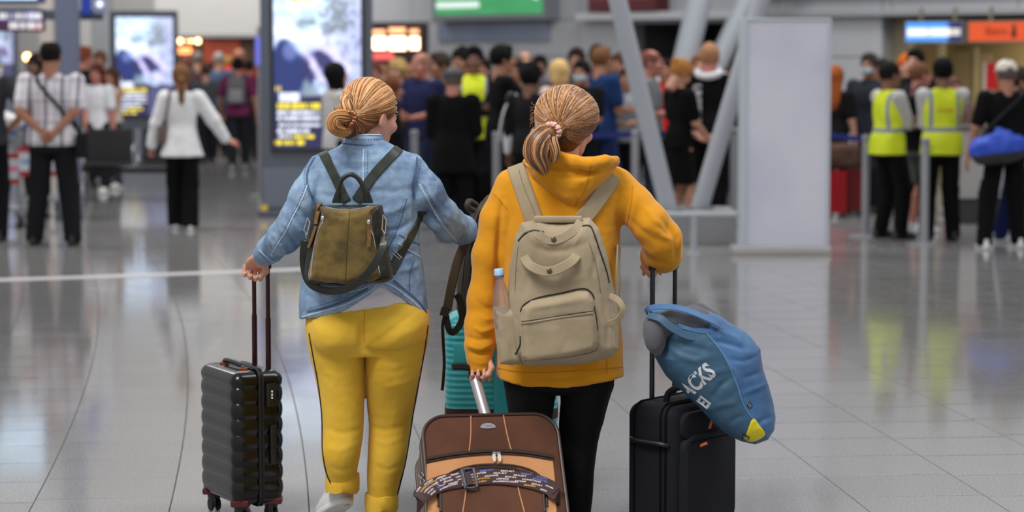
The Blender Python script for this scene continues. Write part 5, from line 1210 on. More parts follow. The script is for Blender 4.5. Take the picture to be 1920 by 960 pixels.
def tress(mb, rs, path, radii, n, nm, r=.0018, ends=.03, squash=1.0):
    """a lock of strands following path with the given radii"""
    pts = crv(path, 18); m = len(pts); R_ = [np.interp(i / (m - 1), np.linspace(0, 1, len(radii)), radii) for i in range(m)]
    for i in range(n):
        a = rs.uniform(0, 6.283); q = math.sqrt(rs.uniform(.45, 1)); L = m - (rs.randint(0, 3) if rs.random() < .5 else 0); out = []; ph = rs.uniform(-.35, .35)
        for k in range(L):
            t = (pts[min(k + 1, m - 1)] - pts[max(k - 1, 0)]).normalized(); u = t.cross(V((0, 1, 0))).normalized(); w = t.cross(u); b = a + ph * k / m; out.append(pts[k] + (u * math.cos(b) + w * math.sin(b) * squash) * q * R_[k])
        mb.cur = rs.choices(range(nm), weights=[3, 3, 2, 2][:nm])[0]; rr = r * rs.uniform(.7, 1.3); mb.tube(out, [rr * (1 if k < L - 4 else (L - k) / 4.5) for k in range(L)], 5)
def fg_body(t, chains, torso, headc, headrot, hands, m, hscale=1.0):
    s = SDF((-1.25, 8.3, 0), (.9, 9.75, 1.62), .0105)
    s.loft(rows(torso), k=.03)
    for pts, rs in chains: s.chain([P(*p) if len(p) == 3 and p[1] > 20 else V(p) for p in pts], rs, k=.025)
    v, q = s.mesh(); hv, hq, hm = head(True, .0045); parts = [(v, q, 0), (place(hv, headc, headrot, hscale), hq, hm)]
    for pose, right, w, d, th in hands: a, b = hand(pose, right, .0032); parts.append((place(a, w, hand_frame(d, th), .97), b, 0))
    return link('body', raw_mesh('body', *fuse(parts)), m, t)

# ------------------------------------------------------------------ woman in denim
W1 = empty('person', P(690, 985, YW), 'woman with a low blond bun in a light denim jacket and yellow trousers, walking away', 'person')
W1.location.z = 0
SK1 = skin_mats(3)
HC1 = P(695, 216, 8.80); HR1 = Euler((-.16, .06, math.radians(-46)), 'XYZ').to_matrix()
larm = [(600, 318, 8.77), (562, 398, 8.74), (538, 440, 8.79), (492, 476, 8.99)]
rarm = [(772, 318, 8.77), (808, 380, 8.78), (842, 424, 8.90), (874, 434, 9.26)]
body1 = fg_body(W1, [(larm, [.05, .042, .038, .026]), (rarm, [.045, .036, .034, .026]), ([(640, 640, YW), (641, 790, 8.77), (648, 934, 8.81)], [.08, .036, .03]), ([(735, 640, YW), (728, 800, 8.84), (712, 985, 8.86)], [.08, .036, .03]), ([(684, 285, 8.77), (688, 240, 8.78)], [.06, .052])],
    [(290, 600, 780, .07), (330, 605, 775, .09), (420, 600, 770, .09), (560, 590, 785, .1), (640, 590, 790, .1)], HC1, HR1,
    [('bar', False, P(488, 478, 9.0), V((-.10, .17, -.16)), V((1, -.1, .2))), ('bar', True, P(876, 434, 9.28), V((.06, .5, -.05)), V((-1, 0, .2)))], SK1)
# trousers
s = SDF((-.85, 8.45, .05), (-.2, 9.1, .98), .007)
s.loft(rows([(545, 600, 782, .11), (575, 580, 802, .135, .0), (605, 573, 806, .155), (635, 576, 803, .15), (662, 583, 797, .12)]), p=2.3, k=.03)
s.ell(P(633, 622, 8.70), (.095, .115, .10), k=.03); s.ell(P(745, 614, 8.70), (.105, .12, .105), k=.03)
s.loft(rows([(620, 577, 680, .12), (650, 579, 682, .125), (700, 589, 683, .11), (760, 600, 683, .095), (800, 604, 682, .088), (850, 603, 677, .083, -.01), (885, 610, 671, .07, .0), (915, 614, 669, .062, .02)]), p=2.1, k=.012)
s.loft(rows([(620, 688, 804, .13), (650, 687, 800, .13), (700, 686, 790, .115, .01), (760, 686, 779, .1, .05), (800, 689, 770, .092, .07), (860, 687, 762, .085, .06), (910, 686, 750, .07, .06), (950, 689, 741, .06, .07)]), p=2.1, k=.012)
fl = [([(684, 585), (683, 615), (683, 648)], -.022, .013), ([(684, 643), (705, 654), (745, 654), (795, 640)], -.013, .012), ([(682, 645), (660, 652), (620, 648)], -.006, .013), ([(700, 640), (730, 615), (760, 590), (790, 572)], -.007, .009), ([(716, 650), (760, 615), (800, 600)], .006, .013),
      ([(700, 668), (740, 672), (796, 655)], -.005, .01), ([(702, 690), (745, 690), (790, 676)], -.0045, .009), ([(720, 720), (760, 712), (785, 700)], .005, .01), ([(610, 690), (640, 700), (670, 694)], .003, .012), ([(692, 800), (720, 806), (764, 796)], -.005, .009), ([(694, 822), (725, 830), (762, 818)], .004, .009),
      ([(610, 795), (640, 806), (676, 800)], -.005, .009), ([(608, 830), (640, 838), (672, 826)], .004, .009), ([(700, 870), (725, 880), (752, 872)], -.004, .008), ([(620, 868), (645, 876), (668, 868)], -.004, .008), ([(690, 700), (692, 740), (694, 780)], .004, .01), ([(750, 700), (745, 760), (735, 800)], .003, .012)]
fl = fl[:2] + [(a_, b_ * .55, w_ * 1.15) for a_, b_, w_ in fl[2:]]
tr1 = finish(s, 'trousers', YEL, W1, fl=fl, n1=.003, n2=.0008, seed=3)
def cuff(x0, x1, y0, y1, Y, name='cuff', m=YEL, d=.064):
    mb = MB(); R_ = []
    for i, (yy, g) in enumerate(((y0 + 3, -.004), (y0, .003), (y0 + 2, .006), ((y0 + y1) / 2, .007), (y1 - 2, .006), (y1, .002), (y1 - 3, -.006))):
        a, b = P(x0, yy, Y), P(x1, yy, Y); c = (a + b) / 2; hw = (b.x - a.x) / 2 + g; R_.append([V((c.x + hw * math.cos(t), Y + (d + g) * math.sin(t), c.z + .004 * math.sin(2 * t + i) + .003 * math.cos(5 * t))) for t in np.linspace(0, 2 * math.pi, 40, endpoint=False)])
    mb.rings(R_, cap=False); return mb.build(name, m, W1, smooth=True)
cuff(613, 671, 889, 921, 8.785); cuff(687, 744, 925, 956, 8.835)
sf = Surf([tr1])
cord(sf, W1, 'side_piping', [(580, 625), (586, 660), (597, 720), (604, 780), (605, 840), (612, 885), (622, 908)], .0028, PIP); cord(sf, W1, 'side_piping', [(802, 610), (796, 655), (786, 710), (775, 770), (766, 830), (757, 880), (744, 930)], .0028, PIP)
cord(sf, W1, 'seat_seam', [(684, 582), (683, 615), (683, 640)], .0012, mat('yellow seam', (190, 148, 30), .9))
# shoes
def sneaker(c, yaw, pitch, m, name='sneaker', sole=None, sc=1.0):
    s = SDF((-.07, -.12, -.02), (.07, .2, .12), .0045)
    s.loft([(.018, 0, .05, .047, .138), (.04, 0, .047, .046, .134), (.062, 0, .02, .04, .1), (.085, 0, -.02, .036, .062), (.1, 0, -.03, .035, .052)], p=2.4, k=.008); s.ell((0, -.028, .108), (.028, .042, .03), k=.005, op='s'); v, q = s.mesh()
    R = (Matrix.Rotation(yaw, 3, 'Z') @ Matrix.Rotation(pitch, 3, 'X')); o = link(name, raw_mesh(name, place(v, c, R, sc), q), m, W1)
    s = SDF((-.07, -.12, -.02), (.07, .21, .05), .0045); s.loft([(0, 0, .05, .049, .142), (.012, 0, .05, .051, .145), (.024, 0, .05, .049, .141)], p=2.4, k=.004); v, q = s.mesh(); link('sole', raw_mesh('sole', place(v, c, R, sc), q), sole or m, o); return o
SNK = mat('white trainer knit', (214, 214, 216), .7, noise=.06, nscale=120, bump=.5, bscale=300)
hp = P(634, 944, 8.79)
sneaker(V((P(634, 950, 8.8).x, 8.84, P(634, 958, 8.8).z + .0)), .45, -.42, SNK, sole=mat('white sole', (226, 226, 226), .5)); sneaker(V((P(712, 985, 8.9).x, 8.92, .0)), 0, 0, SNK, sole=mat('white sole', (226, 226, 226), .5))
# white T-shirt under the jacket
s = SDF((-.85, 8.5, .8), (-.2, 9.05, 1.2), .008); s.loft(rows([(430, 590, 775, .115), (500, 575, 785, .13), (560, 572, 800, .148), (592, 571, 806, .158)]), p=2.2, k=.02)
s.inter(hemcut([(560, 592), (600, 588), (650, 579), (700, 571), (760, 564), (806, 568)])); finish(s, 'white_shirt', WHITE, W1, fl=[([(600, 570), (680, 555), (730, 545)], .004, .008), ([(640, 578), (720, 560), (790, 558)], -.004, .008)], n1=.002)
# denim jacket
s = SDF((-.98, 8.45, .78), (-.05, 9.45, 1.52), .0065)
s.loft(rows([(262, 650, 716, .07, .01), (276, 632, 742, .085), (290, 602, 776, .098), (318, 590, 790, .112), (360, 592, 788, .125), (420, 586, 786, .128), (465, 576, 788, .13), (510, 567, 794, .142), (560, 562, 801, .158), (604, 563, 807, .168)]), p=2.25, k=.02)
s.chain([P(*p) for p in [(606, 316, 8.77), (578, 368, 8.75), (553, 418, 8.75), (533, 444, 8.80), (506, 468, 8.93), (496, 476, 8.975)]], [.058, .064, .060, .056, .047, .044], k=.03)
s.chain([P(*p) for p in [(768, 316, 8.77), (798, 358, 8.77), (826, 402, 8.82), (842, 421, 8.9), (866, 430, 9.1), (873, 434, 9.2)]], [.058, .062, .06, .058, .052, .048], k=.03)
s.inter(hemcut([(540, 598), (565, 597), (600, 588), (650, 573), (695, 549), (708, 537), (718, 531), (732, 535), (760, 556), (785, 578), (807, 600), (840, 610)]))
for x0, x1 in (((488, 482, 9.03), (470, 494, 9.14)), ((880, 436, 9.26), (884, 437, 9.34))): s.cone(P(*x0), P(*x1), .03, .03, k=.004, op='s')
fl = [([(600, 330), (596, 370), (598, 410)], -.012, .012), ([(785, 335), (780, 370), (782, 410)], -.012, .012), ([(792, 318), (806, 312), (812, 330)], .006, .01),
      ([(556, 380), (575, 400), (590, 430)], -.006, .010), ([(545, 395), (560, 420), (575, 440)], .006, .010), ([(530, 420), (545, 440), (560, 465)], -.006, .009), ([(515, 440), (530, 462), (540, 482)], .006, .009), ([(500, 452), (512, 475), (520, 492)], -.006, .008),
      ([(800, 345), (812, 372), (830, 395)], .006, .010), ([(798, 390), (820, 418), (850, 435)], -.007, .010), ([(830, 395), (850, 412), (872, 430)], .006, .009), ([(845, 405), (855, 428), (858, 450)], -.006, .008), ([(862, 410), (870, 430), (872, 448)], .006, .008), ([(800, 420), (822, 438), (850, 452)], .006, .01),
      ([(700, 350), (740, 356), (780, 350)], -.005, .012), ([(690, 400), (740, 392), (784, 370)], .006, .012), ([(715, 430), (750, 425), (786, 405)], -.006, .010), ([(725, 460), (755, 452), (788, 440)], .006, .010), ([(600, 360), (620, 366), (650, 360)], -.005, .012), ([(740, 480), (765, 470), (790, 466)], -.006, .009), ([(740, 505), (765, 500), (792, 492)], .006, .010),
      ([(578, 470), (576, 500), (570, 530)], .005, .012), ([(575, 545), (600, 560), (640, 555)], -.005, .010), ([(750, 520), (765, 550), (785, 575)], .005, .010), ([(660, 290), (665, 300), (700, 300), (720, 292)], .004, .01), ([(640, 300), (655, 312), (690, 314)], -.004, .009)]
jk = finish(s, 'denim_jacket', DENIM, W1, fl=fl, n1=.0045, n2=.0016, f1=(16, 16, 13), seed=7)
sf1 = Surf([jk])
# collar
mb = MB(); R_ = []
for yy, x0, x1, d in ((278, 634, 738, .090), (272, 640, 728, .086), (262, 646, 720, .080), (253, 648, 717, .074), (251, 650, 715, .070), (256, 653, 712, .064), (272, 656, 708, .06)):
    a, b = P(x0, yy, 8.77), P(x1, yy, 8.77); c = (a + b) / 2; R_.append([V((c.x + (b.x - a.x) / 2 * math.cos(t), 8.775 + d * math.sin(t), c.z + .002 * math.sin(9 * t) - .012 * max(0, math.sin(t)))) for t in np.linspace(0, 2 * math.pi, 48, endpoint=False)])
mb.rings(R_, cap=False); col = mb.build('collar', DENIM, W1, smooth=True); sfc = Surf([col])
on(sfc, W1, 'collar_fray', [(650, 253), (682, 253), (714, 253)], .006, SEAMM, n=30); stitches(sfc, W1, 'collar_stitching', [(648, 260), (682, 262), (718, 260)], STITCH); on(sfc, W1, 'collar_band', [(642, 269), (682, 273), (724, 269)], .006, DSEAM, n=30)
# seams, stitching and hem
for nm, pts, w, mm in (('back_seam', [(682, 280), (681, 300), (681, 340), (681, 372)], .0045, SEAMM), ('sleeve_seam', [(577, 346), (566, 375), (550, 405), (538, 430), (522, 455), (508, 478)], .0045, SEAMM), ('sleeve_seam', [(786, 345), (798, 366), (812, 392), (828, 418), (842, 436), (856, 452)], .0045, SEAMM),
    ('armhole_seam', [(590, 296), (578, 318), (576, 345), (586, 372)], .009, DSEAM), ('armhole_seam', [(782, 296), (780, 318), (774, 345), (776, 372)], .009, DSEAM), ('dart_seam', [(762, 372), (752, 410), (738, 445), (724, 476)], .004, DSEAM), ('hem_seam', [(576, 584), (610, 577), (650, 563), (690, 541)], .008, DSEAM), ('hem_seam', [(738, 526), (762, 546), (785, 566), (800, 586)], .008, DSEAM),
    ('hem_fray', [(567, 594), (600, 585), (650, 570), (692, 547), (706, 533)], .0055, SEAMM), ('hem_fray', [(722, 530), (738, 537), (762, 555), (785, 576), (803, 596)], .0055, SEAMM), ('vent_edge', [(655, 548), (682, 540), (696, 530), (694, 515)], .004, SEAMM), ('pocket_flap_edge', [(746, 456), (768, 470), (795, 486)], .0055, SEAMM), ('pocket_seam', [(748, 440), (770, 452), (794, 462)], .004, DSEAM), ('side_seam', [(776, 488), (768, 515), (768, 545)], .004, DSEAM), ('cuff_edge', [(486, 468), (496, 478), (512, 490), (524, 488)], .006, SEAMM)):
    on(sf1, W1, nm, pts, w, mm, n=50, th=.0018 if w > .004 else .0012)
for pts in ([(690, 282), (689, 310), (689, 372)], [(584, 298), (572, 320), (571, 345), (580, 368)], [(788, 298), (786, 320), (780, 345)], [(572, 350), (558, 384), (544, 410), (530, 436), (514, 462)], [(793, 345), (806, 368), (820, 394), (836, 420), (852, 440)], [(757, 372), (747, 410), (733, 445)], [(580, 578), (610, 570), (650, 556), (688, 535)]):
    stitches(sf1, W1, 'stitching', pts, STITCH)
# head of hair: cap, combed strands, bun, beaded tie
s = SDF((-.72, 8.6, 1.44), (-.36, 9.0, 1.75), .005); g = HC1
def rel(v): return V(HC1) + HR1 @ V(v)
s.ell(rel((0, -.018, .036)), (.088, .112, .098), rot=HR1, k=.02); s.ell(rel((0, -.07, -.035)), (.066, .055, .065), rot=HR1, k=.03)
s.ell(rel((0, .12, -.05)), (.2, .085, .1), rot=HR1, k=.012, op='s'); s.ell(rel((0, .055, -.075)), (.2, .062, .055), rot=HR1, k=.02, op='s')
for x in (-1, 1): s.ell(rel((x * .09, .005, -.03)), (.03, .03, .045), rot=HR1, k=.01, op='s')
BL1 = strand_mats('honey', [(178, 120, 68), (212, 158, 102), (118, 74, 42), (232, 186, 134)])
s.cone(P(657, 222, 8.70), P(640, 236, 8.66), .02, .036, k=.02); s.cone(P(640, 236, 8.66), P(650, 246, 8.67), .034, .02, k=.02); s.cone(P(655, 216, 8.7), P(650, 188, 8.69), .016, .02, k=.02)
hair1 = finish(s, 'hair', mat('honey hair base', (112, 70, 40), .6, noise=.3, nscale=50), W1, n1=.002, n2=.001)
TIE1 = P(656, 221, 8.64)
def st1(rs):
    a = rs.uniform(-.2, 3.3); u = V((math.cos(a) * .9, .75 - abs(math.cos(a)) * .12, math.sin(a) * .75 + .0)); return HR1 @ V((u.x, u.y * rs.uniform(.45, 1), u.z if rs.random() < .8 else rs.uniform(-.3, .4)))
def ex1(mb, rs):
    tress(mb, rs, [TIE1, P(642, 219, 8.615), P(628, 222, 8.60), P(626, 236, 8.60), P(640, 246, 8.62), P(655, 246, 8.64)], [.012, .026, .024, .026, .022, .012], 260, 4, r=.0013)
    tress(mb, rs, [TIE1, P(650, 205, 8.63), P(646, 190, 8.64), P(652, 178, 8.66)], [.008, .017, .017, .008], 60, 4)
    tress(mb, rs, [TIE1, P(640, 212, 8.62), P(632, 206, 8.62), P(630, 199, 8.62)], [.006, .012, .01, .008], 24, 4, r=.0009)
    for i in range(16):
        a = P(rs.uniform(630, 660), rs.uniform(165, 245), 8.66); mb.cur = 1; mb.tube(crv([a, a + V((rs.uniform(-.03, -.005), 0, rs.uniform(-.01, .02))), a + V((rs.uniform(-.05, -.02), 0, rs.uniform(-.02, .04)))], 6), .0004, 4)
comb('hair_strands', hair1, rel((0, -.02, .02)), TIE1, st1, 1150, BL1, W1, r=.0015, seed=3, extra=ex1)
tie = empty('hair_tie', TIE1, 'beaded copper hair tie round the bun of the woman in denim', 'hair tie'); rs = random.Random(8); BE = mat('copper bead', (196, 120, 84), .2, metal=.9)
for i in range(22):
    a = i / 22 * 6.283 * 2; c = TIE1 + V((.019 * math.cos(a) + rs.gauss(0, .002), -.022 + rs.gauss(0, .003) + .004 * (i % 2), .024 * math.sin(a) + rs.gauss(0, .002))); mb = MB(); mb.ball(c, .0062, 6); mb.build('bead', BE, tie, smooth=True)

# ------------------------------------------------------------------ woman in mustard
W2 = empty('person', V((P(1050, 985, YW).x, YW, 0)), 'woman with a blond ponytail in a mustard yellow hooded sweatshirt and black leggings', 'person')
HC2 = P(1066, 233, 8.80); HR2 = Euler((-.22, .03, math.radians(-30)), 'XYZ').to_matrix()
NAV = dict(N=V((.585, 8.55, 0)), w=V((.62, .79, 0)).normalized(), d=V((-.79, .62, 0)).normalized())
rodc = NAV['N'] + NAV['w'] * .18 + NAV['d'] * .17
body2 = fg_body(W2, [([(953, 350, YW), (925, 430, 8.77), (908, 520, 8.77), (900, 630, 8.74), (901, 658, 8.735)], [.05, .045, .042, .03, .026]), ([(1165, 350, YW), (1210, 405, 8.74), (1240, 452, 8.76), (1228, 472, 9.05)], [.05, .045, .042, .028]), ([(995, 715, YW), (999, 830, 8.79), (1008, 985, 8.85)], [.06, .034, .028]), ([(1099, 715, YW), (1084, 830, 8.765), (1082, 985, 8.76)], [.06, .034, .028]), ([(1055, 310, 8.77), (1060, 255, 8.78)], [.06, .052])],
    [(320, 975, 1150, .07), (360, 970, 1150, .09), (440, 965, 1140, .09), (600, 955, 1145, .1), (690, 960, 1140, .08), (704, 970, 1130, .06)], HC2, HR2,
    [('grip', False, P(901, 660, 8.735), V((-.02, 0, -1)), V((1, .1, 0))), ('bar', True, P(1228, 474, 9.08), V((-.02, .3, -.2)), V((-1, .1, 0)))], skin_mats(3))
s = SDF((-.1, 8.5, .0), (.45, 9.1, .75), .008)
s.loft(rows([(690, 944, 1152, .12), (715, 944, 1152, .13), (728, 948, 1149, .12), (736, 952, 1145, .08)]), p=2.3, k=.02)
s.loft(rows([(722, 946, 1046, .11), (750, 949, 1041, .105), (780, 954, 1036, .1, .0), (830, 963, 1033, .085, .02), (880, 975, 1036, .078, .04), (960, 986, 1030, .06, .06), (988, 990, 1028, .05, .07)]), k=.008)
s.loft(rows([(722, 1049, 1151, .11), (750, 1050, 1143, .105), (780, 1048, 1135, .1), (830, 1048, 1121, .085), (880, 1049, 1114, .08, -.01), (960, 1057, 1108, .062), (988, 1062, 1104, .05)]), k=.008)
finish(s, 'leggings', LEG, W2, n1=.002, n2=.001)
for px, yy in ((1008, 8.86), (1083, 8.80)):
    W_ = W1; v, q = shoe_mesh(.006); link('shoe', raw_mesh('shoe', v + np.array([P(px, 985, yy).x, yy + .02, 0]), q), mat('dark trainer', (30, 30, 34), .6), W2)
# hooded sweatshirt
s = SDF((-.24, 8.4, .52), (.7, 9.25, 1.52), .007)
s.loft(rows([(296, 1010, 1120, .075, .01), (312, 972, 1155, .09), (330, 955, 1172, .105), (360, 948, 1176, .12), (420, 944, 1166, .132), (500, 942, 1162, .138), (600, 936, 1164, .148), (660, 932, 1167, .155), (684, 931, 1168, .15), (722, 930, 1172, .158)]), p=2.25, k=.02)
s.chain([P(*p) for p in [(960, 348, 8.77), (934, 410, 8.77), (916, 480, 8.77), (906, 560, 8.77), (902, 610, 8.76), (899, 645, 8.745)]], [.062, .060, .057, .052, .053, .052], k=.03)
s.chain([P(*p) for p in [(899, 648, 8.745), (899, 668, 8.74), (899, 690, 8.735)]], [.050, .045, .042], k=.012)
s.chain([P(*p) for p in [(1158, 348, 8.77), (1190, 385, 8.75), (1218, 418, 8.74), (1241, 449, 8.76), (1243, 476, 8.80), (1232, 480, 8.90), (1226, 480, 8.97)]], [.062, .064, .066, .068, .066, .056, .050], k=.03)
s.cone(P(898, 690, 8.735), P(897, 712, 8.73), .032, .034, k=.004, op='s'); s.ell(P(1062, 292, 8.79), (.06, .065, .05), k=.01, op='s')
s.inter(hemcut([(900, 704), (929, 706), (990, 716), (1060, 714), (1120, 708), (1171, 706), (1300, 706)]) if False else (lambda X, Y_, Z: np.where(X < P(926, 600, YW).x, -1.0, np.interp(X, [P(x, 700, YW).x for x in (929, 990, 1060, 1120, 1171)], [P(960, y, YW).z for y in (706, 717, 715, 709, 706)]) - Z) + 0 * Y_))
fl = [([(942, 372), (936, 430), (934, 520), (936, 600)], -.016, .010), ([(1158, 395), (1162, 430), (1166, 458)], -.016, .012), ([(925, 360), (945, 380), (955, 410)], .005, .012), ([(890, 610), (905, 618), (928, 612)], .008, .007), ([(876, 628), (900, 634), (926, 626)], -.007, .007), ([(876, 643), (900, 650), (926, 640)], .008, .007), ([(880, 656), (900, 661), (922, 657)], -.006, .006),
      ([(895, 560), (908, 574), (926, 578)], -.005, .009), ([(898, 585), (910, 596), (928, 594)], .005, .008), ([(1172, 440), (1195, 462), (1225, 480)], .007, .012), ([(1172, 400), (1200, 430), (1235, 450)], -.006, .012), ([(1235, 400), (1250, 425), (1252, 445)], -.007, .009), ([(1225, 425), (1240, 440), (1256, 446)], .008, .009), ([(1250, 420), (1264, 445), (1266, 485)], -.008, .007),
      ([(1262, 412), (1272, 440), (1273, 480)], .008, .008), ([(1190, 350), (1186, 390), (1178, 430)], .006, .012), ([(1176, 360), (1170, 400), (1164, 440)], -.006, .010), ([(1205, 470), (1225, 486), (1250, 492)], -.006, .008), ([(1155, 480), (1157, 550), (1158, 640)], .006, .010), ([(950, 690), (1000, 700), (1060, 698), (1120, 694), (1168, 690)], -.004, .006), ([(1030, 700), (1032, 712)], .004, .01), ([(885, 672), (900, 678), (920, 674)], .004, .006), ([(1208, 385), (1225, 410), (1240, 422)], .005, .009)]
hd = finish(s, 'hooded_sweatshirt', HOODM, W2, fl=fl, n1=.005, n2=.0010, f1=(10, 10, 7), seed=11)
sf2 = Surf([hd])
# hood lying on the back
s = SDF((.0, 8.45, 1.1), (.48, 8.95, 1.48), .006)
s.inflate([(985, 308), (1005, 292), (1032, 284), (1062, 292), (1100, 304), (1135, 297), (1160, 296), (1163, 306), (1145, 330), (1120, 356), (1098, 380), (1076, 392), (1052, 382), (1022, 356), (998, 332)], 8.68, .085, .10, k=.01)
s.chain([P(*p) for p in [(988, 304, 8.72), (1010, 292, 8.65), (1040, 292, 8.62), (1075, 302, 8.605), (1105, 306, 8.60), (1135, 302, 8.62), (1154, 299, 8.66)]], [.014, .019, .021, .022, .022, .022, .016], k=.012)
s.ell(P(1066, 280, 8.76), (.085, .1, .05), k=.015, op='s')
fl = [([(1000, 318), (1040, 330), (1090, 330), (1140, 312)], -.007, .009), ([(995, 306), (1040, 314), (1090, 322), (1130, 318)], -.006, .008), ([(1010, 340), (1045, 362), (1070, 376)], .006, .012), ([(1130, 330), (1105, 352), (1085, 378)], .005, .010)]
hood = finish(s, 'hood', HOODM, W2, Y=8.62, fl=fl, n1=.005, n2=.001, f1=(14, 14, 14), seed=2)
sfh = Surf([hood]); SEA = mat('mustard seam', (196, 128, 16), .9)
on(sfh, W2, 'hood_seam', [(1108, 310), (1104, 330), (1094, 355), (1078, 386)], .005, SEA, th=.0015)
for nm, pts in (('shoulder_seam', [(925, 362), (938, 376), (950, 392)]), ('armhole_seam', [(1186, 348), (1184, 380), (1176, 420), (1168, 450)]), ('hem_rib_seam', [(934, 690), (990, 699), (1060, 697), (1120, 692), (1166, 688)]), ('cuff_seam', [(878, 652), (898, 660), (922, 655)]), ('pocket_seam', [(1136, 600), (1137, 650), (1138, 700)])):
    on(sf2, W2, nm, pts, .003, SEA, th=.001)
# hair
s = SDF((-.02, 8.5, 1.2), (.42, 9.05, 1.75), .005)
def rel2(v): return V(HC2) + HR2 @ V(v)
s.ell(rel2((0, -.02, .034)), (.112, .128, .104), rot=HR2, k=.02); s.ell(rel2((0, -.06, -.045)), (.09, .07, .075), rot=HR2, k=.03)
s.ell(rel2((0, .135, -.05)), (.2, .085, .11), rot=HR2, k=.012, op='s'); s.ell(rel2((0, .06, -.11)), (.2, .075, .055), rot=HR2, k=.02, op='s')
TIE2 = P(1036, 244, 8.60)
s.chain([P(*p) for p in [(1036, 246, 8.62), (1020, 258, 8.59), (1010, 280, 8.585), (1015, 305, 8.59)]], [.024, .045, .042, .02], k=.02)
hair2 = finish(s, 'hair', mat('dark honey hair base', (88, 58, 38), .6, noise=.3, nscale=50), W2, n1=.002, n2=.001)
BL2 = strand_mats('caramel', [(150, 102, 64), (188, 136, 88), (92, 62, 44), (212, 168, 122)])
def st2(rs):
    a = rs.uniform(-.75, 3.9); return HR2 @ V((math.cos(a), rs.uniform(.15, .75) * (1 if rs.random() < .8 else -.5), math.sin(a) * .95))
def ex2(mb, rs):
    tress(mb, rs, [TIE2, P(1020, 252, 8.56), P(1008, 270, 8.55), P(1006, 292, 8.55), P(1016, 312, 8.56), P(1022, 326, 8.57)], [.014, .036, .046, .042, .028, .012], 520, 4, squash=.7, r=.0015)
    tress(mb, rs, [TIE2, P(1014, 250, 8.57), P(996, 266, 8.57), P(990, 288, 8.57), P(993, 306, 8.57)], [.01, .026, .022, .018, .008], 90, 4, squash=.7)
    tress(mb, rs, [TIE2, P(1034, 262, 8.56), P(1040, 285, 8.55), P(1036, 306, 8.56)], [.01, .022, .02, .01], 70, 4, squash=.7)
    for i in range(14):
        a = P(rs.uniform(1000, 1125), rs.uniform(168, 240), 8.7); c = V((P(1066, 0, 8.7).x, 0, 0)); sx_ = .4 if a.x > c.x else -1; mb.cur = 1
        if rs.random() < .8: a = P(1005, rs.uniform(190, 235), 8.68); sx_ = -1
        else: a = P(1118 + rs.uniform(-4, 4), rs.uniform(240, 275), 8.74)
        mb.tube(crv([a, a + V((sx_ * rs.uniform(.005, .02), 0, rs.uniform(-.02, .01))), a + V((sx_ * rs.uniform(.01, .03), 0, rs.uniform(-.05, .02)))], 6), .0004, 4)
comb('hair_strands', hair2, rel2((0, -.02, .0)), TIE2, st2, 1500, BL2, W2, r=.0015, seed=5, extra=ex2)
sc_ = empty('scrunchie', TIE2, 'pale pink scrunchie round the ponytail of the woman in mustard', 'hair tie'); mb = MB(); ax_ = (P(1010, 270, 8.56) - P(1060, 235, 8.7)).normalized(); u_ = ax_.cross(V((0, 0, 1))).normalized(); w_ = ax_.cross(u_)
mb.tube([TIE2 + V((0, -.01, 0)) + (u_ * math.cos(t) + w_ * math.sin(t)) * (.025 + .002 * math.sin(9 * t)) for t in np.linspace(0, 6.283, 60, endpoint=False)], [.009 + .003 * math.sin(11 * t) for t in np.linspace(0, 6.283, 60, endpoint=False)], 10, closed=True)
mb.build('cloth_ring', mat('pink scrunchie', (226, 178, 166), .8), sc_, smooth=True)
# ================================================================== bags and cases of the two women
def rrect(w, d, r, n=8, bul=0):
    """rounded rectangle contour (counter-clockwise), w x d, corner radius r"""
    o = []
    for cx, cy, a0 in ((w / 2 - r, d / 2 - r, 0), (-w / 2 + r, d / 2 - r, math.pi / 2), (-w / 2 + r, -d / 2 + r, math.pi), (w / 2 - r, -d / 2 + r, 1.5 * math.pi)):
        for k in range(n + 1): a = a0 + math.pi / 2 * k / n; o.append((cx + r * math.cos(a), cy + r * math.sin(a), math.cos(a), math.sin(a)))
    # extra points on the long sides for bulging
    out = []
    for i, p in enumerate(o):
        q = o[(i + 1) % len(o)]; out.append(p)
        if math.dist(p[:2], q[:2]) > .03:
            for k in range(1, 8): t = k / 8; out.append(tuple(p[j] + (q[j] - p[j]) * t for j in range(4)))
    return out
class Frame:
    """a standing case: origin near corner at ground, a along the broad side, b = depth direction"""
    def __init__(s, c, a, b): s.c, s.a, s.b = V(c), V(a), V(b)
    def __call__(s, x, y, z): return s.c + s.a * x + s.b * y + V((0, 0, z))
def case_shell(fr, w, d, z0, z1, r, rib, top=.03, step=.006, bul=.0):
    R_ = []; n = int((z1 - z0) / step); ct = rrect(w, d, r)
    for i in range(n + 1):
        z = z0 + (z1 - z0) * i / n; e = min(z - z0, z1 - z); ins = 0 if e >= top else top - math.sqrt(max(top ** 2 - (top - e) ** 2, 0)); g = rib(z) * min(1, e / top)
        R_.append([fr(x + nx * (g - ins) , y + ny * (g - ins), z) for x, y, nx, ny in ct])
    mb = MB(); mb.rings(R_); return mb
def spinner(fr, x, y, t, m=None, z=.0):
    mb = MB(); c = fr(x, y, z + .058); mb.lathe(c, [(.02, -.012), (.026, -.006), (.026, .01), (.02, .014)], 16); mb.box(c - V((0, 0, .02)) , (.011, .024, .022), bev=.005); h = mb.build('wheel_fork', m or BLK, t, smooth=True)
    for s_ in (-1, 1):
        mb = MB(); mb.lathe(fr(x, y, z + .026) + fr.b.normalized() * s_ * .014, [(.012, -.006), (.0255, -.005), (.0255, .005), (.012, .006)], 20, axis=fr.b); mb.build('wheel', RUB, t, smooth=True)

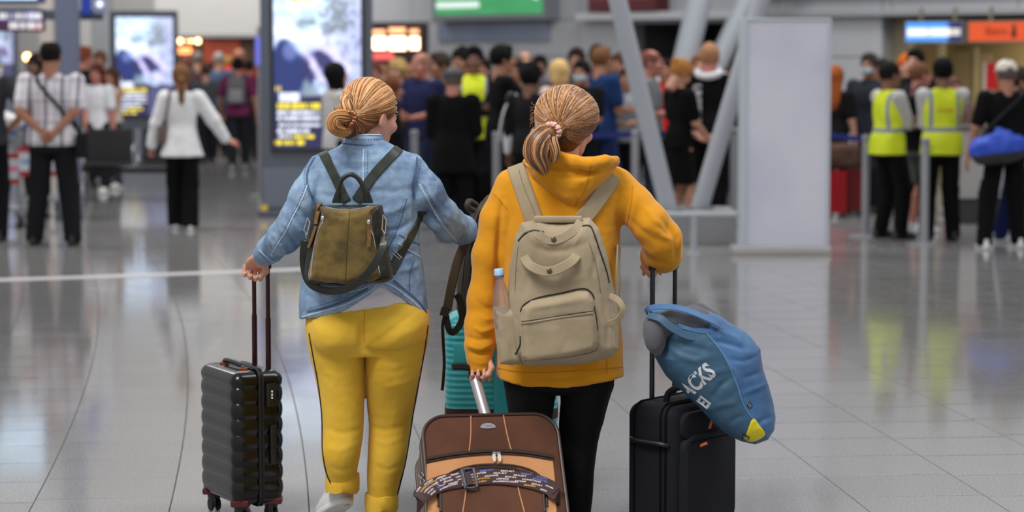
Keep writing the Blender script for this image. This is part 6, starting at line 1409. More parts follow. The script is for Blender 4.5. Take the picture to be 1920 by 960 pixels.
# ---- black ribbed cabin case left
th = math.radians(62); nf = V((-math.sin(th), -math.cos(th), 0)); wd = V((-math.cos(th), math.sin(th), 0)); dd = -nf
Nn = P(441, 958, 9.05); Nn.z = 0; Wb, Db = .37, .205
ctr = Nn + wd * Wb / 2 + dd * Db / 2; frb = Frame(ctr, wd, dd)
t = empty('suitcase', ctr, 'glossy black ribbed cabin suitcase held by the woman in denim', 'suitcase')
s_ = NT('black ribbed shell', rough=.2, spec=.4, coat=.15); c = s_.coord(); wv = s_.n('ShaderNodeTexChecker'); wv.inputs['Scale'].default_value = 260; s_.l(c, wv.inputs[0]); s_.l(s_.mix(wv.outputs['Fac'], (6, 6, 6), (17, 15, 11)), s_.b.inputs['Base Color']); s_.l(s_.math('ADD', s_.math('MULTIPLY', wv.outputs['Fac'], .12), .14), s_.b.inputs['Roughness'])
zt_ = HC - (703 - HOR) / 501; rib = lambda z: .0075 * abs(math.sin(math.pi * (z - .1) / ((zt_ - .1) / 8))) ** .55 - .004
case_shell(frb, Wb, Db, .07, zt_, .035, rib, top=.035, step=.004).build('shell', s_.m, t, smooth=True)
mb = MB(); R_ = []
ctn = [(x, z) for x, z, *_ in rrect(Wb + .014, zt_ - .07 + .014, .04)]
for y, g in ((-.012, 0), (-.010, .004), (-.003, .004), (-.002, .001), (.002, .001), (.003, .004), (.010, .004), (.012, 0)): R_.append([frb(x * (1 + g / .19), y + .005, (zt_ + .07) / 2 + z * (1 + g / .27)) for x, z in ctn])
mb.rings(R_, cap=False); mb.build('zip_band', mat('zip black', (14, 14, 15), .6), t, smooth=True)
ROD1 = mat('dark red rod', (52, 22, 24), .25, metal=.5)
for k, (x, r) in enumerate(((-.07, .0085), (.07, .0085))):
    mb = MB(); mb.tube([frb(x, .085, zt_ - .01), frb(x, .085, zt_ + .19)], .0105, 12); mb.tube([frb(x, .085, zt_ + .19), frb(x, .085, .972)], r, 12); mb.build('handle_rod', ROD1, t, smooth=True)
mb = MB(); mb.tube(crv([frb(-.072, .085, .962), frb(-.068, .085, .985), frb(0, .085, .99), frb(.068, .085, .985), frb(.072, .085, .962)], 20), .0135, 12); mb.build('grip', BLK, t, smooth=True)
mb = MB(); mb.tube(crv([frb(-.1, -.03, zt_ - .002), frb(-.085, -.03, zt_ + .016), frb(0, -.03, zt_ + .02), frb(.085, -.03, zt_ + .016), frb(.1, -.03, zt_ - .002)], 20), .010, 10); mb.build('carry_handle', BLK, t, smooth=True)
for x in (-.1, .1): mb = MB(); mb.box(frb(x, -.03, zt_ + .002), (.016, .016, .008), bev=.005); mb.build('handle_mount', mat('copper detail', (150, 80, 60), .3, metal=.7), t)
mb = MB(); mb.box(frb(-Wb / 2 - .006, .045, .49), (.012, .022, .045), rot=Matrix((dd, wd, V((0, 0, 1)))).transposed().to_3x3() @ Matrix.Rotation(math.pi / 2, 3, 'Z'), bev=.006); lk = mb.build('lock', mat('lock black', (26, 26, 28), .3), t, smooth=True)
for i in range(3): mb = MB(); mb.box(frb(-Wb / 2 - .018, .045, .505 - i * .012), (.003, .006, .0035)); mb.build('dial', mat('dial white', (214, 214, 216)), lk)
mb = MB(); mb.box(frb(-Wb / 2 - .012, .05, .30), (.006, .012, .075), rot=Matrix((dd, wd, V((0, 0, 1)))).transposed().to_3x3() @ Matrix.Rotation(math.pi / 2, 3, 'Z'), bev=.004); mb.build('side_handle', BLK, t, smooth=True)
for x in (-1, 1):
    for y in (-1, 1): spinner(frb, x * (Wb / 2 - .045), y * (Db / 2 - .04), t)
for x in (-1, 1):
    for y in (-1, 1): mb = MB(); mb.box(frb(x * (Wb / 2 - .035), y * (Db / 2 - .035), .078), (.035, .03, .014), bev=.008); mb.build('corner_guard', mat('dark red plastic', (84, 18, 22), .3), t)

# ---- navy cabin case right
frn = Frame(NAV['N'] + NAV['w'] * .187 + NAV['d'] * .11, NAV['w'], NAV['d']); Wn, Dn_ = .38, .225
t = empty('suitcase', frn.c, 'navy black soft cabin suitcase carrying the blue shopping bag', 'suitcase'); NV = mat('navy fabric', (17, 19, 28), .8, bump=.4, bscale=420, spec=.3)
zt2 = .527; case_shell(frn, Wn, Dn_, .045, zt2, .045, lambda z: .0, top=.05, step=.008).build('body', NV, t, smooth=True)
def edge_pipe(fr, w, z0, z1, y, r, m, t, rr=.05, name='piping', rad=.0045):
    ct = rrect(w, z1 - z0, rr); mb = MB(); mb.tube([fr(x, y, (z0 + z1) / 2 + z) for x, z, *_ in ct], rad, 6, closed=True); return mb.build(name, m, t, smooth=True)
PN = mat('navy piping', (7, 8, 12), .85, spec=.15)
edge_pipe(frn, Wn + .003, .045, zt2 + .001, -Dn_ / 2 + .044, 0, PN, t); edge_pipe(frn, Wn + .004, .045, zt2 + .001, -Dn_ / 2 + .066, 0, PN, t, name='main_zip', rad=.004); edge_pipe(frn, Wn + .003, .045, zt2 + .001, Dn_ / 2 - .044, 0, PN, t)
mb = MB(); R_ = []
for y, ins in ((-Dn_ / 2 + .002, 0), (-Dn_ / 2 - .022, .002), (-Dn_ / 2 - .03, .012)):
    R_.append([frn(x * (1 - ins * 5), y, .24 + z * (1 - ins * 3)) for x, z, *_ in rrect(Wn - .05, .36, .06)])
mb.rings(R_); fp = mb.build('front_pocket', NV, t, smooth=True); 
mb = MB(); R_ = []
for y, ins in ((-Dn_ / 2 + .002, 0), (-Dn_ / 2 - .012, .002), (-Dn_ / 2 - .018, .012)): R_.append([frn(x * (1 - ins * 5), y, .450 + z * (1 - ins * 3)) for x, z, *_ in rrect(Wn - .05, .10, .04)])
mb.rings(R_); mb.build('top_pocket', NV, t, smooth=True)
mb = MB(); mb.tube([frn(-.14, -Dn_ / 2 - .028, .395), frn(.14, -Dn_ / 2 - .028, .395)], .004, 6); mb.build('pocket_zip', PN, t, smooth=True)
for x, z in ((-.02, .46), (-.07, .392)): mb = MB(); mb.box(frn(x, -Dn_ / 2 - .036, z - .012), (.005, .004, .017), rot=Matrix.Rotation(.3 if z > .43 else 1.2, 3, 'Y'), bev=.002); mb.build('zip_pull', mat('orange leather', (196, 96, 48), .5), t)
mb = MB(); mb.tube(crv([frn(-.09, .0, zt2 - .004), frn(-.07, .0, zt2 + .03), frn(.0, .0, zt2 + .042), frn(.07, .0, zt2 + .03), frn(.09, .0, zt2 - .004)], 20), .012, 10); mb.build('carry_handle', NV, t, smooth=True)
mb = MB(); mb.tube(crv([frn(-Wn / 2 - .002, -.08, .385), frn(-Wn / 2 - .016, -.06, .39), frn(-Wn / 2 - .018, .0, .392), frn(-Wn / 2 - .016, .06, .394), frn(-Wn / 2 - .002, .08, .395)], 16), .009, 8); mb.build('side_handle', mat('handle satin', (16, 16, 20), .5), t, smooth=True)
ROD2 = mat('dark rod', (58, 60, 66), .3, metal=.7)
for x in (-.06, .085): mb = MB(); mb.tube([frn(x, Dn_ / 2 - .03, zt2 - .02), frn(x, Dn_ / 2 - .03, 1.0)], .0095 if x < 0 else .0085, 12); mb.build('handle_rod', ROD2, t, smooth=True)
mb = MB(); mb.tube([frn(-.065, Dn_ / 2 - .03, 1.005), frn(.09, Dn_ / 2 - .03, 1.005)], .015, 12); mb.build('grip', BLK, t, smooth=True)
for x in (-1, 1):
    for y in (-1, 1): spinner(frn, x * (Wn / 2 - .045), y * (Dn_ / 2 - .045), t)

# ---- blue shopping bag with grey neck pillow
YB = 8.60
t = empty('shopping_bag', P(1330, 790, YB), 'blue shopping bag with white lettering and a yellow corner, lying on the navy suitcase', 'bag')
s_ = NT('blue bag cloth', rough=.5, spec=.35, sheen=.1); c = s_.coord(); a = s_.noise(c, 6, 4); w = s_.noise(c, 500, 2); gp = s_.n('ShaderNodeSeparateXYZ'); s_.l(c, gp.inputs[0])
s_.l(s_.mix(s_.math('MULTIPLY', s_.ramp(w, .3, .7), .2), s_.mix(s_.ramp(a, .35, .65), (52, 92, 136), (78, 120, 166)), (40, 70, 104)), s_.b.inputs['Base Color']); bp = s_.n('ShaderNodeBump'); bp.inputs['Strength'].default_value = .3; bp.inputs['Distance'].default_value = .001; s_.l(w, bp.inputs['Height']); s_.l(bp.outputs[0], s_.b.inputs['Normal']); BLUE = s_.m
BLUE2 = mat('blue bag front cloth', (56, 92, 120), .55, noise=.12, nscale=7, bump=.3, bscale=400)
s = SDF((.4, 8.3, .35), (1.05, 8.9, .9), .0055)
s.inflate([(1213, 583), (1226, 577), (1262, 573), (1330, 582), (1354, 592), (1394, 622), (1425, 652), (1431, 690), (1444, 730), (1454, 780), (1452, 805), (1440, 824), (1416, 834), (1392, 829), (1360, 812), (1338, 795), (1308, 762), (1270, 727), (1248, 702), (1229, 668), (1243, 645), (1247, 618), (1238, 597)], YB, .125, .13, k=.01)
s.inflate([(1246, 579), (1300, 586), (1334, 600), (1331, 619), (1300, 617), (1272, 606)], YB - .12, .12, .02, k=.006, op='s')
v, q = s.mesh(); n = vnormals(v, q); v = v + n * (vnoise(v * 13 + 4) * .005 + vnoise(v * 40) * .0014)[:, None]
fl = [([(1246, 640), (1270, 660), (1300, 668), (1330, 660)], .006, .012), ([(1250, 610), (1280, 640), (1325, 650)], -.006, .012), ([(1325, 625), (1350, 660), (1372, 690), (1386, 735), (1412, 785)], .005, .006), ([(1330, 630), (1370, 640), (1395, 650)], -.008, .009), ([(1345, 615), (1380, 630), (1400, 660)], .006, .010), ([(1360, 665), (1390, 670), (1420, 660)], -.006, .010),
      ([(1385, 730), (1410, 722), (1440, 715)], .005, .008), ([(1390, 700), (1410, 695), (1432, 692)], -.005, .009), ([(1330, 740), (1345, 715), (1365, 700)], -.007, .010), ([(1320, 765), (1350, 750), (1380, 745)], .006, .012), ([(1405, 790), (1425, 780), (1450, 775)], -.005, .009), ([(1300, 700), (1330, 690), (1360, 685)], .005, .012), ([(1360, 790), (1375, 775), (1390, 770)], -.005, .01)]
v = folds(v, vnormals(v, q), YB, fl)
fc = v[q].mean(1); sep = [(P(x, y, YB - .1).x, P(x, y, YB - .1).z) for x, y in ((1255, 588), (1325, 625), (1358, 668), (1380, 715), (1395, 760), (1412, 786), (1440, 824))]
zi = np.interp(fc[:, 0], [p[0] for p in sep], [p[1] for p in sep]); mi = ((fc[:, 2] < zi) & (fc[:, 1] < YB + .02)).astype(int)
bag = link('bag_body', raw_mesh('bag_body', v, q, mi), [BLUE, BLUE2], t); sb = Surf([bag])
on(sb, t, 'panel_seam', [(1326, 626), (1358, 668), (1380, 715), (1395, 760), (1411, 784)], .005, mat('blue seam', (88, 130, 172), .6), th=.0025); on(sb, t, 'top_hem', [(1220, 590), (1250, 606), (1280, 614), (1310, 622), (1330, 624)], .012, BLUE, th=.002)
mb = MB(); mb.ribbon(crv([P(1216, 598, 8.55), P(1213, 586, 8.53), P(1222, 577, 8.52), P(1262, 576, 8.50), P(1300, 586, 8.495), P(1340, 604, 8.495), P(1352, 612, 8.50)], 30), (0, -.6, .8), .030, .003); mb.build('strap', BLUE, t, smooth=True)
mb = MB(); mb.ribbon(crv([P(1214, 590, 8.52), P(1238, 597, 8.49), P(1256, 612, 8.48), P(1285, 628, 8.48), P(1320, 636, 8.485)], 30), (0, -1, .3), .028, .003); mb.build('strap', BLUE2, t, smooth=True)
def print_on(sf, t, txt, cx, cy, ang, size, m, sx_=.8, th=.0012, name='lettering', ext=0):
    v, f = text_mesh(txt, size, 0, size * .035); ca, sa = math.cos(ang), math.sin(ang); pts = []; ok = []
    for p in v:
        x = p.x * sx_; y = p.y; px = cx + x * ca + y * sa; py = cy - (-x * sa * -1) * -1 if False else cy - (x * sa * -1 * -1) * 1 + 0
        px = cx + x * ca - y * sa; py = cy - (x * sa + y * ca); h, nn = sf.hit(px, py); ok.append(h is not None and nn.y < -.12); pts.append((h + nn * th) if h is not None else V((0, 0, 0)))
    f = [q for q in f if all(ok[i] for i in q)]
    mb = MB(); mb.add(pts, f); return tag(mb.build(name, m, t, fix=False), kind='stuff') if f else None
PW = mat('white bag print', (214, 216, 222), .6)
print_on(sb, t, 'MACKS', 1300, 722, math.radians(41), 43, PW, .66); print_on(sb, t, 'ZEI', 1317, 760, math.radians(52), 34, PW, .6)
def patch(sf, t, name, poly, m, th=.002, n=6):
    """cloth patch following the surface inside the picture polygon: quads of a warped grid between two rows"""
    c = np.mean(np.array(poly), 0); mb = MB(); rings_ = []
    pl = crv([(x, y, 0) for x, y in poly], len(poly) * 3, closed=True) if len(poly) > 4 else [V((poly[i][0] + (poly[(i + 1) % 4][0] - poly[i][0]) * k / 4, poly[i][1] + (poly[(i + 1) % 4][1] - poly[i][1]) * k / 4, 0)) for i in range(4) for k in range(4)]
    V_ = []; 
    for k in range(n, 0, -1):
        r = []
        for p in pl:
            x, y = c[0] + (p.x - c[0]) * k / n, c[1] + (p.y - c[1]) * k / n; h, nn = sf.hit(x, y)
            if h is None: return None
            r.append(h + nn * (th if k < n else th * .2))
        rings_.append(r)
    h, nn = sf.hit(*c); m_ = len(pl); v = [p for r in rings_ for p in r] + [h + nn * th]; f = []
    for i in range(n - 1):
        for k in range(m_): f.append([i * m_ + k, i * m_ + (k + 1) % m_, (i + 1) * m_ + (k + 1) % m_, (i + 1) * m_ + k])
    for k in range(m_): f.append([(n - 1) * m_ + k, (n - 1) * m_ + (k + 1) % m_, len(v) - 1])
    mb.add(v, f); return mb.build(name, m, t, smooth=True, fix=False)
patch(sb, t, 'yellow_corner', [(1412, 784), (1424, 798), (1434, 811), (1430, 820), (1412, 828), (1397, 824), (1402, 806)], mat('yellow corner cloth', (226, 212, 36), .6), .004)
nvp = mat('navy label', (26, 34, 62), .6); patch(sb, t, 'label', [(1405, 751), (1411, 759), (1406, 768), (1399, 760)], nvp, .003); patch(sb, t, 'label', [(1394, 812), (1407, 817), (1404, 826), (1391, 822)], nvp, .005)
for dx, dy in ((-2, 0), (2, 0), (0, -3), (0, 3)):
    h, nn = sb.hit(1405 + dx, 760 + dy); mb = MB(); mb.ball(h + nn * .003, .0018, 4); mb.build('label_mark', PW, t)
print_on(sb, t, 'VIE', 1399, 819, math.radians(-12), 8, mat('yellow corner cloth', (226, 212, 36)), .8, .0075)
t = empty('neck_pillow', P(1226, 655, 8.57), 'grey stuffed neck pillow poking out of the blue shopping bag', 'pillow')
s = SDF((.4, 8.3, .55), (.85, 8.85, .98), .0055)
s.ell(P(1227, 628, 8.545), (.041, .055, .072), rot=Matrix.Rotation(-.15, 3, 'Y')); s.chain([P(1232, 612, 8.56), P(1262, 600, 8.56), P(1300, 604, 8.57), P(1330, 612, 8.58)], [.04, .042, .05, .045], k=.03); s.chain([P(1270, 590, 8.62), P(1310, 586, 8.64), P(1335, 596, 8.64)], [.025, .03, .028], k=.03)
s.cone(P(1299, 590, 8.50), P(1296, 625, 8.50), .006, .006, k=.014, op='s'); finish(s, 'pillow_body', knit('grey pillow plush', (84, 84, 90), (104, 104, 110)), t, n1=.003, n2=.0008)

# ---- brown tan trolley case, tilted behind the woman in mustard
psi, til = math.radians(9), math.radians(38)
U = V((math.cos(psi), math.sin(psi), 0)); back = V((math.sin(psi), -math.cos(psi), 0)); DN = (back * math.sin(til) + V((0, 0, -math.cos(til)))).normalized(); NF = (back * math.cos(til) + V((0, 0, math.sin(til)))).normalized()
TOPC = P(917, 777, 8.56); WB_, HB_, DB_ = .486, .66, .27
def BP(u, v, n): return TOPC + U * u + DN * v + NF * n      # u right, v down the face, n out of the face
def FP(px, py, n=0.0):
    d = ray(px, py); o = TOPC + NF * n; k = (o - V((0, 0, HC))).dot(NF) / d.dot(NF); return V((0, 0, HC)) + d * k
t = empty('suitcase', BP(0, HB_, -DB_ / 2), 'large brown and tan trolley suitcase with silver badge, pulled behind the woman in mustard', 'suitcase')
BR = knit('brown fabric', (84, 54, 42), (98, 64, 48), rough=.8, sheen=.1); TAN = knit('tan fabric', (196, 138, 94), (206, 150, 104), rough=.8, sheen=.1); DB = mat('dark brown zip', (46, 32, 28), .6); PIPB = mat('brown piping', (58, 38, 32), .45); LT = mat('tan piping', (190, 130, 84), .6); SIL = mat('silver', (206, 206, 210), .22, metal=1.0)
ct = []
for x, z, nx, nz in rrect(WB_, HB_, .085, 10): ct.append((x, -z + HB_ / 2, nx, -nz))
mb = MB(); R_ = []
for n_v, ins in ((-.012 - DB_, .03), (-DB_, .008), (-DB_ + .015, 0), (-.02, 0), (-.006, .004), (0, .014), (.004, .05)): R_.append([BP(x - nx * ins, y - ny * ins, n_v) for x, y, nx, ny in ct])
mb.rings(R_); shell = mb.build('body', BR, t, smooth=True)
for n_v, r, m_ in ((-.004, .0065, PIPB), (-.045, .005, DB), (-.085, .0065, PIPB), (-DB_ + .01, .0065, PIPB)): mb = MB(); mb.tube([BP(x, y, n_v) for x, y, nx, ny in ct], r, 8, closed=True); mb.build('piping', m_, t, smooth=True)
def slab(name, poly, m, n0, n1, closedcrv=True, px=True, smooth=False):
    pl = crv([(x, y, 0) for x, y in poly], len(poly) * 4, closed=True) if closedcrv else [V((x, y, 0)) for x, y in poly]; A = [FP(p.x, p.y, n0) for p in pl]; c = sum(A, V((0, 0, 0))) / len(A); B_ = [FP(p.x, p.y, n0) + NF * (n1 - n0) + (c - FP(p.x, p.y, n0)).normalized() * .003 for p in pl]; mb = MB(); mb.rings([A, B_]); return mb.build(name, m, t)
tan = slab('tan_panel', [(800, 870), (840, 861), (880, 855), (930, 851), (980, 853), (1020, 858), (1037, 862), (1041, 900), (1046, 1000), (1050, 1080), (930, 1100), (802, 1085), (800, 980), (800, 920)], TAN, .003, .0075, False)
pk = slab('pocket', [(826, 1090), (826, 1000), (827, 912), (838, 898), (860, 886), (890, 878), (925, 875), (960, 878), (990, 886), (1008, 896), (1016, 910), (1022, 1000), (1026, 1090)], BR, .006, .022, False)
def ftube(name, pts, r, m, n=.006, k=30): mb = MB(); mb.tube([FP(p.x, p.y, n) for p in crv([(x, y, 0) for x, y in pts], k)], r, 8); return mb.build(name, m, t, smooth=True)
ftube('main_zip', [(800, 861), (845, 853), (890, 848), (930, 846), (980, 848), (1037, 857)], .0075, DB, .007); ftube('zip_lip', [(800, 866), (845, 858), (890, 853), (930, 851), (980, 853), (1037, 862)], .003, PIPB, .011)
ftube('pocket_zip', [(827, 960), (827, 914), (838, 899), (860, 887), (890, 879), (925, 876), (960, 879), (990, 887), (1008, 897), (1017, 911), (1021, 960)], .006, DB, .02); ftube('pocket_piping', [(822, 950), (822, 910), (834, 894), (858, 881), (890, 873), (925, 871), (962, 873), (993, 881), (1012, 893), (1022, 911), (1026, 950)], .0045, PIPB, .009)
for pts in ([(883, 780), (883, 810), (881, 835), (879, 848)], [(944, 779), (950, 810), (956, 835), (960, 846)]): ftube('tan_line', pts, .0025, LT, .004)
for pts in ([(875, 880), (873, 925), (868, 960), (862, 1010)], [(966, 888), (974, 925), (983, 960), (994, 1010)]): ftube('tan_line', pts, .0025, LT, .023)
# badge
mb = MB(); bc = FP(915, 800, .004); pr = [(-.032, -.004), (-.026, .006), (-.014, .013), (0, .015), (.014, .013), (.026, .006), (.032, -.004), (.02, -.008), (0, -.010), (-.02, -.008)]
mb.rings([[bc + U * x - DN * y + NF * 0 for x, y in pr], [bc + U * x - DN * y + NF * .003 for x, y in pr], [bc + U * x * .86 - DN * (y * .8) + NF * .0055 for x, y in pr]]); bd = mb.build('badge', SIL, t)
v, f = text_mesh('Neco', .014, .0006, .0003); mb = MB(); mb.add([bc + U * p.x - DN * (p.y + .001) + NF * (.0058 + p.z) for p in v], f); mb.build('badge_lettering', mat('engraved grey', (120, 120, 126), .4), bd, fix=False)
for x in (927, 935):
    c = FP(x, 850, .014); mb = MB(); mb.box(c, (.007, .004, .006), bev=.002); z_ = mb.build('zip_slider', SIL, t)
    mb = MB(); pr = [(-.006, .0), (-.0045, .006), (.0045, .006), (.006, 0), (.0065, -.012), (.004, -.022), (0, -.025), (-.004, -.022), (-.0065, -.012)]; c = FP(x + (1 if x > 930 else -1), 855, .016)
    mb.rings([[c + U * a - DN * b for a, b in pr], [c + U * a - DN * b + NF * .003 for a, b in pr]]); mb.build('zip_pull', mat('pale metal pull', (226, 222, 208), .3, metal=.4), z_)
# telescopic handle
hd_t = P(888, 700, 8.735); hb = BP(-.012, .0, -DB_ + .07); hb = BP((hd_t - TOPC).dot(U) + .035, .0, (hd_t - TOPC).dot(NF) - .006)
mb = MB(); ax_ = (hb - hd_t).normalized(); mb.tube([hd_t - ax_ * .01, hb + ax_ * .02], .021, 20); mb.build('telescopic_handle', mat('aluminium', (190, 188, 196), .3, metal=.5), t, smooth=True)
mb = MB(); mb.tube([hd_t - ax_ * .032, hd_t + ax_ * .012], [.017, .024], 16); g = P(851, 690, 8.72); mb.build('handle_collar', BLK, t, smooth=True)
mb = MB(); mb.tube(crv([P(849, 688, 8.70), P(866, 688, 8.715), P(886, 690, 8.73), P(906, 692, 8.74), P(922, 692, 8.735)], 16), [.008] + [.0125] * 14 + [.011, .008] if False else .0125, 12); mb.build('grip', BLK, t, smooth=True)
for x in (-1, 1):
    c = BP(x * (WB_ / 2 - .06), HB_ - .01, -DB_ + .01); c.z = .04; mb = MB(); mb.lathe(c, [(.015, -.014), (.04, -.012), (.04, .012), (.015, .014)], 24, axis=U); mb.build('wheel', RUB, t, smooth=True); mb = MB(); mb.box(c + V((0, .02, .03)), (.022, .03, .03), bev=.008); mb.build('wheel_housing', BLK, t)
# little chrome tags on the sides
for x, y in ((790, 892), (793, 905), (1047, 938), (1047, 950)):
    c = FP(x, y, -.03); mb = MB(); mb.tube([c + U * .008 * math.cos(a) + DN * .011 * math.sin(a) + NF * .004 for a in np.linspace(0, 6.283, 14, endpoint=False)], .0028, 6, closed=True); mb.build('chrome_ring', CHR, t, smooth=True)
# printed luggage belt
bt = empty('luggage_belt', FP(925, 905, .03), 'dark red luggage belt with rows of white lettering round the brown suitcase', 'belt'); BE_ = mat('belt maroon', (56, 18, 24), .6, bump=.3, bscale=500)
cl = crv([(782, 950, 0), (790, 930, 0), (806, 916, 0), (832, 905, 0), (860, 900, 0), (884, 896, 0), (925, 893, 0), (968, 897, 0), (1008, 905, 0), (1038, 919, 0), (1050, 938, 0)], 60); NN = []; PP = []
for i, p in enumerate(cl):
    e = abs(i / (len(cl) - 1) - .5) * 2; n = .028 - max(0, e - .86) * .32; PP.append(FP(p.x, p.y, n)); NN.append((NF + U * (-.8 if i < 6 else .8 if i > len(cl) - 6 else 0)).normalized())
mb = MB(); mb.ribbon(PP, NN, .062, .0022); belt = mb.build('webbing', BE_, bt, smooth=True); sbl = Surf([belt])
WM = mat('belt white print', (216, 206, 206), .6); YM = mat('belt yellow print', (206, 160, 50), .6); BM_ = mat('belt blue print', (76, 120, 200), .6)
words_ = ['NÜRNBERG', 'ESSEN', 'FRANKFURT', 'KÖLN', 'DUISBURG', 'MÜNSTER', 'BREMEN', 'KONSTANZ', 'LEIPZIG', 'BERLIN', 'SAARBRÜCKEN', 'AACHEN', 'WORMS', 'KAISERSLAUTERN', 'BONN', 'HAMM', 'ERFURT']; tc_ = {}
mbs = {0: MB(), 1: MB(), 2: MB()}; rs = random.Random(2); L = len(PP) - 1
for row in range(5):
    u_ = 6.5 + row * .9
    while u_ < L - 9:
        w = rs.choice(words_)
        if w not in tc_: tc_[w] = text_mesh(w, .0096, 0, .0003, 'LEFT')
        v, f = tc_[w]; k = 0 if rs.random() < .86 else rs.choice([1, 2]); x1 = max(p.x for p in v); out = []; seg = (PP[1] - PP[0]).length
        for p in v:
            s_len = (p.x * .86) / .0067; q = min(u_ + s_len / 1.25, L - .01); i = int(q); fr_ = q - i; pt = PP[i].lerp(PP[i + 1], fr_); tg = (PP[i + 1] - PP[i]).normalized(); nn = NN[i].lerp(NN[i + 1], fr_).normalized(); sd = nn.cross(tg).normalized()
            off = .021 - row * .0108 + p.y * .85 + p.x * .10
            out.append(pt + sd * max(-.028, min(.028, off)) + nn * .0027)
        mbs[k].add(out, f); u_ += x1 * .86 / .0067 / 1.25 + 1.7
for k, m_ in ((0, WM), (1, YM), (2, BM_)):
    if mbs[k].v: tag(mbs[k].build('lettering', m_, bt, fix=False), kind='stuff')
c = FP(826, 903, .0308); mb = MB(); mb.tube([c + U * .016 * math.cos(a) + DN * .016 * math.sin(a) for a in np.linspace(0, 6.283, 30, endpoint=False)], .0012, 5, closed=True); mb.build('round_emblem', WM, bt)
c = FP(880, 897, .036); sd = (PP[31] - PP[28]).normalized(); up_ = NF.cross(sd).normalized(); mb = MB()
fr_pts = [c + sd * x * .021 + up_ * y * .036 for x, y in ((-1, -1), (-1.05, 0), (-1, 1), (0, 1.05), (1, 1), (1.05, 0), (1, -1), (0, -1.05))]; mb.tube(fr_pts, .0055, 8, closed=True); mb.build('buckle_frame', mat('buckle grey', (96, 96, 102), .35, metal=.4), bt, smooth=True)
mb = MB(); mb.box(c - sd * .016, (.005, .008, .034), rot=Matrix((sd, NF, up_)).transposed(), bev=.002); mb.build('buckle_bar', BLK, bt); mb = MB(); mb.box(c - sd * .004 + NF * .001, (.011, .002, .026), rot=Matrix((sd, NF, up_)).transposed(), bev=.001); mb.build('belt_loop', BE_, bt)

# ---- turquoise case in front of them with the olive rucksack on top
YT = 9.46; TQ = mat('turquoise shell', (52, 164, 172), .38, spec=.5); x0, x1 = GX(834, YT), GX(1046, YT); cx = (x0 + x1) / 2; WT, DT = x1 - x0, .29
t = empty('suitcase', (cx, YT + DT / 2, 0), 'turquoise ribbed hard suitcase standing ahead of the two women, rucksack on top', 'suitcase'); frt = Frame((cx, YT + DT / 2, 0), (1, 0, 0), (0, 1, 0)); ztt = HC - (594 - HOR) / (FPX / YT)
case_shell(frt, WT, DT, .06, ztt, .05, lambda z: .0022 * math.sin(z * 2 * math.pi / .0235), top=.05, step=.0035).build('shell', TQ, t, smooth=True)
mb = MB(); mb.box(frt(.0, -DT / 2 - .003, (ztt + .06) / 2 - .01), (.03, .006, (ztt - .06) / 2 - .05), bev=.004); mb.build('centre_rib', TQ, t, smooth=True)
for x in (-.135, .135): mb = MB(); mb.box(frt(x, -DT / 2 - .003, HC - (664 - HOR) / (FPX / YT)), (.055, .006, .038), bev=.008); mb.build('smooth_plate', TQ, t, smooth=True)
ct = rrect(WT + .008, DT + .008, .052); mb = MB(); mb.rings([[frt(x, y, z) for x, y, *_ in ct] for z in (.345, .385)], cap=False); mb.build('belt_band', BE_, t)
for x in (-1, 1):
    for y in (-1, 1): spinner(frt, x * (WT / 2 - .05), y * (DT / 2 - .05), t)
    mb = MB(); mb.tube([frt(x * .11 + .02, DT / 2 - .03, ztt - .02), frt(x * .11 + .02, DT / 2 - .03, 1.115)], .010, 12); mb.build('handle_rod', ROD2, t, smooth=True)
mb = MB(); mb.tube([frt(-.115, DT / 2 - .03, 1.125), frt(.15, DT / 2 - .03, 1.125)], .015, 12); mb.build('grip', BLK, t, smooth=True)
YR = 9.40; t = empty('rucksack', P(905, 594, YR), 'dark olive rucksack with hanging straps, on top of the turquoise suitcase', 'backpack'); OL = mat('olive cordura', (58, 50, 36), .85, noise=.12, nscale=40, bump=.4, bscale=300); OD = mat('olive dark', (34, 29, 24), .85, bump=.3, bscale=300); OB = mat('olive strap', (74, 62, 42), .8, bump=.3, bscale=300)
s = SDF((-.3, 9.15, .6), (.2, 9.65, 1.3), .007); s.inflate([(930, 362), (912, 368), (893, 392), (878, 425), (866, 470), (858, 530), (856, 575), (862, 597), (900, 600), (975, 600), (985, 560), (985, 420), (970, 375)], YR, .14, .09); finish(s, 'pack_body', OL, t, n1=.004)
sr = Surf([bpy.data.objects['pack_body.003'] if 'pack_body.003' in bpy.data.objects else [o for o in t.children][0]]); sr = Surf([t.children[0]])
s = SDF((-.3, 9.15, .6), (.1, 9.5, 1.3), .007); s.inflate([(925, 440), (905, 436), (888, 452), (877, 500), (872, 560), (880, 590), (940, 592)], 9.27, .06, .04); finish(s, 'front_pocket', OD, t, n1=.003)
on(sr, t, 'zip', [(905, 376), (890, 405), (878, 445), (870, 500), (865, 560)], .006, BLK); on(sr, t, 'edge_strip', [(918, 372), (900, 395), (888, 425), (880, 470)], .03, OB, th=.003)
mb = MB(); mb.tube(crv([P(893, 385, 9.3), P(880, 378, 9.27), P(877, 388, 9.26), P(888, 395, 9.28)], 16), [.012] * 17 if False else .013, 10); mb.build('top_handle', mat('brown leather loop', (52, 38, 36), .6), t, smooth=True)
mb = MB(); mb.ribbon(crv([P(886, 425, 9.27), P(872, 455, 9.25), P(858, 490, 9.24), P(848, 530, 9.23), P(842, 560, 9.23), P(838, 582, 9.23)], 24), (-.2, -1, 0), .036, .005); mb.build('shoulder_strap', OB, t, smooth=True)
mb = MB(); mb.box(P(834, 585, 9.225), (.017, .006, .017), rot=Matrix.Rotation(.3, 3, 'Y'), bev=.003); mb.build('buckle', BLK, t)
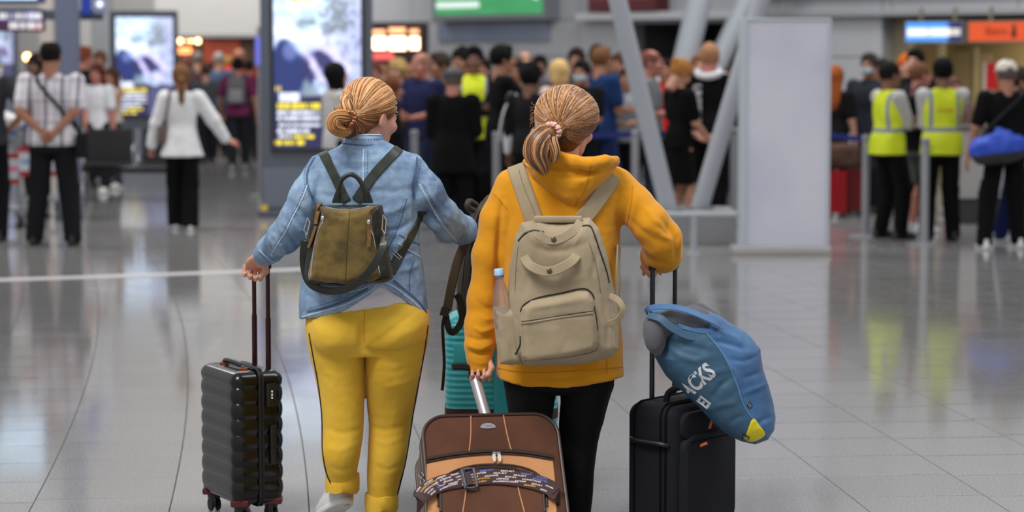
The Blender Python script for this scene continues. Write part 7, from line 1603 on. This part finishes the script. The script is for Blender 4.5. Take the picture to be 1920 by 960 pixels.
mb = MB(); mb.ribbon(crv([P(834, 590, 9.225), P(830, 610, 9.225), P(831, 640, 9.225), P(833, 680, 9.22), P(831, 715, 9.22), P(829, 732, 9.22)], 24), (0, -1, 0), [.02] * 8 + [.010] * 18 if False else .012, .002); mb.build('loose_strap', OD, t, smooth=True)
mb = MB(); mb.ribbon(crv([P(836, 592, 9.23), P(842, 618, 9.22), P(852, 622, 9.22), P(866, 600, 9.23), P(864, 570, 9.24), P(856, 552, 9.25)], 24), (-.2, -1, 0), .026, .003); mb.build('loop_strap', OD, t, smooth=True)

# ---- small olive suede rucksack of the woman in denim
LEA = mat('black green leather', (30, 34, 30), .38, spec=.5, noise=.1, nscale=60); s_ = NT('olive suede', rough=.75, spec=.25, sheen=.3); c = s_.coord(); a = s_.noise(c, 9, 5, .65); b_ = s_.noise(c, 300, 2); s_.l(s_.mix(s_.math('MULTIPLY', b_, .2), s_.mix(s_.ramp(a, .36, .66), (70, 60, 30), (128, 104, 52)), (60, 52, 28)), s_.b.inputs['Base Color']); SU = s_.m
Y1 = 8.575; t = empty('leather_rucksack', P(652, 534, Y1), 'small olive suede and black leather rucksack on the back of the woman in denim', 'backpack')
s = SDF((-.82, 8.4, .85), (-.38, 8.72, 1.25), .0045)
s.inflate([(590, 382), (640, 378), (700, 377), (716, 384), (722, 410), (727, 460), (738, 510), (737, 523), (722, 531), (650, 536), (592, 535), (577, 527), (571, 515), (572, 470), (578, 420), (583, 390)], Y1, .068, .05, k=.01); o1 = finish(s, 'leather_body', LEA, t, fl=[([(718, 395), (712, 430), (722, 470)], -.004, .008)], n1=.003)
s = SDF((-.82, 8.4, .85), (-.38, 8.72, 1.25), .0045)
s.inflate([(600, 384), (620, 390), (655, 393), (688, 388), (706, 378), (709, 386), (699, 402), (699, 420), (709, 470), (716, 516), (700, 526), (650, 532), (600, 531), (579, 525), (577, 514), (585, 470), (594, 425), (603, 405), (597, 388)], Y1 - .052, .036, .032, k=.01)
o2 = finish(s, 'suede_front', SU, t, Y=8.5, fl=[([(608, 395), (606, 420), (598, 460)], .004, .008), ([(640, 420), (630, 460), (625, 500)], .004, .016), ([(675, 400), (690, 430), (695, 470)], -.004, .012), ([(615, 400), (640, 405), (680, 398)], -.0035, .008), ([(655, 398), (650, 460), (648, 528)], -.0015, .004)], n1=.004); sp = Surf([o1, o2])
cord(sp, t, 'zip', [(602, 385), (625, 392), (655, 394), (686, 389), (702, 382)], .0028, CHR); cord(sp, t, 'zip', [(606, 414), (593, 445), (587, 480), (583, 518)], .0022, CHR); cord(sp, t, 'zip', [(690, 420), (699, 442), (705, 475), (711, 512)], .0022, CHR)
on(sp, t, 'front_seam', [(656, 396), (651, 460), (648, 528)], .002, mat('suede seam', (58, 48, 24), .9), th=.001); on(sp, t, 'bottom_trim', [(578, 524), (640, 533), (716, 524)], .005, LEA)
ST_ = mat('suede tab', (116, 84, 44), .7)
for nm, pts, w in (('pull_tab', [(600, 384), (597, 400), (594, 420)], .016), ('pull_tab', [(594, 424), (588, 445), (581, 464)], .012), ('pull_tab', [(691, 422), (691, 442), (690, 463)], .014)): on(sp, t, nm, pts, w, ST_, th=.004, off=.006)
for x, y in ((690, 416), (606, 410)):
    h, nn = sp.hit(x, y); mb = MB(); mb.ball(h + nn * .005, (.007, .005, .009), 6); mb.build('zip_slider', CHR, t, smooth=True)
mb = MB(); mb.tube(crv([P(634, 380, 8.55), P(634, 360, 8.545), P(640, 338, 8.54), P(656, 327, 8.54), (P(672, 335, 8.54)), P(684, 358, 8.545), P(688, 380, 8.55)], 30), .0085, 12); mb.build('top_handle', LEA, t, smooth=True)
for x in (634, 688): mb = MB(); mb.rings([[P(x + dx * w_, yy, 8.56 + dy * .012) for dx, dy in ((-1, -1), (1, -1), (1, 1), (-1, 1))] for yy, w_ in ((360, 5), (368, 8), (376, 11), (381, 11))]); mb.build('handle_base', LEA, t, smooth=True)
for nm, pts in (('shoulder_strap', [(600, 276), (612, 298), (628, 330), (640, 356), (650, 377)]), ('shoulder_strap', [(752, 275), (730, 297), (704, 325), (684, 352), (668, 376)]), ('lower_strap', [(792, 396), (778, 428), (760, 460), (744, 490), (732, 512)])): on(sf1, t, nm, pts, .036, mat('strap leather', (40, 46, 38), .45), th=.004, off=.003, n=40)
h1, n1_ = sf1.hit(744, 478); 
if h1: mb = MB(); mb.tube([h1 + V((x, -.008, z)) for x, z in ((-.022, .014), (.012, -.016), (.018, -.01), (-.014, .022))], .0022, 6, closed=True); mb.build('strap_ring', CHR, t, smooth=True)
for pts in (((577, 408), (581, 418), (576, 440), (570, 432)), ((718, 402), (724, 412), (722, 438), (716, 430))):
    mb = MB(); mb.tube([P(x, y, 8.515) for x, y in pts], .0024, 6, closed=True); mb.tube([P(pts[2][0] - 2, pts[2][1] + 2 + 5 * math.sin(a), 8.512 + .006 * math.cos(a)) for a in np.linspace(0, 6.28, 10, endpoint=False)], .002, 6, closed=True); mb.build('clip', CHR, t, smooth=True)
mb = MB(); mb.ribbon(crv([P(721, 442, 8.505), P(718, 462, 8.478), P(706, 490, 8.462), P(686, 516, 8.462), P(660, 537, 8.48), P(628, 546, 8.52), P(598, 542, 8.55), P(577, 526, 8.565), P(569, 490, 8.565), P(571, 452, 8.535)], 50), [V((0, -1, .0))] * 46 if False else V((-.1, -1, -.25)), .028, .003); mb.build('long_strap', LEA, t, smooth=True)

# ---- beige rucksack of the woman in mustard
KH = knit('beige canvas', (158, 142, 116), (172, 156, 130), rough=.8, sheen=.15); KD = mat('beige seam', (122, 108, 86), .85); YP = 8.545
t = empty('canvas_rucksack', P(1060, 686, YP), 'beige canvas rucksack with a bottle in its side pocket, on the woman in mustard', 'backpack')
s = SDF((-.08, 8.3, .58), (.48, 8.75, 1.24), .0055)
s.inflate([(978, 418), (1010, 410), (1060, 414), (1106, 406), (1122, 428), (1138, 480), (1150, 545), (1158, 600), (1159, 650), (1150, 668), (1110, 680), (1060, 686), (1010, 686), (980, 682), (964, 660), (955, 610), (953, 560), (956, 500), (965, 445)], YP, .10, .075, k=.01)
fl = [([(990, 455), (1020, 470), (1060, 470), (1100, 455)], -.006, .012), ([(975, 470), (990, 520), (985, 550)], -.005, .012), ([(1120, 470), (1110, 520), (1122, 560)], -.006, .012), ([(1000, 520), (1040, 530), (1090, 520)], .005, .014), ([(1010, 430), (1015, 450), (1030, 470)], .004, .008), ([(1095, 425), (1085, 445), (1075, 465)], .004, .008), ([(1050, 470), (1055, 500), (1050, 540)], .003, .012), ([(1130, 560), (1140, 610), (1140, 650)], -.005, .01)]
p1 = finish(s, 'pack_body', KH, t, Y=8.45, fl=fl, n1=.005, n2=.001); 
s = SDF((-.08, 8.3, .58), (.48, 8.75, 1.0), .0055)
s.inflate([(974, 600), (978, 576), (995, 562), (1040, 552), (1085, 543), (1104, 545), (1114, 560), (1120, 600), (1124, 640), (1118, 658), (1080, 668), (1040, 674), (990, 680), (979, 668)], 8.462, .05, .028, k=.01); p2 = finish(s, 'front_pocket', KH, t, Y=8.4, fl=[([(985, 580), (1040, 572), (1100, 562)], .004, .01), ([(1000, 600), (1050, 594), (1110, 590)], -.0035, .007), ([(1040, 610), (1045, 640), (1040, 660)], .003, .02)], n1=.004, n2=.001)
s = SDF((-.12, 8.3, .58), (.2, 8.75, 1.0), .005); s.inflate([(923, 574), (950, 576), (974, 572), (980, 620), (982, 682), (958, 684), (938, 682), (930, 640)], 8.535, .05, .03, k=.01); p3 = finish(s, 'side_pocket', KH, t, Y=8.45, fl=[([(930, 600), (950, 640), (955, 675)], .003, .01)], n1=.003)
s = SDF((.1, 8.3, .58), (.5, 8.75, 1.0), .005); s.inflate([(1128, 560), (1150, 556), (1160, 600), (1160, 655), (1140, 662), (1126, 640)], 8.53, .055, .03, k=.01); finish(s, 'side_pocket', KH, t, n1=.003)
sq = Surf([p1]); sq2 = Surf([p1, p2, p3]); ZB = mat('zip near black', (26, 24, 22), .5)
on(sq, t, 'main_zip', [(972, 452), (985, 438), (1002, 432), (1020, 436)], .006, ZB, th=.002); on(sq, t, 'main_zip', [(1092, 424), (1106, 424), (1114, 440), (1124, 470), (1136, 505), (1142, 530)], .006, ZB, th=.002); on(sq, t, 'pocket_zip', [(976, 584), (984, 570), (1010, 558), (1050, 550), (1092, 541), (1108, 548), (1114, 560)], .005, ZB, th=.002)
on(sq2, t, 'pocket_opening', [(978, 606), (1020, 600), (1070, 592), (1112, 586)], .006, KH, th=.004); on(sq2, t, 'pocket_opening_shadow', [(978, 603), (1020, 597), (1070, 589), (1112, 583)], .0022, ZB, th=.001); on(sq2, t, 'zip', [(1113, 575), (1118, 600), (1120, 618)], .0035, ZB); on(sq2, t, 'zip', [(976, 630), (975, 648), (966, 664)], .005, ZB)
on(sq2, t, 'bottom_seam', [(984, 676), (1040, 672), (1100, 663), (1120, 655)], .003, KD, th=.001); on(sq, t, 'yoke_seam', [(972, 462), (968, 500), (966, 545)], .0025, KD, th=.001); on(sq, t, 'yoke_seam', [(1105, 455), (1118, 500), (1126, 550)], .0025, KD, th=.001)
for a0, c0, b0, y0, w_, Yh in ((996, 1040, 1090, 425, .034, 8.47), (982, 1032, 1084, 484, .034, 8.435)):
    dx = 44; mb = MB(); pts = crv([P(a0, y0 - 4, Yh + .02), P(a0 + 12, y0 + 14, Yh - .015), P(c0 - 12, y0 + 25, Yh - .022), P(c0 + 12, y0 + 22, Yh - .022), P(b0 - 12, y0 + 6, Yh - .012), P(b0, y0 - 10, Yh + .02)], 30); mb.ribbon(pts, V((0, -1, .15)), w_, .004); mb.build('grab_handle', KH, t, smooth=True)
    mb = MB(); mb.lathe(P(c0 - 2, y0 + 24, Yh - .028), [(.0095, -.002), (.0095, .002), (.006, .004)], 18, axis=(0, -1, .1)); mb.build('snap_button', mat('snap grey', (92, 84, 76), .35, metal=.5), t, smooth=True)
on(sf2, t, 'shoulder_strap', [(968, 314), (976, 338), (988, 372), (1002, 412)], .068, KH, th=.007, off=.004); on(Surf([hd, hood]), t, 'shoulder_strap', [(1150, 330), (1136, 352), (1118, 378), (1092, 412)], .062, KH, th=.007, off=.004)
on(sf2, t, 'strap_stitching', [(975, 322), (984, 350), (998, 385), (1008, 412)], .002, KD, th=.0013, off=.0115); mb = MB(); mb.box(P(1046, 411, 8.52), (.085, .03, .011), bev=.008); mb.build('back_yoke', KH, t, smooth=True)
mb = MB(); mb.ribbon(crv([P(1142, 555, 8.48), P(1158, 562, 8.45), P(1168, 580, 8.44), P(1158, 600, 8.45), P(1142, 606, 8.47)], 24), V((.3, -1, 0)), .022, .003); mb.build('side_loop', KH, t, smooth=True)
mb = MB(); mb.ribbon(crv([P(1160, 462, 8.70), P(1158, 500, 8.655), P(1155, 560, 8.60), P(1154, 600, 8.56)], 16), V((1, -.6, 0)), .03, .004); mb.build('lower_strap', KH, t, smooth=True)
# bottle
bt_ = P(944, 600, 8.52); R = Matrix.Rotation(-.09, 3, 'Y'); t = empty('water_bottle', bt_, 'clear plastic water bottle with pale blue cap in the beige rucksack side pocket', 'bottle')
axb = R @ V((0, 0, 1)); s_ = NT('clear plastic', rough=.06, spec=.5); s_.b.inputs['Alpha'].default_value = .32; s_.b.inputs['Base Color'].default_value = lin((150, 150, 156))
pf = [(.001, -.035), (.028, -.034), (.0325, -.025), (.0325, .03), (.0315, .034), (.0325, .038), (.0325, .052), (.031, .07), (.026, .098), (.019, .125), (.0145, .142), (.013, .152), (.013, .162)]
mb = MB(); mb.lathe(bt_, pf, 32, axis=axb); mb.build('bottle_body', s_.m, t, smooth=True)
for k in range(10):
    a = k / 10 * 6.283; mb = MB(); mb.tube([bt_ + R @ V((r * .985 * math.cos(a), r * .985 * math.sin(a), z)) for r, z in ((.0325, .05), (.031, .07), (.026, .098), (.019, .125))], .0009, 5); mb.build('rib', s_.m, t, smooth=True)
mb = MB(); mb.lathe(bt_ + axb * .152, [(.0165, 0), (.0165, .006)], 28, axis=axb); mb.build('neck_ring', mat('ring blue', (90, 112, 160), .4), t, smooth=True); mb = MB(); mb.lathe(bt_ + axb * .160, [(.0178, 0), (.0182, .002), (.0176, .020), (.0155, .0235)], 32, axis=axb); mb.build('cap', mat('cap pale blue', (176, 208, 240), .4), t, smooth=True)
